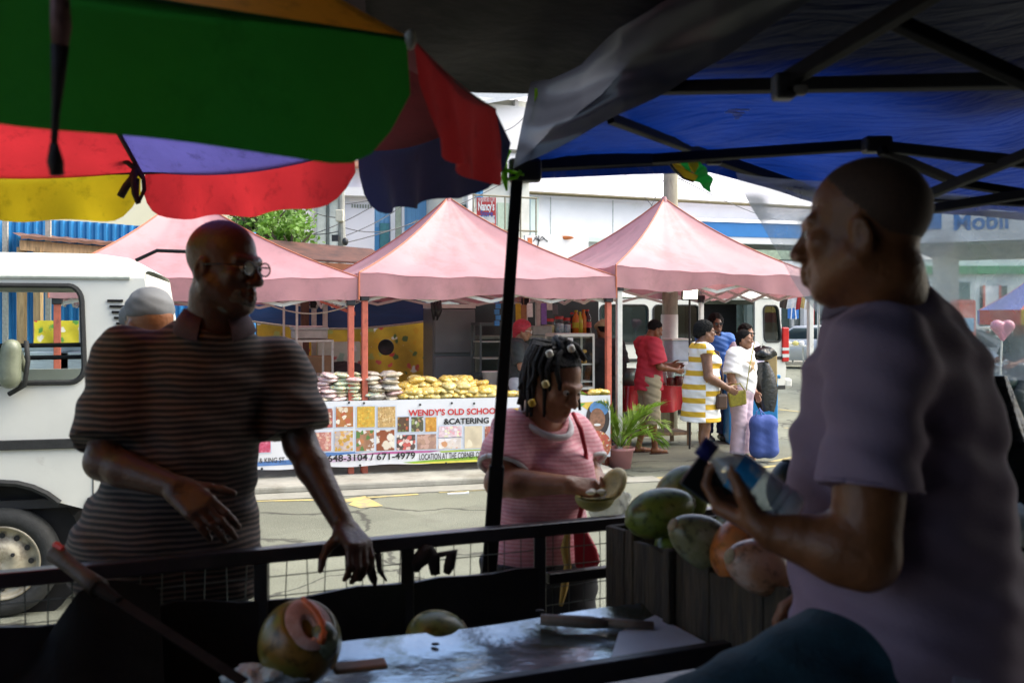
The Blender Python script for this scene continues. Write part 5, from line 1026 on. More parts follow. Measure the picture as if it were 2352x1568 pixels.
# shop board with a palm drawing, behind the gap between the tents
c0, c1 = W(1206, 0, 22), W(1352, 0, 22.6); dd = V((c1.x-c0.x, c1.y-c0.y, 0)).normalized(); t = thing('shop_board', 'white shop board with an orange strip and a drawn palm between the tents', 'sign', V((c0.x, 22, 0))); z0, z1 = W(0, 605, 22).z, W(0, 540, 22).z; nn = V((-dd.y, dd.x, 0))
mb = MB(); mb.prism([V((c0.x, 22, z0)), V((c1.x, c1.y, z0)), V((c1.x, c1.y, z0))+nn*.08, V((c0.x, 22, z0))+nn*.08], (0, 0, z1-z0)); bd = part('board', mb, M('board_white', (.76, .74, .72), .4, .03), t)
mb = MB(); o_ = V((c0.x, 22, z0))-nn*.006; mb.prism([o_+dd*.06, o_+dd*.17, o_+dd*.17+V((0, 0, .57)), o_+dd*.06+V((0, 0, .57))], nn*.004); part('orange_strip', mb, M('board_orange', (.55, .14, .04), .5), t)
mb = MB(); pb = o_+dd*.27+V((0, 0, .2)); mb.tube([pb, pb+dd*.03+V((0, 0, .18)), pb+dd*.06+V((0, 0, .30))], .012, 5)
for k, (x, z) in enumerate([(-.13, .0), (-.10, .10), (.0, .13), (.14, .10), (.22, .0)]): mb.tube([pb+dd*.06+V((0, 0, .30)), pb+dd*(.06+x*.6)+V((0, 0, .36+z*.5)), pb+dd*(.06+x)+V((0, 0, .30+z*.6))], .010, 4)
part('palm_drawing', mb, INK, t); mb = MB(); mb.ell(o_+dd*.98+V((0, 0, .60)), (.19, .02, .045)); part('orange_mark', mb, M('board_orange2', (.55, .16, .04), .5), t)
for s_ in (.2, 1.2): mb = MB(); mb.bar(V((c0.x, 22, 0))+dd*s_+nn*.12, V((c0.x, 22, z0))+dd*s_+nn*.12, .08, .08); part('post', mb, STEEL, t)
# blue-fascia roof and green-roofed stall to the right of the pole
t = thing('blue_fascia_shop', 'shop front with a broad blue fascia to the right of the utility pole', 'building', V((W(1780, 0, 24).x, 25, 0)))
_, a, d, n = wallq('wall', M('shop_grey', (.52, .55, .52), .8, .1, 1.5), 1560, 2060, 40, 43, 0, 5.6, t, 5)
a2 = W(1580, 0, 39)
strip('blue_fascia', SBLUE, V((a2.x, a2.y, 0)), d, n, 0, 8.2, 4.92, 5.48, t, .05, .9); strip('white_fascia', WALLW, V((a2.x, a2.y, 0)), d, n, 0, 8.2, 4.66, 4.915, t, .03, .9); strip('green_lintel', M('lintel_green', (.34, .42, .30), .7, .3, 6), V((a2.x, a2.y, 0)), d, n, .3, 8.2, 4.05, 4.42, t, .08, .9); strip('pale_panel', WALLW, V((a2.x, a2.y, 0)), d, n, .3, 8.2, 3.2, 4.0, t, .06, .9)
mb = MB(); p, q = V((a2.x, a2.y, 5.49)), V((a2.x, a2.y, 5.49))+d*8.2; mb.add([p-n*.1, q-n*.1, q+n*5+V((0, 0, .8)), p+n*5+V((0, 0, .8))], [(0, 1, 2, 3)]); part('roof', mb, WALLW, t)
for k_ in range(5): strip('column', WALLW, V((a2.x, a2.y, 0)), d, n, 2.6+1.3*k_, 2.85+1.3*k_, .12, 3.2, t, .02, .25); strip('shop_window', M('shop_dark_glass', (.10, .14, .12), .2), V((a2.x, a2.y, 0)), d, n, 2.95+1.3*k_, 3.75+1.3*k_, .5, 2.9, t, -.8, .9)
# left: cream block, lilac-white house, blue panels, balcony block
t = thing('cream_building', 'plain cream building behind the left pink tent', 'building', V((-8, 24, 0))); _, a, d, n = wallq('wall', CREAM, -350, 588, 23, 24.8, 0, 8.5, t, 5); strip('parapet', CREAM, a, d, n, 0, 9.3, 8.5, 8.7, t, .12); strip('string_course', M('course_dark_cream', (.64, .58, .40), .8), a, d, n, 0, 9.2, 5.4, 5.46, t, .06)  # string course in a darker cream than the wall
t = thing('lilac_house', 'pale lilac house with louvred corner panels above the gap between the tents', 'building', V((W(720, 0, 27).x, 27, 0))); _, a, d, n = wallq('wall', LILAC, 575, 860, 26.5, 27.5, 0, 8.2, t, 6)
sx = lambda px: (W(px, 0, 27).x-a.x)/d.x
for p0, p1, mt in [(722, 726, ZINC), (748, 753, M('frame_dark', (.08, .10, .10), .6)), (774, 780, M('frame_dark2', (.07, .09, .09), .6))]: strip('mullion', mt, a, d, n, sx(p0), sx(p1), 3.0, 5.0, t, .10)
strip('louvre_panel', M('louvre', (.42, .46, .44), .6, .15, 6), a, d, n, sx(727), sx(747), 3.0, 5.0, t, .06); strip('louvre_panel', M('louvre2', (.48, .52, .50), .6, .15, 6), a, d, n, sx(754), sx(773), 3.0, 5.0, t, .06)
strip('cornice', WALLW, a, d, n, 0, sx(858), 5.02, 5.25, t, .30); strip('eave', M('eave_red', (.50, .26, .18), .7), a, d, n, sx(800), sx(850), 5.8, 5.95, t, .5)
for k in range(8): strip('vent_block', M('vent_dark', (.22, .25, .22), .8), a, d, n, sx(803+6*k), sx(806+6*k), 4.72, 4.82, t, .02)
t = thing('blue_panel_house', 'house clad in light blue metal panels behind the middle tent peak', 'building', V((W(920, 0, 29).x, 29, 0))); PBL = M('blue_cladding', (.15, .36, .60), .5, .1, 2, stretch=(1, 1, 1)); PBL2 = M('blue_cladding_dark', (.05, .24, .50), .5, .1, 2)
_, a, d, n = wallq('wall', PBL, 846, 1085, 28.5, 29.5, 0, 6.6, t, 5); sx = lambda px: (W(px, 0, 29).x-a.x)/d.x
for k in range(24): strip('cladding_rib', PBL, a, d, n, .08+.13*k, .11+.13*k, 3.2, 6.5, t, .025)
strip('dark_panel', PBL2, a, d, n, sx(850), sx(874), 2.8, 4.30, t, .05); strip('window', M('teal_glass', (.03, .20, .24), .15), a, d, n, sx(876), sx(896), 2.8, 4.42, t, .06); strip('white_pilaster', WALLW, a, d, n, sx(898), sx(908), 0, 6.6, t, .14); strip('grey_pilaster', M('pilaster', (.40, .45, .36), .8, .2, 5), a, d, n, sx(909), sx(921), 0, 6.6, t, .12); strip('white_pilaster', WALLW, a, d, n, sx(922), sx(928), 0, 6.6, t, .13)
t = thing('balcony_block', 'weathered white block with a railed balcony left of the black tent leg', 'building', V((W(1140, 0, 27).x, 27, 0))); _, a, d, n = wallq('wall', M('old_render', (.64, .65, .60), .85, .12, 2, dirt=((.30, .31, .24), 1.4, .38)), 1062, 1216, 26.4, 27.2, 0, 7.6, t, 5); sx = lambda px: (W(px, 0, 26.8).x-a.x)/d.x
strip('balcony_slab', WALLW, a, d, n, 0, 1.9, 3.05, 3.2, t, .75)
mb = MB(); r0 = a-n*.72; 
for zz in (4.88, 4.0): mb.tube([V((r0.x, r0.y, zz)), V((r0.x, r0.y, zz))+d*1.85], .025, 6)
for k in range(5): mb.tube([V((r0.x, r0.y, 3.2))+d*(.02+.45*k), V((r0.x, r0.y, 4.88))+d*(.02+.45*k)], .02, 6)
part('railing', mb, M('rail_brown', (.22, .20, .14), .6), t)
strip('blue_shutter', PBL2, a, d, n, sx(1092), sx(1108), 4.9, 5.5, t, .06); strip('blue_pipe', PBL2, a, d, n, sx(1100), sx(1104), 4.6, 5.2, t, .08); strip('white_column', WALLW, a, d, n, sx(1072), sx(1082), 0, 7.6, t, .16); strip('dark_window', M('old_window', (.08, .10, .08), .4), a, d, n, sx(1062.5), sx(1071), 3.4, 4.7, t, .03); strip('green_curtain', M('curtain', (.42, .52, .42), .8, .2, 8, stretch=(10, 10, 1)), a, d, n, sx(1142), sx(1176), 3.3, 4.8, t, .03); strip('white_column', WALLW, a, d, n, sx(1178), sx(1186), 0, 7.6, t, .14)
mb = MB(); p = a+d*0-n*.5; q = p+d*2.0; p.z = 7.2; q.z = 7.7; mb.add([p, q, q+n*3+V((0, 0, 1.0)), p+n*3+V((0, 0, 1.0))], [(0, 1, 2, 3)]); part('corrugated_roof', mb, ZINC, t)
strip('gable_band', WALLW, a, d, n, .35, 1.95, 5.4, 7.4, t, .2); strip('roof_line', M('dark_line', (.12, .12, .10), .7), a, d, n, .5, 1.95, 6.15, 6.22, t, .26)
# red hanging sign
c = W(1117, 490, 24.5); t = thing('hanging_sign', 'red and white vertical shop sign with a blue swirl on the balcony', 'sign', W(1117, 526, 24.5)); hw, hh = 22/FP*24.5, 36/FP*24.5
mb = MB(); mb.box(c, (hw*2, .08, hh*2)); part('board', mb, M('sign_red', (.48, .05, .05), .5, .08), t); X, Z = V((1, 0, 0)), V((0, 0, 1))
mb = MB(); mb.box(c+V((0, -.045, -hh*.55)), (hw*1.8, .01, hh*.8)); part('picture', mb, speckle('sign_picture', (.7, .68, .66), [(.6, .1, .1), (.2, .2, .3), (.7, .5, .3)], 9), t)
text('lettering', '\u4e2d\u56fd\u8d38\u6613\u516c\u53f8', c+V((-hw*.85, -.05, hh*.74)), X, Z, .11, INKW, t, width=hw*1.7); text('lettering', "Nancy's", c+V((-hw*.85, -.05, hh*.18)), X, Z, .30, INKW, t, width=hw*1.7, bold=.03); text('lettering', 'Store', c+V((-hw*.6, -.055, -hh*.22)), X, V((0, 0, 1)), .22, INKB, t, width=hw*1.3, bold=.02)
mb = MB(); mb.tube([c+V((-hw, 0, hh*.9)), c+V((-hw-.1, 2.0, hh*.9))], .025, 6); part('bracket', mb, STEEL, t)
# blue corrugated hoarding and the timber shed at the left
HB = M('hoarding_blue', (.02, .20, .46), .5, .12, 2, dirt=((.20, .34, .46), 3., .32)); t = thing('hoarding', 'blue corrugated metal hoarding behind the minibus and left tent', 'hoarding', V((-5, 13.6, 0)))
a, b = W(-120, 0, 13.2), W(600, 0, 14.4); d = V((b.x-a.x, b.y-a.y, 0)).normalized(); n = V((-d.y, d.x, 0)); ln = (V((b.x, b.y, 0))-V((a.x, a.y, 0))).length; P = [[], []]; k = int(ln/.11)
for i in range(k*4+1):
    s = i*.11/4; o_ = (.0, .0, .035, .035)[i % 4] if (i//4) % 1 == 0 else 0; p = V((a.x, a.y, 0))+d*min(s, ln)-n*o_; P[0].append(p+V((0, 0, .02))); P[1].append(p+V((0, 0, 2.98+.05*math.sin(s*1.3))))
mb = MB(); mb.grid(P, flip=True); part('corrugated_sheet', mb, HB, t)
for px in (20, 118): 
    q = W(px, 0, 13.3); mb = MB(); mb.box(V((q.x, q.y-.09, 1.5)), (.07, .03, 3.0)); part('strapping', mb, ROPE, t)
t = thing('timber_shed', 'open timber shed frame with a rusty roof edge above the minibus', 'shed', V((W(60, 0, 12.6).x, 12.6, 0)))
for px in (50, 88): q = W(px, 0, 12.7); mb = MB(); mb.box(V((q.x, 12.7, 1.3)), (.09, .09, 2.6)); part('post', mb, TANW, t)
a, b = W(45, 0, 12.6), W(330, 0, 13.4); a.z = 2.62; b.z = 2.55; mb = MB(); mb.bar(a, b, .09, .13); part('beam', mb, TANW, t)
d = (b-a).normalized(); n = V((-d.y, d.x, 0)); mb = MB(); mb.grid([[a.lerp(b, i/16)+V((0, 0, .10+.012*(i % 2)))-n*.12+n*1.0*j+V((0, 0, .12*j)) for i in range(17)] for j in range(2)]); mb.grid([[a.lerp(b, i/16)+V((0, 0, .07+.012*(i % 2)+.04*j))-n*.125 for i in range(17)] for j in range(2)]); part('rusty_roof', mb, M('rust_sheet', (.16, .075, .045), .7, .4, 6, bump=.2), t)
t = thing('rusty_roof_shed', 'low shed with a brown rusted roof between the two pink tent peaks', 'shed', V((W(770, 0, 15).x, 15, 0))); a, b = W(600, 0, 14.8), W(905, 0, 15.8); d = V((b.x-a.x, b.y-a.y, 0)).normalized(); n = V((-d.y, d.x, 0)); z0 = W(0, 597, 15.2).z; z1 = W(0, 556, 15.6).z
mb = MB(); p, q = V((a.x, a.y, z0)), V((b.x, b.y, z0-.06)); mb.prism([p, q, q+n*1.0+V((0, 0, z1-z0)), p+n*1.0+V((0, 0, z1-z0+.05))], (0, 0, .03)); part('roof', mb, M('rust_roof', (.085, .03, .018), .75, .4, 5, bump=.2, stretch=(1, 1, 1)), t); mb = MB(); mb.bar(p-V((0, 0, .07)), q-V((0, 0, .07)), .06, .12); part('fascia', mb, M('fascia_orange', (.22, .075, .03), .7), t)
for s in (.2, 1.0, 1.9): mb = MB(); mb.bar(V((a.x, a.y, 0))+d*s+n*.1, V((a.x, a.y, z0-.1))+d*s+n*.1, .08, .08); part('post', mb, TANW, t)
sheet('floral_cloth', 78, 262, 736, 800, 12.3, 12.9, speckle('floral_oilcloth_light', (.62, .52, .03), [(.55, .06, .05), (.75, .72, .65), (.10, .30, .05), (.6, .55, .5)], 9, .5, .30), 'bright yellow floral oilcloth seen through the minibus window', 'cloth', .02, 5)
c = W(190, 800, 11.4); t = thing('stall_counter', 'grey weathered stall counter seen through the minibus window', 'counter', V((c.x, 11.6, 0))); mb = MB(); mb.box(V((c.x, 11.6, c.z/2)), (1.9, .6, c.z-.06)); part('base', mb, M('grey_boards', (.24, .28, .26), .8, .3, 5, stretch=(1, 1, 9)), t); mb = MB(); mb.box(V((c.x, 11.6, c.z)), (2.0, .7, .05)); part('worktop', mb, M('grey_top', (.42, .46, .45), .7, .2, 5), t)
for i, (px, wd) in enumerate(((120, .5), (175, .3))):
    q = W(px, 830, 11.1); mb = MB(); mb.box(V((q.x, 11.1, q.z)), (wd, .3, .22)); solo('pale_crate', mb, M('pale_crate%d' % i, (.55, .60, .60), .6, .2, 8, stretch=(1, 1, 12)), ('wide pale slatted crate seen low through the minibus window', 'small pale box beside the slatted crate in the minibus window')[i], 'crate', bev=.01)
# trees
def tree(px, py, Y, rx, rz, n, label, seed):
    r = random.Random(seed); c = W(px, py, Y); t = thing('leafy_tree', label, 'tree', V((c.x, Y, 0))); mb = MB(); mb.tube([V((c.x+.1, Y, 0)), V((c.x, Y, c.z*.5)), V((c.x-.05, Y, c.z))], [.14, .10, .05], 8)
    for k in range(9): a = r.random()*6.3; mb.tube([V((c.x, Y, c.z-.5)), V((c.x+math.cos(a)*rx*.4, Y+math.sin(a)*rx*.4, c.z-.1)), V((c.x+math.cos(a)*rx*.8, Y+math.sin(a)*rx*.8, c.z+rz*.5*r.uniform(-.5, 1)))], [.05, .03, .01], 5)
    part('trunk', mb, M('bark', (.12, .09, .06), .9, .3, 9), t)
    mb = MB(); cl = [V((r.gauss(0, .5), r.gauss(0, .5), r.gauss(0, .45))) for _ in range(26)]
    for i in range(n):
        k = r.choice(cl); p = k+V((r.gauss(0, .17), r.gauss(0, .17), r.gauss(0, .15))); p = V((c.x+p.x*rx, Y+p.y*rx, c.z+p.z*rz)); s = r.uniform(.05, .11); d = V((r.gauss(0, 1), r.gauss(0, 1), r.gauss(-.5, .6))).normalized(); e = d.orthogonal().normalized()*s*.35
        mb.add([p, p+d*s*.5+e, p+d*s, p+d*s*.5-e], [(0, 1, 2, 3)])
    part('crown', mb, M('leaf_green', (.15, .30, .035), .5, .5, 2.5, trans=.4), t)
tree(598, 505, 17, .62, .60, 4200, 'bright green tree showing above the bald head of the striped polo man', 5); tree(668, 548, 16.5, .42, .32, 1100, 'small green treetop just left of the rusted roof', 6)
# thin utility pole and overhead cables
q = W(783, 0, 22); t = thing('cable_pole', 'thin timber cable pole with meter boxes before the lilac house', 'utility pole', V((q.x, 22, 0))); mb = MB(); mb.tube([V((q.x+.1, 22, 0)), V((q.x-.02, 22, 5.6))], [.09, .07], 10); part('pole', mb, M('pole_grey', (.30, .30, .27), .8, .2, 6), t); mb = MB(); mb.box(V((q.x, 21.86, W(0, 497, 22).z)), (.17, .14, .26)); part('meter_box', mb, M('meter', (.55, .52, .42), .5), t, bev=.02); mb = MB(); mb.box(V((q.x-.1, 21.86, W(0, 548, 22).z)), (.14, .12, .14)); mb.ell(V((q.x+.12, 21.86, W(0, 556, 22).z)), (.07, .07, .09)); part('connector', mb, DARK, t)
def cable(pts, label, sag=.2, r=.011):
    mb = MB(); a, b = W(*pts[0]), W(*pts[1]); mb.tube([a.lerp(b, i/20)-V((0, 0, sag*4*(i/20)*(1-i/20))) for i in range(21)], r, 5); solo('overhead_cable', mb, CABLE, label, 'cable', 'overhead cables')
for p in [((783, 470, 22), (1215, 350, 27)), ((783, 500, 22), (640, 430, 26)), ((783, 545, 22), (1010, 400, 26)), ((783, 560, 22), (1200, 395, 26)), ((640, 560, 21), (935, 420, 24)), ((783, 530, 22), (590, 500, 22)), ((783, 520, 22), (960, 505, 24)), ((1130, 300, 25), (1215, 255, 26)), ((1135, 380, 25), (1215, 360, 25))]: cable(p, 'thin dark cable strung before the houses between the tents')
cable(((1410, 370, 20), (1590, 580, 19)), 'thin pale cable slanting down across the white building', .0, .006); cable(((1540, 380, 15), (1493, 480, 20)), 'short thin cable just left of the concrete pole', .0, .006); cable(((1540, 400, 14.6), (1790, 505, 38.5)), 'cable running right from the concrete pole to the blue fascia', .1, .009)
# ---------------------------------------------------------------- big patio umbrella over the cart
def cloth(name, col, tr=.5, dirt=None): return M(name, col, .75, .12, 5, bump=.12, bscale=120, trans=tr, dirt=dirt or ((col[0]*.58, col[1]*.58, col[2]*.58), 16., .38))
UMC = V((-1.32, 2.22, 2.78)); zr = 2.2
um = thing('market_umbrella', 'large rainbow-panelled market umbrella hanging over the cart', 'umbrella', V((UMC.x, UMC.y, .18)))
RIM = [W(942, 88, 1.79), W(1136, 250, 2.38), W(815, 345, 2.97), W(328, 396, 3.40), V((-2.15, 3.2, 2.2)), V((-2.58, 2.35, 2.2)), V((-2.25, 1.45, 2.2)), V((-1.30, 1.02, 2.2))]
GRN = cloth('green_cloth', (.022, .25, .028), .46, ((.016, .19, .02), 5., .4)); RD = cloth('red_cloth', (.50, .025, .032), .5); YL = cloth('yellow_cloth', (.70, .52, .015), .5); PU = cloth('violet_cloth', (.075, .07, .26), .45); OR = cloth('orange_cloth', (.68, .26, .01), .45); NV = cloth('navy_cloth', (.014, .022, .085), .3); DR = cloth('dark_red_cloth', (.20, .016, .025), .35); BKS = M('black_seam', (.012, .012, .014), .7)
roofc = [DR, DR, PU, RD, GRN, YL, PU, OR]; valc = [RD, NV, RD, YL, GRN, RD, YL, GRN]; vh = [.185, .185, .155, .16, .17, .17, .19, .235]
def pnl(i):
    a, b = RIM[i], RIM[(i+1) % 8]; ap = UMC; mb = MB(); P = []
    for t_ in range(11):
        row = []
        for s in range(13):
            f = s/12; e = a.lerp(b, f)+V((0, 0, -.012*math.sin(PI*f))); p = e.lerp(ap, t_/10); p = p+V((0, 0, .05*math.sin(PI*t_/10)-.035*math.sin(PI*f)*math.sin(PI*min(1, t_/10+.25)))); row.append(p)
        P.append(row)
    mb.grid(P); part('roof_panel', mb, roofc[i], um, True)
    mb = MB(); P = []; out = ((a+b)/2-UMC); out.z = 0; out.normalize()
    for j in range(9):
        row = []
        for s in range(33):
            f = s/32; rr = .13; edge = min(f, 1-f); hh = (vh[i] if i != 7 else .170+.075*f)*(1-max(0, 1-edge/rr)**2.6*.55); fold = .014*math.sin(f*23+i)*(j/8)+.02*math.sin(f*7+2*i)*(j/8)
            p = a.lerp(b, f*.985+.0075)+V((0, 0, -.012*math.sin(PI*f)-hh*j/8+.006*math.sin(f*19+i)*(j/8)))+out*(.004+fold+.012*j/8); row.append(p)
        P.append(row)
    mb.grid(P); v = part('valance', mb, valc[i], um, True)
    mb = MB(); mb.tube([a.lerp(b, k/10)+V((0, 0, -.012*math.sin(PI*k/10)-.003)) for k in range(11)], .005, 5); part('seam', mb, BKS, v)
for i in range(8): pnl(i)
for i in range(8): mb = MB(); a = RIM[i]; mb.tube([a.lerp(UMC, k/8)+V((0, 0, .05*math.sin(PI*k/8)-.016)) for k in range(9)], .008, 6); part('rib', mb, BKS, um)
mb = MB(); mb.tube([V((UMC.x, UMC.y, .18)), UMC], .022, 10); part('pole', mb, TANW, um, True)
mb = MB(); mb.tube([UMC-V((0, 0, .02)), UMC+V((0, 0, .06))], [.05, .02], 8); part('finial', mb, BKS, um)
mb = MB(); c = W(942, 92, 1.785); mb.ell(c, (.011, .011, .018)); part('rib_cap', mb, M('bone_plastic', (.46, .42, .33), .5, .1), um, True)
mb = MB(); pts = [W(137, -10, 1.36), W(140, 60, 1.37), W(138, 105, 1.38)]; mb.tube(pts, [.013, .015, .012], 8); st = part('tie_strap', mb, M('pinkish_strap', (.22, .10, .085), .7, .3, 30, bump=.2), um, True)
mb = MB(); mb.tube([W(138, 105, 1.38), W(134, 180, 1.385), W(128, 260, 1.39), W(124, 330, 1.39)], [.013, .010, .006, .005], 8); mb.tube([W(124, 330, 1.39), W(127, 372, 1.39), W(131, 402, 1.39)], [.006, .012, .010], 8); part('strap_end', mb, M('dark_strap', (.035, .02, .018), .7, .3, 30), st, True)
bow = MB(); k = W(318, 392, 3.36)
for pts, r in (([(0, 0), (-10, 22), (-24, 38), (-34, 62)], .014), ([(0, 0), (-4, 30), (-2, 55), (4, 76)], .010), ([(0, 0), (14, 20), (16, 45), (6, 72), (2, 50), (0, 20)], .008), ([(-40, -30), (-20, -16), (0, 0)], .010)): bow.tube([k+V((x/FP*3.36, -.02+.01*math.sin(y), -y/FP*3.36)) for x, y in pts], r, 6)
part('tie_bow', bow, M('black_strap', (.018, .008, .008), .7), um, True)

# ---------------------------------------------------------------- blue pop-up tent with its tarpaulins
TA = W(1190, 392, 3.0); TS = V((.866, .5, 0)); TN = V((.5, -.866, 0))
TP = lambda s, t_, dz=0: V((TA.x+TS.x*s+TN.x*t_, TA.y+TS.y*s+TN.y*t_, 2.15+.30*t_*(1 if t_ < 1.35 else 0)+(.405-.30*(t_-1.35) if t_ >= 1.35 else 0)+dz))
bt = thing('blue_tent', 'blue pop-up tent with black bars over the man in the purple shirt', 'tent', V((TA.x-.09, TA.y, .0)))
m, t, b, out = nodes('blue_polyester'); tc = N(t, 'ShaderNodeTexCoord'); nz = N(t, 'ShaderNodeTexNoise', i_Scale=3., i_Detail=6.); t.links.new(tc.outputs['Object'], nz.inputs['Vector']); r = ramp(t, [(.3, (.0015, .010, .074)), (.7, (.003, .017, .118))]); t.links.new(nz.outputs[0], r.inputs[0]); t.links.new(r.outputs[0], b.inputs['Base Color']); b.inputs['Roughness'].default_value = .5; mpb = N(t, 'ShaderNodeMapping'); mpb.inputs['Scale'].default_value = (2, 9, 3); t.links.new(tc.outputs['Object'], mpb.inputs[0]); nb = N(t, 'ShaderNodeTexNoise', i_Scale=2.5, i_Detail=4., i_Distortion=.6); t.links.new(mpb.outputs[0], nb.inputs['Vector']); bpb = N(t, 'ShaderNodeBump', i_Strength=.9, i_Distance=.03); t.links.new(nb.outputs[0], bpb.inputs['Height']); t.links.new(bpb.outputs[0], b.inputs['Normal'])
tr = N(t, 'ShaderNodeBsdfTranslucent'); t.links.new(r.outputs[0], tr.inputs[0]); t.links.new(bpb.outputs[0], tr.inputs['Normal']); mi = N(t, 'ShaderNodeMixShader', i_0=.62); t.links.new(b.outputs[0], mi.inputs[1]); t.links.new(tr.outputs[0], mi.inputs[2]); t.links.new(mi.outputs[0], out.inputs[0]); BLUE = m
mb = MB(); P = []
for j in range(41):
    row = []; t_ = 2.9*j/40
    for i in range(41):
        s = 3.4*i/40; lift = .077*(s/.77 if s < .77 else max(0, 1-(s-.77)/.48))*max(0, 1-t_/.9); w_ = lift+.014*math.sin(7*t_+2.2*math.sin(3*s))+.020*math.sin(13*t_+2.5*s+1.5*math.sin(4*s))*math.exp(-((t_-.45)/.35)**2)+.006*math.sin(37*t_+3*math.sin(5*s)-6*s)+.02*math.sin(2.3*s+t_*3)-.03*math.sin(PI*min(1, t_/1.2))*math.sin(PI*s/1.7)**2; row.append(TP(s, t_, w_))
    P.append(row)
mb.grid(P); part('canopy', mb, BLUE, bt, True)
mb = MB(); mb.grid([[TP(3.4*i/40, 0, (.077*(3.4*i/40/.77 if 3.4*i/40 < .77 else max(0, 1-(3.4*i/40-.77)/.48)))-.03*j/3-.002)+TN*(-.004-.01*math.sin(i*.9)*j/3) for i in range(41)] for j in range(4)]); part('valance', mb, BLUE, bt, True)
pt, pb = W(1189, 392, 3.0), W(1131, 1215, 2.98); dp = (pb-pt)/(pb.z-pt.z); foot = pt+dp*(.18-pt.z)
mb = MB(); mb.bar(foot, pt+dp*(-.02), .036, .036, (0, 1, 0)); leg = part('leg', mb, BLACK, bt, bev=.005)
mb = MB(); mb.bar(foot+(pt-foot)*.02, foot+(pt-foot)*.55, .046, .046, (0, 1, 0)); part('lower_leg', mb, BLACK, leg, bev=.006); mb = MB(); mb.box(pt+V((.022, 0, .0)), (.10, .06, .07)); part('corner_bracket', mb, DARK, leg, bev=.012); mb = MB(); mb.box(foot+V((0, 0, .008)), (.10, .10, .012)); part('foot_plate', mb, BLACK, leg)
def tbar(x0, y0, Y0, x1, y1, Y1, w_=.026, h_=.032, nm='truss_bar'):
    mb = MB(); mb.bar(W(x0, y0, Y0), W(x1, y1, Y1), w_, h_, (0, .3, 1)); part(nm, mb, BLACK, bt, bev=.003)
tbar(1190, 378, 3.0, 1640, 358, 3.36, .03, .045); tbar(1500, 366, 3.0, 2010, 332, 2.75, .022, .030); tbar(1401, 272, 2.70, 1640, 362, 3.3, .022, .028); tbar(1640, 362, 3.34, 1870, 442, 3.58, .026, .036); tbar(1870, 442, 3.35, 2600, 480, 3.3, .02, .02)
tbar(2010, 335, 2.75, 2420, 380, 2.4, .022, .030); tbar(2020, 345, 2.7, 2200, 420, 2.9, .02, .026); tbar(2200, 420, 2.9, 2420, 455, 2.9, .02, .024); tbar(2440, 320, 2.3, 2110, 456, 2.8, .022, .026); tbar(2100, 486, 2.95, 2440, 432, 2.6, .022, .026)
tbar(1470, 203, 2.56, 2420, 184, 1.95, .026, .032); tbar(1795, 192, 2.12, 2180, -40, 1.75, .026, .034); tbar(2035, 40, 1.88, 2440, 225, 1.90, .024, .030)
for x, y, Y, s in ((2014, 333, 2.73, (.075, .05, .045)), (1800, 200, 2.10, (.045, .05, .055)), (1640, 362, 3.32, (.05, .04, .05))): mb = MB(); mb.box(W(x, y, Y), s); part('joint', mb, DARK, bt, bev=.008)
mb = MB(); mb.box(W(1825, 208, 2.09), (.05, .03, .02)); part('worn_joint_end', mb, M('worn_grey', (.16, .15, .13), .7, .3, 30), bt, bev=.005)
HOLE = M('tear_light', (.62, .62, .66), .7, .2, 30)  # pale strokes painted for daylight coming through the canopy tears
for x, y, dx, dy in ((1402, 268, 14, 14), (1674, 256, 36, 5), (1690, 268, 14, 4)):
    mb = MB()
    for k in range(5): a = random.uniform(-.5, .5); p = W(x+random.uniform(-dx, dx)*.6, y+random.uniform(-dy, dy), 2.80); mb.tube([p, p+V((dx/FP*2.2*math.cos(a), .0, dx/FP*.5*math.sin(a)))], .0022, 4)
    part('frayed_tear_light', mb, HOLE, bt)
# black tarpaulin overhead
BT = M('black_tarp', (.0055, .006, .0055), .7, .35, 1.5, bump=.4, bscale=9, dirt=((.022, .022, .018), 5., .36), spec=.15)
far = [(-1.0, 1.05, 2.60), (-.55, 1.35, 2.50), (-.30, 1.9, 2.46), (-.40, 2.8, 2.46), (-.335, 3.20, 2.435), (-.12, 3.24, 2.43), (.07, 3.16, 2.42), (.18, 2.98, 2.42), (.34, 2.60, 2.43), (.9, 2.68, 2.43), (1.7, 3.12, 2.43), (3.0, 3.9, 2.43), (4.4, 4.7, 2.43)]
back = [(-3.6, -3.6), (-2.8, -3.6), (-2.2, -3.6), (-1.4, -3.6), (-.8, -3.6), (-.2, -3.6), (.4, -3.6), (1.0, -3.6), (1.6, -3.6), (2.2, -3.6), (3.0, -3.6), (4.0, -3.6), (5.0, -3.6)]
def lerp_list(L, s):
    k = s*(len(L)-1); i = min(int(k), len(L)-2); f = k-i; return [L[i][q]*(1-f)+L[i+1][q]*f for q in range(len(L[0]))]
mb = MB(); P = []
for j in range(41):
    row = []; v_ = (j/40)**1.6
    for i in range(73):
        f = lerp_list(far, i/72); g = lerp_list(back, i/72); x, y = f[0]+(g[0]-f[0])*v_, f[1]+(g[1]-f[1])*v_; z = f[2]+(2.58-f[2])*min(1, v_*3)
        d = V((x-TA.x, y-TA.y, 0)); tt = d.dot(TN); ss = d.dot(TS)
        if ss > -.1 and tt > .3: z = max(z, TP(ss, tt).z+.05)
        z += .018*math.sin(5*x+3*math.sin(2*y))*math.sin(3.5*y+x)+.012*math.sin(13*x+7*y)*min(1, v_*8+.15); row.append(V((x, y, z)))
    P.append(row)
mb.grid(P); tp = solo('black_tarpaulin', mb, BT, 'black tarpaulin stretched overhead between the umbrella and the blue tent', 'tarpaulin', smooth=True)
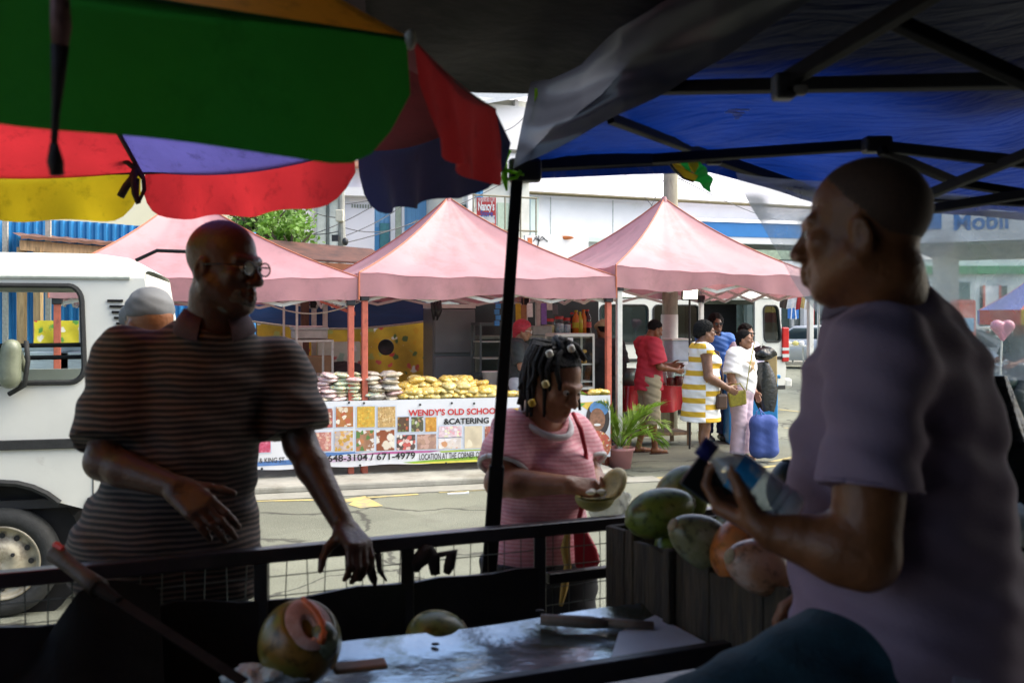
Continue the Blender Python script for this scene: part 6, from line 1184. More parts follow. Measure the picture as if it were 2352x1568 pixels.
# grey plastic flap hanging from it to the tent corner
cols = [((1218, 190, 3.05), (1178, 388, 2.95)), ((1262, 185, 2.92), (1222, 366, 2.90)), ((1335, 150, 2.74), (1335, 308, 2.72)), ((1420, 70, 2.47), (1425, 262, 2.60)), ((1520, 0, 2.27), (1535, 212, 2.50)), ((1640, -60, 2.10), (1640, 150, 2.37)), ((1730, -120, 2.0), (1735, 80, 2.26)), ((1850, -200, 1.86), (1900, -20, 2.10))]
mb = MB(); P = []
for j in range(15):
    row = []
    for i in range(57):
        k = i/56*(len(cols)-1); a = min(int(k), len(cols)-2); f = k-a; f2 = f*f*(3-2*f)*.3+f*.7; tp0 = W(*cols[a][0]).lerp(W(*cols[a+1][0]), f2); bt0 = W(*cols[a][1]).lerp(W(*cols[a+1][1]), f2); v_ = j/14
        row.append(tp0.lerp(bt0, v_)+V((0, .020*math.sin(9*v_-1.1*k+.6)*min(1, k*.8)+.006*math.sin(21*v_-2.5*k), .003*math.sin(k*3))))
    P.append(row)
mb.grid(P); solo('grey_tarp_flap', mb, M('grey_plastic', (.085, .092, .115), .30, .12, 3, bump=.05, bscale=6, trans=.5), 'grey plastic flap draped from the black tarpaulin to the tent corner', 'tarpaulin', smooth=True)
LIMEC = M('lime_tape', (.30, .62, .03), .5, .1, 20, trans=.6)
mb = MB(); a = [W(1231, 203, 2.99), W(1233, 240, 2.97), W(1231, 285, 2.97), W(1222, 332, 2.98)]
for i in range(3): d_ = [.004, .0075, .007, .002]; mb.add([a[i]-V((d_[i], 0, 0)), a[i]+V((d_[i], 0, 0)), a[i+1]+V((d_[i+1], 0, 0)), a[i+1]-V((d_[i+1], 0, 0))], [(0, 1, 2, 3)])
solo('tape_strip', mb, LIMEC, 'lime green tape strip hanging on the grey plastic flap', 'tape')
mb = MB(); mb.tube([W(1171, 345, 2.96), W(1160, 372, 2.96), W(1156, 392, 2.95), W(1165, 412, 2.95), W(1186, 408, 2.95), W(1196, 392, 2.95)], .006, 6); mb.tube([W(1160, 375, 2.96), W(1159, 410, 2.96), W(1164, 438, 2.96)], [.008, .010, .003], 6); mb.tube([W(1140, 388, 2.96), W(1158, 390, 2.95), W(1204, 402, 2.95)], [.003, .007, .004], 6); solo('tape_knot', mb, LIMEC, 'lime green tape knotted round the top of the black tent leg', 'tape', smooth=True)
# unseen sheets added behind and right of the camera to darken the stall
mb = MB(); mb.grid([[V((-3.8+9*i/30, -3.62+.04*math.sin(i*1.7)*j/8, 2.60-2.4*j/8)) for i in range(31)] for j in range(9)]); solo('back_shade_sheet', mb, BT, 'added black sheet shading the coconut stall from behind, out of view', 'tarpaulin', smooth=True)
mb = MB(); mb.grid([[V((4.9+.04*math.sin(i*1.7)*j/8, -3.6+6.2*i/30, 2.62-2.4*j/8)) for i in range(31)] for j in range(9)]); solo('side_shade_sheet', mb, BT, 'added black sheet shading the coconut stall from the right, out of view', 'tarpaulin', smooth=True)  # added out of view, keeps side light off the men
# green and yellow bunting flag
FG, FY, FK = M('flag_green', (.03, .50, .07), .4, .15, 9, trans=.6), M('flag_yellow', (.72, .50, .03), .5, .1, 9, trans=.6), M('flag_black', (.02, .03, .015), .6)
fl = thing('flag', 'crumpled green and yellow flag hanging from the tent bar', 'flag', W(1585, 372, 3.05))
def fpoly(pts, mat, Y, nm):
    mb = MB(); mb.add([W(x, y, Y+.012*math.sin(x*.2+y*.13)) for x, y in pts], [(0, i, i+1) for i in range(1, len(pts)-1)]); part(nm, mb, mat, fl)
fpoly([(1533, 372), (1545, 392), (1568, 412), (1592, 420), (1600, 412), (1570, 405), (1552, 384)], FK, 3.09, 'black_band'); fpoly([(1540, 372), (1552, 388), (1572, 408), (1596, 416), (1604, 404), (1580, 396), (1560, 372)], FY, 3.00, 'yellow_band'); fpoly([(1548, 370), (1560, 385), (1580, 400), (1592, 392), (1597, 368)], FG, 3.02, 'green_field'); fpoly([(1578, 369), (1602, 368), (1605, 380), (1596, 398), (1588, 395)], FY, 2.99, 'yellow_band')
mb = MB(); g0, g1, g2, g3 = W(1606, 366, 3.03), W(1587, 408, 3.02), W(1632, 444, 3.03), W(1637, 410, 3.05); mb.grid([[g0.lerp(g3, i/8).lerp(g1.lerp(g2, i/8), j/8)+V((0, .012*math.sin(i*1.3+j*.8), .002*math.sin(i*2+j))) for i in range(9)] for j in range(9)]); part('green_field', mb, FG, fl, True)
mb = MB(); mb.tube([W(1530, 366, 3.03), W(1555, 372, 3.02), W(1606, 366, 3.02)], .006, 5); part('cord', mb, FK, fl)
# clear plastic weather sheet
m, t, b, out = nodes('clear_plastic'); tp_ = N(t, 'ShaderNodeBsdfTransparent'); tp_.inputs[0].default_value = (.94, .97, .96, 1); df = N(t, 'ShaderNodeBsdfTranslucent'); df.inputs[0].default_value = (.72, .78, .78, 1); dd_ = N(t, 'ShaderNodeBsdfDiffuse'); dd_.inputs[0].default_value = (.62, .68, .68, 1); gl = N(t, 'ShaderNodeBsdfGlossy', i_Roughness=.18)
tc = N(t, 'ShaderNodeTexCoord'); nz = N(t, 'ShaderNodeTexNoise', i_Scale=4., i_Detail=7., i_Distortion=1.2); t.links.new(tc.outputs['Object'], nz.inputs['Vector']); r = ramp(t, [(.38, (.30,)*3), (.56, (.52,)*3), (.68, (.92,)*3)]); t.links.new(nz.outputs[0], r.inputs[0])
m1 = N(t, 'ShaderNodeMixShader', i_0=.5); t.links.new(df.outputs[0], m1.inputs[1]); t.links.new(dd_.outputs[0], m1.inputs[2]); m2 = N(t, 'ShaderNodeMixShader'); t.links.new(r.outputs[0], m2.inputs[0]); t.links.new(tp_.outputs[0], m2.inputs[1]); t.links.new(m1.outputs[0], m2.inputs[2])
m3 = N(t, 'ShaderNodeMixShader', i_0=.05); t.links.new(m2.outputs[0], m3.inputs[1]); t.links.new(gl.outputs[0], m3.inputs[2]); t.links.new(m3.outputs[0], out.inputs[0]); CLEAR = m
lf = [(1690, 397), (1722, 470), (1768, 565), (1822, 640), (1880, 715), (1935, 775), (2000, 830), (2080, 870)]; rt_ = [(2700, 500), (2700, 540), (2700, 590), (2700, 640), (2700, 690), (2700, 760), (2700, 820), (2700, 880)]; mb = MB(); P = []
for j in range(22):
    k = j/21*7; a = min(int(k), 6); f = k-a; L_ = W(lf[a][0]+(lf[a+1][0]-lf[a][0])*f, lf[a][1]+(lf[a+1][1]-lf[a][1])*f, 3.25); Rr = W(rt_[a][0]+(rt_[a+1][0]-rt_[a][0])*f, rt_[a][1]+(rt_[a+1][1]-rt_[a][1])*f, 3.5)
    if j == 0: L_ = W(1690, 397, 3.10)
    row = []
    for i in range(41):
        s = i/40; p = L_.lerp(Rr, s)
        if j < 6: p = p+V((0, 0, (-.16*math.sin(PI*min(1, s*1.2)) if False else 0)))
        row.append(p+V((0, .05*math.sin(9*s-.35*j)*(.2+j/21)+.02*math.sin(23*s+j*.8), 0)))
    P.append(row)
mb.grid(P); solo('plastic_sheet', mb, CLEAR, 'clear crinkled plastic weather sheet hanging from the far side of the blue tent', 'plastic sheet', smooth=True)

# ---------------------------------------------------------------- push cart
CR = Matrix((CA, -CN, V((0, 0, 1)))).transposed()
CP = lambda s, n, z: C0+CA*s+CN*n+V((0, 0, z))
ct = thing('push_cart', 'black metal push cart with a mesh rail in front of the men', 'cart', CP(.6, .35, .18)); CBLK = M('cart_black', (.016, .013, .014), .38, .4, 14, bump=.12, dirt=((.06, .035, .025), 12., .3), spec=.6)
rl = MB(); rl.bar(CP(-.9, 0, 1.105), CP(1.95, 0, 1.105), .042, .036); part('top_rail', rl, M('cart_rail', (.03, .022, .026), .28, .3, 14, bump=.08, spec=.8), ct, bev=.004)
sx = lambda px: next(s for s in [i*.002-.8 for i in range(1500)] if 1176+FP*(C0.x+CA.x*s)/(C0.y+CA.y*s) >= px)
for px in (600, 935, 1240): mb = MB(); s = sx(px); mb.bar(CP(s, 0, .62), CP(s, 0, 1.087), .034, .03); part('upright', mb, CBLK, ct, bev=.003)
mb = MB(); mb.bar(CP(sx(1257), .0, .965), CP(1.9, 0, .965), .03, .03); part('mid_rail', mb, CBLK, ct, bev=.003)
mb = MB(); s1 = sx(1238); P = [[CP(-.9+(s1+.9)*i/30, .0, .62) for i in range(31)], [CP(-.9+(s1+.9)*i/30, .0, 1.0-.004*math.sin(i*2.1)-(.012 if 12 < i < 22 else 0)*math.sin(i)) for i in range(31)]]; mb.grid(P); mb.grid([[p+CN*.012 for p in r_] for r_ in P]); mb.grid([P[1], [p+CN*.012 for p in P[1]]]); part('back_panel', mb, CBLK, ct)
wm = MB(); 
for i in range(60):
    s = -.9+.05*i
    if s < 1.9: wm.tube([CP(s, -.006, .72 if s > s1 else .96), CP(s+.004*math.sin(i*3), -.006, 1.0), CP(s, -.006, 1.09)], .0017, 4)
for z in (1.045, .995, .935, .885, .835): wm.tube([CP(-.9 if z > .99 else s1, -.006, z), CP(.6 if z > .99 else s1+.2, -.006, z+.002), CP(1.9, -.006, z)], .0017, 4)
part('wire_mesh', wm, M('mesh_grey', (.13, .14, .11), .5, .2, 30), ct)
SHEET = M('galvanised_sheet', (.42, .50, .56), .16, .3, 3.5, bump=.35, bscale=6, metal=.8, dirt=((.13, .15, .10), 6., .46))
SS = lambda s, n, z=.935: CP(s, n, z+.004*math.sin(9*s+5*n))
mb = MB(); mb.grid([[SS(.60+.91*i/24, .30+.36*j/8, .935+(.022 if j == 0 else (.008 if j == 1 else 0))) for i in range(25)] for j in range(9)]); mb.grid([[SS(.60+.91*i/24, .30+.36*j/8, .928) for i in range(25)] for j in range(9)]); mb.grid([[SS(.60+.91*i/24, .30, .957) for i in range(25)], [SS(.60+.91*i/24, .296, .925) for i in range(25)]]); part('metal_shelf', mb, SHEET, ct, True)
mb = MB(); mb.bar(CP(.1, .672, .948), CP(1.75, .672, .948), .03, .045); part('near_rail', mb, CBLK, ct, bev=.003); mb = MB(); mb.grid([[CP(.1+1.6*i/16, .70+.17*j/3, .905-.004*j+.004*math.sin(i*1.3+j)) for i in range(17)] for j in range(4)]); part('side_ledge', mb, M('ledge_sheet', (.34, .35, .40), .35, .2, 9, metal=.4), ct, True)
mb = MB(); mb.bar(CP(.1, .885, .89), CP(1.75, .885, .89), .03, .05); part('outer_rail', mb, CBLK, ct, bev=.003)
mb = MB(); mb.box(CP(.5, .33, .66), (2.7, .64, .03), CR); mb.box(CP(.5, .885, .70), (2.6, .02, .34), CR); mb.box(CP(-.9, .43, .80), (.02, .88, .36), CR); part('tray', mb, CBLK, ct)
for s in (-.5, 1.3):
    for n in (-.06, .95):
        R = Matrix((CA, V((0, 0, 1)), CN)).transposed(); mb = MB(); mb.lathe([(.20, -.02), (.235, -.028), (.245, 0), (.235, .028), (.20, .02)], CP(s, n, .43), R, 28); wh = part('wheel', mb, RUBBER, ct, True); mb = MB(); mb.lathe([(.20, -.012), (.185, 0), (.20, .012)], CP(s, n, .43), R, 24); [mb.tube([CP(s, n, .43), CP(s, n, .43)+R@V((.19*math.cos(2*PI*k/10), .19*math.sin(2*PI*k/10), 0))], .004, 4) for k in range(10)]; part('rim', mb, STEEL, wh)
# black sheet heaped over the cart's dark end
BSH = M('black_heap_sheet', (.0035, .0037, .004), .8, .4, 3, bump=.5, bscale=9, spec=.08)
mb = MB(); P = []
for j in range(13):
    row = []
    for i in range(31): s = -1.0+1.34*i/30; n = .04+.95*j/12; row.append(CP(s, n, .86+.11*math.exp(-((s+.25)/.4)**2)*math.sin(PI*j/12)+.235*math.exp(-((s-.29)/.19)**4)*math.exp(-((n-.05)/.16)**2)+.012*math.sin(9*s+7*n)+.018*math.sin(23*n+4*s)-.05*(j/12)**2-.06*max(0, (s-.1)/.3)))
    P.append(row)
mb.grid(P); solo('black_sheet', mb, BSH, 'black plastic sheet heaped over the left end of the cart', 'sheet', smooth=True)
# wooden-handled cutlass lying across
t = thing('cutlass', 'old cutlass with a worn wooden handle leaning across the cart rail', 'cutlass', W(300, 1390, 2.1)); a, b, c_ = W(128, 1272, 2.18), W(228, 1350, 2.08), W(560, 1566, 1.80)
mb = MB(); d = (b-a).normalized(); mb.tube([a-d*.012, a, a.lerp(b, .35), a.lerp(b, .7), b], [.014, .021, .017, .018, .022], 12); part('handle', mb, M('handle_wood', (.055, .032, .018), .6, .4, 16, bump=.2), t, True)
mb = MB(); mb.tube([a+d*.0-V((0, 0, -.020)), a+d*.03+V((0, 0, .022))], [.009, .006], 8); part('red_tape', mb, M('red_tape', (.55, .05, .03), .5), t); mb = MB(); mb.bar(b-d*.01, c_, .020, .003, (0, -.5, 1)); mb.tube([b, b.lerp(c_, .16)], [.016, .010], 8); part('blade', mb, M('rusty_blade', (.014, .010, .008), .85, .4, 20, spec=.1), t)
# rags hanging on the rail
RAG = M('dark_rag', (.020, .012, .012), .8, .4, 20, bump=.3)
def rag(name, pts, label, red=None):
    mb = MB(); P = []
    for pl, r_ in pts: mb.tube([W(x, y, Y) for x, y, Y in pl], r_, 6)
    return solo(name, mb, RAG, label, 'rag', smooth=True)
sr = lambda px: (C0+CA*sx(px)).y-.03
rag('rag', [([(985, 1252, sr(985)), (978, 1272, sr(985)), (958, 1292, sr(985)), (955, 1312, sr(985))], [.012, .026, .02, .008]), ([(985, 1255, sr(985)), (995, 1280, sr(985)), (1000, 1318, sr(985))], [.012, .02, .014]), ([(1000, 1275, sr(985)), (1018, 1272, sr(985)), (1038, 1268, sr(985)), (1032, 1300, sr(985)), (1026, 1316, sr(985))], [.008, .008, .018, .016, .01])], 'dark knotted rag hanging from the rail right of the hand')
rag('dark_strap', [([(852, 1262, sr(865)), (848, 1300, sr(865)), (858, 1330, sr(865)), (862, 1345, sr(865))], [.010, .016, .012, .004]), ([(868, 1270, sr(865)), (872, 1310, sr(865)), (888, 1334, sr(865))], [.010, .008, .003])], 'dark strap dangling from the rail just under the resting hand')
# crate of coconuts at the right end
CRW = M('crate_boards', (.055, .040, .022), .85, .5, 4, bump=.5, stretch=(9, 9, 1.2), dirt=((.022, .018, .012), 5., .45))
cr = thing('wooden_crate', 'rough dark plank crate heaped with coconuts on the cart', 'crate', CP(1.8, .45, .90))
cs = 1.51; ns = [.10, .205, .25, .43, .455, .60, .80, .93]
for i in range(len(ns)-1):
    mb = MB(); n0, n1 = ns[i]+.002, ns[i+1]-.002; zt = 1.122+.012*math.sin(i*2.3); pts = [CP(cs, n0, .865), CP(cs, n1, .865), CP(cs, n1, zt+.006*math.cos(i)), CP(cs, (n0+n1)/2, zt+.004), CP(cs, n0, zt)]
    mb.prism(pts, CA*(.018+.005*(i % 2))); part('plank', mb, CRW, cr, bev=.003)
for nn_ in (.095, .94): mb = MB(); mb.box(CP(cs+.36, nn_, 1.0), (.68, .02, .24), CR); part('side_board', mb, CRW, cr, bev=.003)
mb = MB(); mb.box(CP(cs+.70, .52, 1.0), (.02, .84, .24), CR); part('end_board', mb, CRW, cr); mb = MB(); mb.box(CP(cs+.36, .52, .90), (.70, .84, .02), CR); part('base', mb, CRW, cr)
mb = MB(); mb.box(CP(cs-.012, .445, 1.0), (.018, .03, .26), CR); part('batten', mb, CRW, cr, bev=.003)
def coco_mat(name, base, blush, pale, seedv=0.):
    m, t, b, out = nodes(name); tc = N(t, 'ShaderNodeTexCoord'); mp = N(t, 'ShaderNodeMapping'); mp.inputs['Location'].default_value = (seedv, seedv*.7, seedv*1.3); t.links.new(tc.outputs['Object'], mp.inputs[0]); n1 = N(t, 'ShaderNodeTexNoise', i_Scale=11., i_Detail=5.); n2 = N(t, 'ShaderNodeTexNoise', i_Scale=45., i_Detail=4.)
    for n in (n1, n2): t.links.new(mp.outputs[0], n.inputs['Vector'])
    r = ramp(t, [(.30, base), (.52, [c*1.25 for c in base]), (.64, blush), (.76, pale)]); t.links.new(n1.outputs[0], r.inputs[0]); r2 = ramp(t, [(.36, (.22, .20, .14)), (.48, (1, 1, 1))]); t.links.new(n2.outputs[0], r2.inputs[0]); mx = N(t, 'ShaderNodeMixRGB', blend_type='MULTIPLY', i_0=.7); t.links.new(r.outputs[0], mx.inputs[1]); t.links.new(r2.outputs[0], mx.inputs[2]); t.links.new(mx.outputs[0], b.inputs['Base Color']); b.inputs['Roughness'].default_value = .32; return m
CG1 = coco_mat('coconut_green', (.12, .16, .022), (.20, .20, .035), (.30, .26, .10)); CG2 = coco_mat('coconut_olive', (.12, .14, .03), (.24, .20, .05), (.32, .26, .14), 3.); CW = coco_mat('coconut_pale', (.17, .17, .08), (.36, .34, .24), (.50, .44, .36), 5.); CO = coco_mat('coconut_orange', (.42, .13, .025), (.36, .16, .06), (.5, .36, .26), 7.); CPK = coco_mat('coconut_pink', (.34, .17, .09), (.50, .34, .26), (.62, .50, .44), 9.)
def coconut(px, py, Y, L_, r, ax, mat, label, group='coconuts on the cart'):
    c = W(px, py, Y); ax = V(ax).normalized(); x = ax.orthogonal().normalized(); R = Matrix((x, ax.cross(x), ax)).transposed(); t = thing('coconut', label, 'coconut', c, group); mb = MB(); n, k = 28, 18; P = []
    for j in range(k+1):
        u = -1+2*j/k; row = []; rr = math.sqrt(max(0, 1-u*u))*(1+.10*(-u))
        for i in range(n+1): a = 2*PI*i/n; q = rr*(1+.045*math.cos(3*a)*(1-abs(u)))*r; row.append(c+R@V((q*math.cos(a), q*math.sin(a), u*L_*(1+.06*abs(u)**6))))
        P.append(row)
    mb.grid(P); part('husk', mb, mat, t, True); mb = MB(); mb.lathe([(.018, L_*.985), (.016, L_*1.02), (.008, L_*1.05), (.001, L_*1.045)], c, R, 10); part('stem_cap', mb, M('coco_cap', (.30, .24, .14), .8, .3, 30), t, True); return t
coconut(1516, 1176, 2.58, .092, .062, (.90, .1, .28), CG1, 'large olive green coconut at the near left corner of the crate'); coconut(1570, 1136, 2.85, .085, .076, (.35, .2, .8), CG2, 'large green coconut behind the front one, just below the water bottle'); coconut(1610, 1242, 2.36, .085, .060, (-.75, -.2, .45), CW, 'pale grey-green coconut lying along the crate edge'); coconut(1690, 1225, 2.60, .08, .062, (.2, -.6, .4), CG2, 'shaded olive coconut under the hand with the bottle'); coconut(1692, 1262, 2.30, .075, .058, (.2, .3, .7), CO, 'bright orange coconut under the wrist of the man in the purple shirt')
coconut(1742, 1300, 2.14, .078, .058, (-.85, -.3, .35), CPK, 'pinkish pale coconut at the near end of the crate'); coconut(1806, 1120, 2.75, .075, .052, (.1, .2, .9), M('coconut_dark', (.02, .03, .018), .4, .3, 20), 'dark green coconut at the back beside the purple shirt'); coconut(1800, 1240, 2.5, .08, .065, (.8, .2, .2), CG1, 'shaded green coconut behind the forearm'); coconut(1640, 1300, 2.50, .08, .062, (.3, .6, .2), CG2, 'shaded coconut deep in the crate behind the plank wall'); coconut(1560, 1260, 2.62, .08, .062, (.3, .6, .2), CG1, 'shaded coconut at the bottom of the crate')
coconut(1003, 1470, 2.42, .075, .075, (.7, .2, .3), CG2, 'dim green coconut down inside the dark cart')
# opened coconut with its cut face
c = W(689, 1476, 2.02); t = thing('opened_coconut', 'cut coconut with an orange rim and pink flesh at the end of the metal shelf', 'coconut', c); S_ = SDF(); cutn = V((.30, -.42, .62)).normalized()
S_.el(c, (.0835, .083, .087), None, .01); S_.p.append(('pl', np.array(cutn), np.array(c+cutn*.066), None, None, 0, 'x', False)); n2 = V((.75, -.62, .10)).normalized(); S_.build('husk', coco_mat('coconut_cut_husk', (.13, .11, .02), (.26, .13, .02), (.40, .20, .04), 2.), t, .004)
S2 = SDF(); cc = c+cutn*.0705; ex = V((0, 0, 1)).cross(cutn).normalized(); ey = cutn.cross(ex)
RX = Matrix((ex, ey, cutn)).transposed(); S2.el(cc-cutn*.009, (.050, .060, .014), RX, .005); S2.el(cc+ex*-.006-ey*.012+cutn*.004, (.013, .026, .016), RX, .006, '-'); S2.build('cut_flesh', M('pink_flesh', (.52, .30, .24), .6, .25, 25, dirt=((.62, .46, .42), 14., .45)), t, .0025)
mb = MB(); mb.tube([cc+ex*x+ey*y+cutn*.005 for x, y in ((.002, .054), (.010, .035), (.019, .012), (.022, -.014), (.017, -.038), (.004, -.052))], [.004, .008, .009, .009, .010, .008], 8); part('orange_rim', mb, M('husk_orange', (.62, .13, .03), .45, .2, 20), t, True)
mb = MB(); q = c+n2*.060-V((0, 0, .004)); mb.ell(c+V((.052, -.030, .014)), (.032, .040, .040), RX, 16, 10); part('grey_green_patch', mb, coco_mat('coconut_grey', (.10, .12, .06), (.22, .24, .17), (.3, .3, .25), 4.), t, True)
# bits on the shelf
mb = MB(); a, b = W(765, 1536, 2.03), W(888, 1522, 2.06); mb.bar(a, b, .05, .012); solo('wood_chip', mb, M('chip_wood', (.30, .17, .09), .7, .3, 20), 'flat brown husk slice on the metal shelf beside the cut coconut', 'husk slice', bev=.006)
mb = MB(); mb.tube([CP(1.20, .34, .965), CP(1.30, .40, .962), CP(1.34, .42, .960)], [.014, .016, .012], 8); mb.tube([CP(1.33, .41, .962), CP(1.44, .47, .955)], [.013, .012], 8); solo('knife_handle', mb, M('knife_wood', (.16, .13, .10), .6, .4, 20), 'short wooden knife handle lying against the crate on the shelf', 'knife', smooth=True)
for i, (px, py, r_) in enumerate([(1240, 1402, .006), (1000, 1478, .005), (1356, 1520, .007)]):
    Yp = (1.7-.945)*FP/(py-HZ); mb = MB(); mb.ell(W(px, py, Yp), (r_*2, r_, r_*.7)); solo('husk_crumb', mb, DARK, ('dark husk crumb near the far edge of the metal shelf', 'dark husk crumb on the left of the metal shelf', 'dark husk crumb in the middle of the metal shelf')[i], 'crumb', smooth=True)
blob('crumpled_plastic', W(610, 1556, 1.98), (.07, .05, .025), M('crumpled_film', (.45, .50, .52), .2, .4, 30, bump=.5, bscale=60), 'crumpled pale plastic film under the cut coconut', 'plastic', 11, .35, n=36, k=20)
mb = MB(); mb.add([CP(1.35, .46, .950), CP(1.5, .38, .951), CP(1.5, .66, .948), CP(1.22, .645, .948)], [(0, 1, 2, 3)]); solo('plastic_offcut', mb, M('pale_film', (.50, .55, .62), .3, .15, 5), 'pale plastic offcut flat on the shelf under the crate', 'plastic')
# right edge: draped black sheet over a stand, clear bag, wire stand
mb = MB(); P = []
for j in range(15):
    v_ = j/14; row = []
    for i in range(33):
        a = 2*PI*i/32; py = 862+340*v_; cx = 2285+50*v_; hw = 26+92*v_**1.1; o_ = 1+.10*math.sin(5*a+2)*v_+.05*math.sin(11*a+4*v_); q = W(cx, py, 2.75); row.append(q+V((hw/FP*2.75*math.cos(a)*o_, hw*.6/FP*2.75*math.sin(a)*o_, 0)))
    P.append(row)
mb.grid(P); mb.add(P[0][:-1], [tuple(range(32))]); solo('draped_black_sheet', mb, BBAG, 'black plastic sheet draped over a narrow stand behind the purple shirt', 'sheet', smooth=True)
mb = MB(); q = W(2345, 1160, 2.75); mb.box(q, (.22, .30, .03)); mb.box(q-V((0, 0, .035)), (.20, .28, .02)); [mb.bar(V((q.x+a*.08, q.y+b*.11, .18)), V((q.x+a*.08, q.y+b*.11, q.z-.04)), .03, .03) for a in (-1, 1) for b in (-1, 1)]; solo('wooden_stand', mb, TANW, 'small wooden stand under the draped black sheet', 'stand')
blob('clear_bag', W(2335, 1225, 2.55), (.065, .05, .065), M('clear_bag_film', (.55, .62, .64), .15, .3, 14, bump=.5, bscale=40, alpha=.6), 'crumpled clear plastic bag hanging at the right edge', 'bag', 12, .3, n=32, k=20)
mb = MB(); [mb.tube([W(x0, 1262, 2.5), W(x1, 1330, 2.5)], .008, 6) for x0, x1 in ((2315, 2300), (2332, 2345), (2330, 2318))]; mb.tube([W(2290, 1235, 2.5), W(2352, 1262, 2.5)], .006, 6); [mb.tube([W(x1, 1330, 2.5), V((W(x1, 0, 2.5).x, 2.5, .18))], .008, 6) for x1 in (2300, 2345)]; solo('wire_stand', mb, BLACK, 'black bent wire stand below the clear bag', 'stand')
mb = MB(); [mb.box(W(2350, y, 2.4), (.16, .10, .014), rotz(.5)) for y in (1348, 1386)]; q = W(2350, 1400, 2.4); mb.box(V((q.x, 2.4, q.z/2+.09)), (.10, .09, q.z-.2)); solo('bundle', mb, M('pale_blue_bundle', (.42, .50, .60), .5, .3, 20), 'pale blue folded bundle at the right edge beside the shirt hem', 'bundle')
# ---------------------------------------------------------------- people
def yawv(f, up=0.): v = V((f[0], f[1], up)); return v.normalized()
# old man in the striped polo, leaning on the rail
SK1 = skin('deep', (.075, .031, .017)); SK2 = skin('deep_warm', (.20, .074, .028)); SK3 = skin('brown', (.17, .080, .045)); SK4 = skin('mid_brown', (.26, .125, .07))
J = stand(V((-.80, 2.66, .18)), (.30, -.95), 1.74)
def setj(J, **kw):
    for k, v in kw.items(): J[k] = v
setj(J, head=W(516, 612, 2.62), neck=W(492, 752, 2.66), chest=W(462, 915, 2.68), belly=W(415, 1110, 2.67), pelvis=W(372, 1262, 2.68), shR=W(288, 825, 2.62), shL=W(640, 845, 2.76), elR=W(236, 1060, 2.50), wrR=W(402, 1118, 2.42), elL=W(690, 1020, 2.72), wrL=W(792, 1212, 2.575), hf=V((.92, -.39, -.05)).normalized(), hup=V((.05, 0, 1)))
J['hipR'] = J['pelvis']+V((-.10, .02, -.06)); J['hipL'] = J['pelvis']+V((.09, .03, -.06)); J['knR'] = V((-.98, 2.74, .60)); J['knL'] = V((-.72, 2.78, .60)); J['anR'] = V((-1.02, 2.84, .265)); J['anL'] = V((-.70, 2.86, .265))
t = thing('person', 'bald older man in glasses and a dark striped polo leaning a hand on the rail', 'person', V((-.86, 2.8, .18)))
fw = V((.25, -.97, 0))
hnds = {'L': dict(d=V((.42, -.62, -.25)), n=V((.1, -.25, -1)), t=V((-.8, -.6, 0)), curl=(.55, .50, .35), curls=[(.95, .65, .5), (.95, .7, .5), (.85, .7, .5), (.65, .7, .5)], spread=.13, thumb=(.30, .75, .55), thumbcurl=.35, k=1.02),
        'R': dict(d=V((.75, -.35, -.45)), n=V((.05, .7, -.65)), t=V((.25, -.1, .9)), curl=(.35, .4, .3), spread=.2, thumb=(.75, .6, .05), thumbcurl=.15, k=1.05)}
o, hw = skinbody(J, SK1, t, .0050, b=1.0, bb=.95, hands=hnds, hd=dict(jaw=1.0, nose=1.15, nk=1.12), ab=1.02)
def ex1(s):
    a = J['pelvis']; s.rc(W(548, 745, 2.54), W(556, 895, 2.50), .030, .012, .012, '-'); s.rc(W(425, 1050, 2.66), W(308, 1275, 2.62), .145, .168, .08); s.rc(W(410, 950, 2.68), W(490, 1300, 2.68), .15, .135, .08)
STP = stripes('polo_stripes', (.135, .092, .078), (.014, .011, .012), .0150, .38, 2, soft=.10, warp=.014, wscale=5)
shirt(J, t, STP, .0055, inf=.020, hem=.96, sl=.84, b=.97, bb=.95, pb=1.0, wr=.0040, seed=4, neck=.072, sw=1.02, extra=ex1)
polo_collar(J, t, M('collar_maroon', (.055, .022, .028), .8, .15, 40, bump=.1), r0=.066, h=.05, open_ang=.42)
trousers(J, t, M('dark_trousers', (.009, .009, .010), .85, .2, 20, bump=.1), .008, 1.95, top=1.16)
for a in 'LR': shoe(J, a, t, DARK, .008)
glasses(hw, t, M('gunmetal', (.04, .04, .045), .25, metal=.6), glassmat('spectacle_lens', (.7, .74, .74), .06)); eyes(hw, t)
s = SDF(); R_h = frame(J['hf'], J['hup'])          # short grey beard and rim of hair
s.el(hw(0, .034, -.078), (.058, .060, .052), R_h, .01); s.el(hw(0, .10, -.064), (.034, .04, .018), R_h, .008, '-'); s.el(hw(0, .06, -.01), (.085, .08, .052), R_h, .006, '-'); s.noise = wrinkle(.0015, 8, 5.); s.build('beard', M('grey_beard', (.10, .09, .08), .9, .4, 120, bump=.4), t, .005)
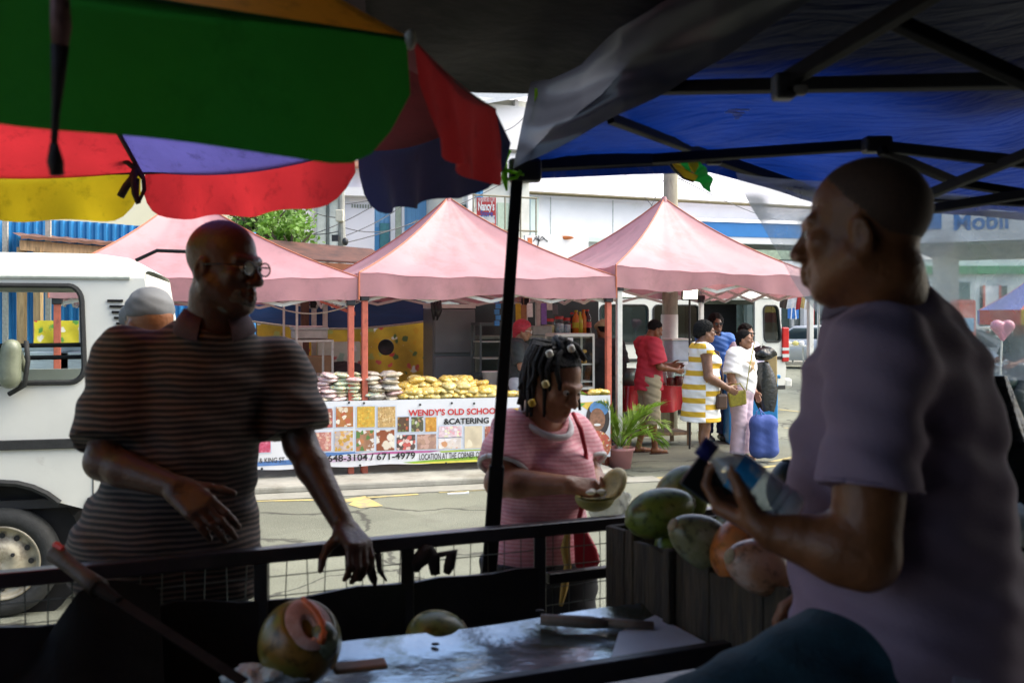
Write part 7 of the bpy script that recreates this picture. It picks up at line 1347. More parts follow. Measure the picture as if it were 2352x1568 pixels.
# man in the purple polo
J = stand(V((1.45, 1.80, .18)), (-.95, .30), 1.82)
setj(J, head=W(1980, 530, 1.76), neck=W(2035, 745, 1.80), chest=W(2055, 945, 1.82), belly=W(2050, 1180, 1.82), pelvis=W(2070, 1420, 1.82), shL=W(2020, 822, 1.63), shR=W(2065, 865, 1.98), elL=W(1985, 1275, 1.58), wrL=W(1778, 1222, 1.63), elR=W(2080, 1240, 2.06), wrR=W(1960, 1330, 1.97), hf=V((-.88, .47, -.02)).normalized(), hup=V((.0, .0, 1)))
J['hipL'] = W(2010, 1500, 1.74); J['hipR'] = J['pelvis']+V((.02, .10, -.06)); J['knL'] = W(1500, 1735, 1.55); J['anL'] = V((J['knL'].x+.02, J['knL'].y, .48)); J['knR'] = V((1.30, 1.98, .66)); J['anR'] = V((1.34, 2.0, .265))
t = thing('person', 'bald man in a purple grey polo holding a water bottle, seen from behind his shoulder', 'person', V((1.42, 1.85, .18)))
bx = (W(1830, 1192, 1.66)-W(1622, 1040, 1.70)).normalized()      # axis of the bottle
hl = {'L': dict(d=V((-.60, .74, .26)), n=V((.25, .0, .95)), t=V((-.25, -.92, .25)), curl=(.75, .85, .7), curls=[(.55, .9, .8), (.65, .95, .8), (.75, 1., .8), (.85, 1., .8)], spread=.05, thumb=(.50, .40, .62), thumbcurl=.45, k=1.0), 'R': dict(d=V((-.8, .3, -.3)), n=V((0, -.2, -1)), t=V((0, -.9, .2)))}
o, hw = skinbody(J, SK2, t, .0050, b=1.12, bb=1.22, pb=1.12, hands=hl, hd=dict(k=.985, jaw=1.08, nose=1.12, lips=1.35, nk=1.22), ab=1.18)
def ex2(s):
    s.rc(J['chest'], J['pelvis'], .125, .165, .08); s.el(W(2055, 1150, 1.82), (.170, .16, .26), None, .08); s.el(W(2140, 1000, 1.86), (.085, .13, .20), None, .08); s.rc(W(2105, 1250, 1.82), W(2150, 1560, 1.80), .14, .155, .08)
POLO = M('purple_polo', (.25, .180, .255), .78, .10, 5, bump=.15, bscale=160, spec=.3)
shirt(J, t, POLO, .0055, inf=.018, hem=1.055, sl=.66, b=1.12, bb=1.22, pb=1.18, wr=.0045, seed=9, neck=.072, sw=.88, extra=ex2)
polo_collar(J, t, M('purple_collar', (.15, .115, .165), .8, .1, 60, bump=.15), r0=.063, h=.058, open_ang=.35, zoff=.040, fl=.55, dx=-.02)
e_ = J['shL'].lerp(J['elL'], .655); d_ = (J['elL']-J['shL']).normalized(); x_ = d_.orthogonal().normalized(); y_ = d_.cross(x_); mb = MB(); mb.tube([e_+(x_*math.cos(q)+y_*math.sin(q))*.0815 for q in [2*PI*i/30 for i in range(31)]], .0035, 6); part('sleeve_hem', mb, POLO, t, True)
mb = MB(); q = W(2220, 1558, 1.60); mb.box(q, (.045, .004, .018), rotz(.1)); part('hem_tag', mb, M('hem_tag', (.30, .27, .36), .6), t)
JEAN = M('dark_jeans', (.010, .048, .072), .85, .25, 30, bump=.2, bscale=120)
trousers(J, t, JEAN, .0065, 1.97, inf=.018, pb=1.06, top=1.24, wr=.0035)
for a in 'LR': shoe(J, a, t, DARK, .008)
eyes(hw, t, .985); cap_hair(J, hw, t, M('shaved_hair', (.055, .025, .013), .7, .3, 200, bump=.2), .005, line=.01, thick=.0012, amp=.0003, k=1.05)
s = SDF(); s.el(J['wrL']+V((.01, 0, .0)), (.034, .036, .012), frame(V((0, 1, 0)), (J['elL']-J['wrL'])), .01); s.build('wrist_band', DARK, t, .005)
# the bottle and the phone in his hand
cap_, end_ = W(1612, 1024, 1.69), W(1832, 1182, 1.645); ax = (end_-cap_).normalized(); L_ = (end_-cap_).length; x = ax.orthogonal().normalized(); RB = Matrix((x, ax.cross(x), ax)).transposed()
t = thing('water_bottle', 'clear water bottle with a blue label and dark blue cap held in the hand', 'bottle', cap_); mb = MB(); r = .032
mb.lathe([(.013, .022), (.014, .032), (.022, .045), (r, .066), (r, .085), (r*.96, .09), (r, .095), (r, L_*.74), (r*.9, L_*.76), (r, L_*.79), (r*.92, L_*.83), (r, L_*.87), (r*.95, L_*.96), (r*.7, L_), (.001, L_*.985)], cap_, RB, 22); part('bottle_wall', mb, M('pet_plastic', (.62, .66, .70), .07, .1, 30, spec=1., alpha=.42), t, True)
mb = MB(); mb.lathe([(r*.93, .06), (r*.95, L_*.9), (.001, L_*.96)], cap_, RB, 18); part('water', mb, glassmat('water_clear', (.72, .78, .82), .25, .02), t, True)
mb = MB(); mb.lathe([(r*1.025, .066), (r*1.025, L_*.56)], cap_, RB, 28); m, tt, b, out = nodes('bottle_label'); tc = N(tt, 'ShaderNodeTexCoord'); nz = N(tt, 'ShaderNodeTexNoise', i_Scale=22., i_Detail=2.); tt.links.new(tc.outputs['Object'], nz.inputs['Vector']); rr = ramp(tt, [(.42, (.02, .19, .42)), (.50, (.03, .26, .52)), (.58, (.5, .46, .42)), (.68, (.55, .42, .08))]); tt.links.new(nz.outputs[0], rr.inputs[0]); tt.links.new(rr.outputs[0], b.inputs['Base Color']); b.inputs['Roughness'].default_value = .3; part('wrapper', mb, m, t, True)
mb = MB(); mb.lathe([(.001, -.004), (.0165, -.004), (.0175, .0), (.0175, .024), (.001, .024)], cap_, RB, 20); part('cap', mb, M('cap_navy', (.015, .015, .12), .35), t, True)
mb = MB(); c = W(1650, 1126, 1.715); mb.box(c, (.058, .010, .125), Matrix((RB.col[0]*0+V((ax.z, 0, -ax.x)).normalized(), V((0, 1, 0)), V((ax.x, 0, ax.z)).normalized())).transposed()); solo('mobile_phone', mb, M('phone_black', (.010, .010, .011), .3), 'black phone held against the water bottle', 'phone', bev=.004)
# woman in the pink striped shirt
J = stand(V((.08, 3.36, 0)), (.62, -.78), 1.60)
setj(J, head=W(1276, 878, 3.24), neck=W(1232, 962, 3.32), chest=W(1240, 1062, 3.34), belly=W(1245, 1170, 3.34), pelvis=W(1238, 1262, 3.36), shR=W(1180, 996, 3.26), shL=W(1312, 1000, 3.42), elR=W(1146, 1108, 3.16), wrR=W(1300, 1112, 3.06), elL=W(1352, 1092, 3.36), wrL=W(1376, 1140, 3.18), hf=V((.66, -.63, -.36)).normalized(), hup=V((.25, -.1, 1)))
for a, x in (('R', -.09), ('L', .09)): J['hip'+a] = J['pelvis']+V((x, 0, -.05)); J['kn'+a] = V((J['pelvis'].x+x*1.1, 3.38, .46)); J['an'+a] = V((J['pelvis'].x+x*1.1, 3.42, .085))
t = thing('person', 'woman with beaded dreadlocks in a pink striped top holding a cut coconut', 'person', V((.09, 3.38, 0)))
hw_ = {'R': dict(d=V((.85, -.1, -.10)), n=V((.1, .55, -.75)), t=V((.1, .5, .8)), curl=(.55, .7, .5), spread=.08, thumb=(.8, .4, .3), thumbcurl=.4), 'L': dict(d=V((.1, -.8, .1)), n=V((-.2, 0, 1)), t=V((-.9, 0, .3)), curl=(.5, .5, .4), spread=.15)}
o, hw = skinbody(J, skin('warm_brown', (.34, .155, .088)), t, .0055, b=.86, bb=.95, pb=1.0, hands=hw_, hd=dict(jaw=1.02, nose=1.2, lips=1.2, k=1.0), ab=1.15)
PSTR = stripes('pink_stripes', (.74, .39, .44), (.66, .25, .31), .0125, .5, 2, soft=.16, warp=.012, wscale=4)
def ex3(s): s.rc(J['chest'], J['pelvis']+V((0, 0, -.05)), .13, .155, .06); s.el(J['chest']+V((.08, -.10, -.04)), (.10, .09, .10), None, .05)
shirt(J, t, PSTR, .0055, inf=.016, hem=.872, sl=.70, b=.82, bb=.96, pb=1.0, bust=.85, wr=.0032, seed=5, neck=.092, neckdrop=.075, sw=1.08, extra=ex3)
WTR = M('white_trim', (.62, .62, .66), .8, .06, 60)
R3 = Matrix((J['r'], J['f'], V((0, 0, 1)))).transposed(); mb = MB(); mb.tube([J['neck']+R3@V((.094*math.cos(a), .030+.098*math.sin(a), .012-.062*max(0, math.sin(a)))) for a in [2*PI*i/28 for i in range(29)]], .011, 6); part('neck_trim', mb, WTR, t, True)
for a in 'RL':
    e = J['sh'+a].lerp(J['el'+a], .71); d = (J['el'+a]-J['sh'+a]).normalized(); x = d.orthogonal().normalized(); y = d.cross(x); mb = MB(); mb.tube([e+(x*math.cos(q)+y*math.sin(q))*.079 for q in [2*PI*i/24 for i in range(25)]], .0085, 6); part('cuff_trim', mb, WTR, t, True)
trousers(J, t, M('black_slacks', (.016, .016, .020), .85, .2, 20), .008, 1.93, pb=1.22, top=.90)
for a in 'LR': shoe(J, a, t, DARK, .008)
eyes(hw, t)
HAIRB = M('dread_hair', (.012, .011, .012), .75, .5, 90, bump=.6, bscale=160)
cap_hair(J, hw, t, HAIRB, .0055, line=.020, thick=.006, amp=.003)
mb = MB(); rnd = random.Random(4); Rh = frame(J['hf'], J['hup'])
for i in range(74):
    a = rnd.uniform(.95, 2.0)*PI if i % 3 else rnd.uniform(-.2, 1.2)*PI; st = hw(.075*math.cos(a)*rnd.uniform(.3, 1), -.02+.085*math.sin(a)*rnd.uniform(.3, 1), .105+rnd.uniform(-.01, .02))
    sd_ = hw(.097*math.cos(a), -.03+.108*math.sin(a), .05)
    if (sd_-hw(0, 0, 0)).dot(Rh.col[1]) > .045: continue
    en = V((sd_.x, sd_.y, J['head'].z-rnd.uniform(.0, .12)))+V((rnd.uniform(-.03, .015), rnd.uniform(-.02, .03), 0)); mb.tube([st, st.lerp(sd_, .6)+V((0, 0, .03)), sd_, sd_.lerp(en, .5)+V((rnd.uniform(-.01, .01), 0, 0)), en], [.008, .009, .0085, .0075, .005], 6)
for i in range(9):
    a = PI*2*i/9; b = hw(.03*math.cos(a), -.01+.03*math.sin(a), .115); mb.tube([b, b+V((-.01+.03*math.cos(a), .0, .03)), b+V((.0+.055*math.cos(a), .04*math.sin(a), .012)), b+V((.01+.075*math.cos(a), .06*math.sin(a), -.03))], [.011, .012, .011, .006], 7)
part('dreadlocks', mb, HAIRB, t, True)
BEADS = [((1262, 812), (.72, .70, .62)), ((1253, 882), (.72, .58, .22)), ((1222, 925), (.68, .42, .03)), ((1312, 800), (.7, .68, .6))]
for (px, py), col in BEADS: mb = MB(); mb.lathe([(.005, -.012), (.012, -.008), (.012, .008), (.005, .012)], W(px, py, 3.13), frame(V((1, 0, .4)), V((.3, 0, 1))), 10); part('hair_bead', mb, M('bead', col, .3, .05), t, True)
# her cut coconut, bags
t = thing('cut_coconut', 'yellow halved coconut held open over the rail in the woman\'s hands', 'coconut', W(1375, 1140, 3.0)); cc = W(1366, 1142, 3.02)
s = SDF(); s.el(cc, (.060, .058, .042), None, .01); s.cut((0, -.15, 1), cc+V((0, 0, .006))); s.el(cc+V((0, 0, .010)), (.044, .042, .026), None, .006, '-'); s.build('lower_half', M('coco_shell', (.30, .27, .07), .5, .3, 20), t, .004)
mb = MB(); mb.lathe([(.001, .0), (.043, .002), (.056, .008)], cc+V((0, 0, -.002)), None, 20); part('flesh', mb, M('coco_flesh', (.68, .60, .34), .5, .1, 20), t, True)
s = SDF(); c2 = W(1408, 1112, 3.03); s.el(c2, (.024, .055, .056), rotz(.5)@Matrix.Rotation(.55, 3, 'Y'), .01); s.el(c2+V((-.012, -.02, .006)), (.018, .040, .040), rotz(.5)@Matrix.Rotation(.55, 3, 'Y'), .006, '-'); s.build('lid_half', M('coco_yellow', (.62, .50, .22), .5, .3, 25, dirt=((.40, .22, .06), 20., .4)), t, .004)
mb = MB(); [mb.ell(cc+V((.02*math.cos(a), .02*math.sin(a), .018)), (.016, .013, .008)) for a in (0, 2, 4)]; part('pulp', mb, M('pulp', (.70, .66, .54), .4), t, True)
blob('plastic_wrap', W(1402, 1165, 3.04), (.055, .04, .05), M('thin_plastic', (.62, .66, .68), .15, .2, 20, bump=.5, bscale=40, alpha=.5), 'clear plastic bag wrapped under the woman\'s coconut', 'plastic', 15, .35, n=36, k=22)
t = thing('red_bag', 'red cloth bag with a yellow strap hanging from the woman\'s arm', 'bag', W(1345, 1310, 3.16)); mb = MB(); Y = 3.16
mb.prism([W(1318, 1200, Y), W(1338, 1200, Y), W(1372, 1262, Y), W(1380, 1295, Y), W(1352, 1312, Y), W(1322, 1305, Y)], V((0, .05, 0))); part('pouch', mb, M('red_cloth_bag', (.48, .012, .03), .6, .2, 12, bump=.2), t, bev=.01); mb = MB(); mb.tube([W(1305, 1215, Y), W(1298, 1260, Y), W(1304, 1300, Y), W(1296, 1350, Y), W(1288, 1390, Y)], [.008, .016, .012, .012, .006], 6); part('strap', mb, M('mustard_strap', (.42, .26, .05), .7), t, True)
mb = MB(); mb.tube([W(1316, 948, 3.27), W(1334, 985, 3.22), W(1346, 1040, 3.22)], [.007, .009, .007], 6); mb.tube([W(1346, 1040, 3.22), W(1346, 1120, 3.24), W(1328, 1200, 3.18)], .008, 6); part('shoulder_strap', mb, M('red_strap', (.50, .02, .04), .6), t, True)

# ---- the street behind -------------------------------------------------
RB_ = .0085
def simple(label, base, fwd, H, sk, hairm=None, hair='cap', res=RB_, b=1., bb=1., pb=1., hf=None, mod=None, hands=None, ab=1., legk=True):
    J = stand(base, fwd, H); J['hf'] = V(hf).normalized() if hf else J['f'].copy()
    if mod: mod(J)
    t = thing('person', label, 'person', base); o, hw = skinbody(J, sk, t, res, b=b, bb=bb, pb=pb, hands=hands, ab=ab)
    if hairm and hair == 'cap': cap_hair(J, hw, t, hairm, .008, line=.045, thick=.010)
    if hairm and hair == 'short': cap_hair(J, hw, t, hairm, .008, line=.04, thick=.004, amp=.0006)
    if hairm and hair == 'big':
        s = SDF(); s.el(hw(0, -.035, .035), [.108*J['k'], .115*J['k'], .115*J['k']], frame(J['hf'], J['hup']), .02); s.el(hw(0, .075, -.04), [.075*J['k'], .08*J['k'], .095*J['k']], frame(J['hf'], J['hup']), .02, '-'); s.noise = wrinkle(.004, 6, 3.); s.build('hair', hairm, t, .009)
    return J, t, hw
BHAIR = M('black_hair', (.010, .009, .009), .9, .4, 60, bump=.3, spec=.15)
# man in the red shirt
bs = G(1490, 1040)
def m1(J):
    P = J['P']; J['head'] = P(0, .09, 1.565); J['hf'] = (J['f']+V((0, 0, -.38))).normalized(); J['elR'] = P(.24, .04, 1.10); J['wrR'] = P(.17, .30, 1.05); J['elL'] = P(-.22, .10, 1.11); J['wrL'] = P(-.12, .37, 1.10); J['anR'] = P(.10, .04, .085); J['anL'] = P(-.09, -.10, .085)
J, t, hw = simple('man in a red shirt and khaki shorts mixing drinks at the red table', bs, (.96, .28), 1.69, SK2, BHAIR, 'short', mod=m1)
shirt(J, t, M('red_shirt', (.50, .025, .045), .7, .12, 6, bump=.1), .008, inf=.022, hem=bs.z+.80, sl=.86, bb=1.0, pb=1.05, wr=.004, seed=11, sw=1.25, flare=.03, neck=.07); trousers(J, t, M('khaki_shorts', (.36, .30, .19), .8, .15, 10), .008, 1.28, inf=.034, fl=.012)
polo_collar(J, t, M('red_collar', (.48, .025, .045), .7), r0=.064, h=.04)
for a in 'LR': sandal(J, a, t, M('brown_sandal', (.06, .03, .02), .6))
# lady in the yellow and white dress
bs = G(1612, 1080)
def m2_(J):
    P = J['P']; J['elR'] = P(.25, .0, 1.08); J['wrR'] = P(.20, .24, .95); J['elL'] = P(-.23, .08, 1.08); J['wrL'] = P(-.10, .30, .96); J['head'] = P(0, .05, 1.585); J['knR'] = P(.085, .02, .49); J['anR'] = P(.085, -.02, .085); J['knL'] = P(-.09, .05, .49); J['anL'] = P(-.09, .06, .085)
J, t, hw = simple('stout woman in a white dress with broad yellow stripes beside the red table', bs, (.95, .10), 1.66, SK3, None, b=1.10, bb=1.30, pb=1.25, mod=m2_, ab=1.25)
m, tt, b, out = nodes('striped_dress'); tc = N(tt, 'ShaderNodeTexCoord'); sp = N(tt, 'ShaderNodeSeparateXYZ'); tt.links.new(tc.outputs['Object'], sp.inputs[0]); a1 = N(tt, 'ShaderNodeMath', operation='MULTIPLY', i_1=3.2); tt.links.new(sp.outputs[0], a1.inputs[0]); fl_ = N(tt, 'ShaderNodeMath', operation='FLOOR'); tt.links.new(a1.outputs[0], fl_.inputs[0]); a2 = N(tt, 'ShaderNodeMath', operation='MULTIPLY_ADD', i_1=.47); a3 = N(tt, 'ShaderNodeMath', operation='DIVIDE', i_1=.150); tt.links.new(sp.outputs[2], a3.inputs[0]); tt.links.new(fl_.outputs[0], a2.inputs[0]); tt.links.new(a3.outputs[0], a2.inputs[2]); fr_ = N(tt, 'ShaderNodeMath', operation='FRACT'); tt.links.new(a2.outputs[0], fr_.inputs[0]); rr = ramp(tt, [(0, (.78, .76, .72)), (.60, (.78, .76, .72)), (.62, (.60, .36, .02)), (1, (.60, .36, .02))]); tt.links.new(fr_.outputs[0], rr.inputs[0]); tt.links.new(rr.outputs[0], b.inputs['Base Color']); b.inputs['Roughness'].default_value = .8
def exd(s): s.rc(J['belly'], J['pelvis'], .165, .185, .08); s.rc(J['pelvis'], J['pelvis']+V((-.02, 0, -.42)), .19, .235, .08)
shirt(J, t, m, .008, inf=.018, hem=.555, sl=0, b=1.10, bb=1.34, pb=1.3, bust=1.15, name='dress', wr=.003, seed=12, neck=.10, neckdrop=.07, extra=exd)
s = SDF(); s.el(hw(0, -.03, .04), [.088, .112, .098], frame(J['hf'], J['hup']), .02); s.el(hw(0, -.10, -.02), (.055, .045, .055), None, .03); s.el(hw(0, .065, -.055), (.08, .08, .11), None, .015, '-'); s.noise = wrinkle(.004, 3, 5.); s.build('hair', M('greying_hair', (.014, .014, .014), .95, .5, 60, bump=.3, spec=.1), t, .007); glasses(hw, t, DARK, None, 1.)
mb = MB(); mb.tube([J['shL']+V((0, .02, .06)), J['chest']+J['f']*.17+V((0, -.10, .08)), J['belly']+J['f']*.20+V((0, -.16, 0)), W(1655, 905, 10.95)], .010, 6); bg_ = thing('brown_purse', 'small dark brown purse on a long strap held by the woman in the striped dress', 'bag', W(1657, 938, 10.95)); part('strap', mb, M('purse_strap', (.05, .025, .015), .6), bg_); mb = MB(); mb.box(W(1657, 922, 10.95), (.13, .07, .17), rotz(.2)); part('pouch', mb, M('purse_brown', (.07, .035, .02), .45), bg_, bev=.025)
for a in 'LR': sandal(J, a, t, DARK)
# girl in white
bs = G(1702, 1056)
def m3_(J):
    P = J['P']; J['head'] = P(.0, .05, 1.575); J['elR'] = P(.26, -.02, 1.10); J['wrR'] = P(.25, .04, .88); J['elL'] = P(-.24, -.02, 1.09); J['wrL'] = P(-.22, .10, .88)
J, t, hw = simple('girl in a white tee with a gold star print and pale lilac trousers', bs, (.80, -.60), 1.56, SK4, BHAIR, 'cap', b=1.08, bb=1.22, pb=1.16, mod=m3_, hf=(.9, -.42, .02), ab=1.22)
def exg(s): s.rc(J['chest'], J['belly'], .15, .165, .06)
TEE = M('white_tee', (.78, .77, .76), .85, .04, 5, bump=.08); sh_ = shirt(J, t, TEE, .008, inf=.022, hem=bs.z+.80, sl=.88, b=1.10, bb=1.26, pb=1.2, bust=.7, wr=.004, seed=13, sw=1.25, neck=.085, extra=exg)
GOLD = M('gold_print', (.34, .22, .10), .5, .4, 60); c = J['chest']+V((.03, -.02, -.02)); d = J['f']; rgt = J['r']; mb = MB()
fc = c+d*.205; pts = []
for i in range(10): a = PI/2+PI*i/5; rr_ = .105 if i % 2 == 0 else .042; pts.append(fc+rgt*rr_*math.cos(a)+V((0, 0, rr_*math.sin(a)*1.15)))
face_print(sh_, c+V((.02, 0, .0)), V((-.89, -.45, 0)), V((0, 0, 1)), [(.105*(1 if i % 2 == 0 else .4)*math.cos(PI/2+PI*i/5), .12*(1 if i % 2 == 0 else .4)*math.sin(PI/2+PI*i/5)) for i in range(10)], GOLD)
trousers(J, t, M('lilac_trousers', (.56, .43, .50), .8, .12, 8, bump=.15), .008, 1.98, inf=.026, pb=1.18, fl=.02, wr=.0014)
for a in 'LR': sandal(J, a, t, M('tan_sandal', (.35, .20, .12), .6))
mb = MB(); q = hw(.05, -.09, -.02); [mb.ell(q+V((.008*k, 0, -.028*k)), (.02, .02, .022)) for k in range(5)]; part('plait', mb, BHAIR, t, True)
bg_ = thing('green_handbag', 'small olive green handbag hanging across the girl in white', 'bag', W(1698, 932, 11.55)); OLV = M('olive_leather', (.24, .21, .02), .4, .3, 30, bump=.2); Y = 11.58; mb = MB(); mb.prism([W(1673, 902, Y), W(1714, 896, Y), W(1716, 928, Y), W(1678, 936, Y)], V((0, .08, 0))); part('pouch', mb, OLV, bg_, bev=.015); mb = MB(); mb.tube([W(1676, 902, Y), W(1680, 885, Y), W(1700, 880, Y), W(1711, 897, Y)], .008, 6); mb.tube([W(1714, 897, Y), W(1722, 840, Y), W(1733, 785, 11.75)], .006, 6); part('strap', mb, OLV, bg_)
Y = 11.75; bg_ = thing('blue_tote', 'bulging blue cloth tote hanging from the girl\'s hand', 'bag', W(1755, 1053, Y)); s = SDF(); s.rc(W(1741, 972, Y), W(1766, 972, Y), .09, .09, .05); s.rc(W(1741, 972, Y), W(1741, 1032, Y), .09, .105, .06); s.rc(W(1766, 972, Y), W(1769, 1032, Y), .09, .105, .06); s.noise = wrinkle(.0018, 5, .7); s.cut((0, 0, -1), W(1755, 1054, Y)); s.build('pouch', M('blue_cloth', (.05, .09, .31), .8, .12, 8, bump=.2), bg_, .01); mb = MB(); mb.tube([W(1735, 968, Y-.05), W(1738, 945, Y-.05), W(1745, 938, Y-.04), W(1752, 965, Y-.04)], .009, 6); mb.tube([W(1752, 965, Y+.05), W(1744, 938, Y), W(1770, 965, Y+.05)], .009, 6); part('handle', mb, M('blue_strap', (.10, .17, .45), .8), bg_); mb = MB(); mb.ell(W(1753, 962, Y), (.085, .06, .05)); part('contents', mb, DARK, bg_, True)
# woman in the blue jacket, woman in lavender, helper with the black bags
bs = G(1643, 1012)
J, t, hw = simple('woman with dark glasses in a bright blue jacket behind the striped dress', bs, (.15, -.99), 1.74, SK3, BHAIR, 'big', b=.95)
shirt(J, t, M('blue_jacket', (.03, .13, .45), .7, .15, 6), .009, inf=.022, hem=bs.z+.75, sl=1.85, wr=.005, seed=15); trousers(J, t, M('navy_trousers', (.02, .03, .09), .8), .010, 1.95); glasses(hw, t, DARK, DARK)
for a in 'LR': shoe(J, a, t, DARK, .01)
bs = G(1712, 1018)
def m5_(J): P = J['P']; J['elR'] = P(.22, .05, 1.12); J['wrR'] = P(.12, .25, 1.12); J['elL'] = P(-.24, .04, 1.10); J['wrL'] = P(-.26, .16, .95)
J, t, hw = simple('woman in a pale lavender top and sunglasses behind the girl in white', bs, (.55, -.83), 1.60, SK4, BHAIR, 'big', bb=1.1, mod=m5_)
shirt(J, t, M('lavender_top', (.60, .52, .62), .8, .06, 6), .009, inf=.02, hem=bs.z+.80, sl=.8, bb=1.1, wr=.004, seed=16); trousers(J, t, M('rose_skirt', (.52, .33, .36), .8), .010, 1.5, inf=.03); glasses(hw, t, DARK, DARK)
for a in 'LR': shoe(J, a, t, DARK, .01)
blob('bin_bag', W(1752, 812, 12.35), (.15, .10, .09), BBAG, 'shiny black bag bundled in the arm of the woman in lavender', 'bag', 21, .22); mb = MB(); P = []
for j in range(13):
    v_ = j/12; P.append([W(1748+14*v_, 832+112*v_, 12.2)+V(((.09+.06*math.sin(PI*v_))*math.cos(a)*(1+.12*math.sin(5*a+6*v_)), .08*math.sin(a)*(1+.12*math.sin(4*a+5*v_)), .012*math.sin(3*a))) for a in [2*PI*i/24 for i in range(25)]])
mb.grid(P); mb.add(P[-1][:-1], [tuple(range(24))]); solo('bin_bag', mb, BBAG, 'long black plastic bag hanging behind the girl in white', 'bag', smooth=True)
mb = MB(); a = [W(1763, 812, 12.7), W(1785, 808, 12.7), W(1786, 890, 12.7), W(1768, 905, 12.7), W(1758, 870, 12.7)]; mb.prism(a, V((0, .12, 0))); solo('paper_bag', mb, M('tan_paper', (.48, .36, .16), .7, .15, 6, bump=.2), 'tan paper bag beside the black bags and the minibus tail light', 'bag', bev=.01)
# red-haired woman at the pastry case
bs = V((W(1192, 0, 11.75).x, 11.75, .075))
def m6_(J): P = J['P']; J['head'] = P(0, .06, 1.575); J['hf'] = (J['f']+V((0, 0, -.25))).normalized(); J['elR'] = P(.24, .05, 1.12); J['wrR'] = P(.16, .28, 1.18); J['elL'] = P(-.22, .10, 1.12); J['wrL'] = P(-.10, .34, 1.18)
J, t, hw = simple('woman with dyed red hair in a black tee serving beside the pastry case', bs, (.98, -.10), 1.60, SK4, None, mod=m6_, b=.95)
shirt(J, t, M('black_tee', (.022, .028, .028), .8, .2, 8), .009, inf=.018, hem=bs.z+.83, sl=.8, wr=.004, seed=17); trousers(J, t, M('pale_jeans', (.40, .43, .45), .8, .12, 9), .010, 1.95, inf=.018); glasses(hw, t, WHITE, None)
s = SDF(); s.el(hw(0, -.025, .03), (.090, .112, .098), frame(J['hf'], J['hup']), .02); s.rc(hw(0, -.08, 0), hw(0, -.075, -.13), .06, .035, .03); s.el(hw(0, .07, -.05), (.085, .075, .11), frame(J['hf'], J['hup']), .015, '-'); s.noise = wrinkle(.002, 3, 4.); s.build('hair', M('red_hair', (.36, .012, .03), .5, .3, 60, bump=.3), t, .008)
for a in 'LR': shoe(J, a, t, DARK, .01)
# man in black with a tan cap
bs = V((W(1388, 0, 12.9).x, 12.9, 0))
J, t, hw = simple('man in black clothes with a tan cap behind the right post of the middle tent', bs, (-.35, .93), 1.66, SK2, BHAIR, 'short')
shirt(J, t, M('black_shirt', (.018, .019, .020), .8, .2, 8), .009, inf=.025, hem=.78, sl=.85, wr=.004, seed=18, sw=1.2); trousers(J, t, M('black_pants', (.016, .016, .018), .8), .010, 1.95)
s = SDF(); s.el(hw(0, -.012, .055), (.086, .106, .085), frame(J['hf'], J['hup']), .01); s.cut((0, 0, -1), hw(0, 0, .045)); s.rc(hw(0, .10, .05), hw(0, .16, .042), .055, .05, .02); s.build('cap', M('tan_cap', (.42, .34, .20), .8, .1, 12), t, .008)
for a in 'LR': shoe(J, a, t, DARK, .01)
blob('shoulder_bag', W(1420, 840, 12.6), (.11, .08, .14), M('bag_black', (.02, .02, .02), .6), 'black shoulder bag at the side of the man with the tan cap', 'bag', 31, .1)
# person in the grey cap behind the striped polo, rider at the far right
bs = V((W(352, 0, 3.75).x, 3.75, 0))
def m7_(J): P = J['P']; J['shR'] = P(.13, -.01, 1.35); J['shL'] = P(-.13, -.01, 1.35); J['elR'] = P(.15, .02, 1.09); J['elL'] = P(-.12, .06, 1.09); J['wrR'] = P(.12, .16, .95); J['wrL'] = P(-.06, .2, .98)
J, t, hw = simple('person in a pale grey cap mostly hidden behind the striped polo', bs, (-.75, .65), 1.79, SK2, None, b=.80, bb=.8, pb=.85, mod=m7_)
setj(J)
s = SDF(); s.el(hw(0, -.01, .06), (.086, .106, .086), frame(J['hf'], J['hup']), .01); s.cut((0, 0, -1), hw(0, 0, .035)); s.rc(hw(0, .07, .045), hw(0, .115, .035), .06, .05, .02); s.noise = wrinkle(.0015, 3, 2.); s.build('cap', M('grey_cap', (.13, .135, .14), .8, .12, 14, dirt=((.11, .11, .11), 9., .35)), t, .007)
shirt(J, t, M('lilac_grey_shirt', (.26, .23, .27), .85, .1, 6), .009, inf=.02, hem=.86, sl=.9, wr=.004, seed=19); trousers(J, t, M('grey_pants', (.25, .22, .26), .8), .010, 1.95)
for a in 'LR': shoe(J, a, t, DARK, .01)
bs = V((W(2345, 0, 14.5).x, 14.5, 0))
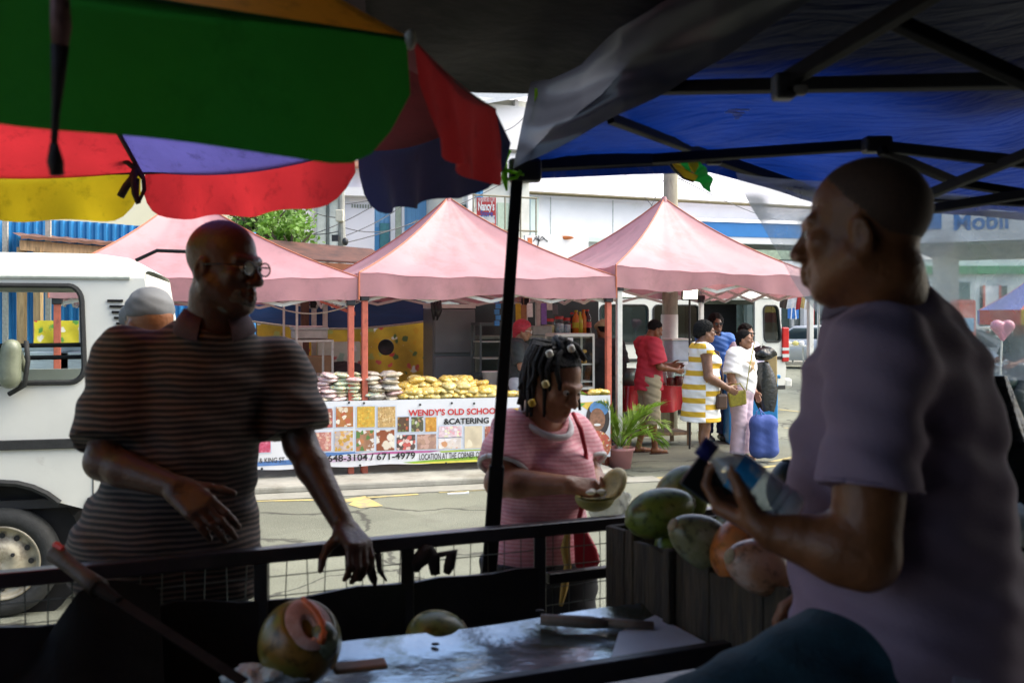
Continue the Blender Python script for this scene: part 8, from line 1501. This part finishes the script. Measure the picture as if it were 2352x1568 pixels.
def m8_(J): P = J['P']; J['elR'] = P(.24, .12, 1.12); J['wrR'] = P(.24, .36, 1.05); J['elL'] = P(-.24, .12, 1.12); J['wrL'] = P(-.24, .36, 1.05); J['knR'] = P(.16, .20, .62); J['knL'] = P(-.16, .20, .62); J['anR'] = P(.2, .05, .2); J['anL'] = P(-.2, .05, .2)
J, t, hw = simple('person in dark green clothes on a motorbike at the far right kerb', bs, (-.9, -.3), 1.68, SK2, BHAIR, 'short', mod=m8_)
shirt(J, t, M('dark_green_shirt', (.03, .07, .05), .8, .2, 8), .010, inf=.025, hem=.80, sl=.9, wr=.004, seed=20); trousers(J, t, M('dark_pants', (.02, .03, .03), .8), .010, 1.95)
for a in 'LR': shoe(J, a, t, DARK, .01)
f = J['f']; t = thing('motorbike', 'dark motorbike under the rider at the far right kerb', 'motorbike', bs); R = Matrix((f, V((0, 0, 1)), J['r'])).transposed()
for x in (-.62, .66): mb = MB(); mb.lathe([(.22, -.04), (.29, -.05), (.31, 0), (.29, .05), (.22, .04)], bs+f*x+V((0, 0, .31)), R, 20); part('wheel', mb, RUBBER, t, True)
s = SDF(); s.rc(bs+f*.25+V((0, 0, .78)), bs+f*-.1+V((0, 0, .74)), .13, .11, .05); s.rc(bs+f*-.1+V((0, 0, .74)), bs+f*-.65+V((0, 0, .80)), .10, .08, .04); s.rc(bs+f*.0+V((0, 0, .42)), bs+f*.15+V((0, 0, .5)), .15, .13, .06); s.rc(bs+f*.35+V((0, 0, .95)), bs+f*.64+V((0, 0, .35)), .04, .035, .03); s.rc(bs+f*-.1+V((0, 0, .45)), bs+f*-.62+V((0, 0, .33)), .05, .04, .03); s.rc(bs+f*.42+V((0, 0, .9)), bs+f*.5+V((0, 0, .88)), .09, .07, .03); s.build('frame', M('bike_dark', (.03, .05, .045), .3), t, .012)
mb = MB(); mb.tube([bs+f*.30+J['r']*.34+V((0, 0, 1.05)), bs+f*.36+V((0, 0, 1.0)), bs+f*.30-J['r']*.34+V((0, 0, 1.05))], .016, 6); part('handlebar', mb, STEEL, t)
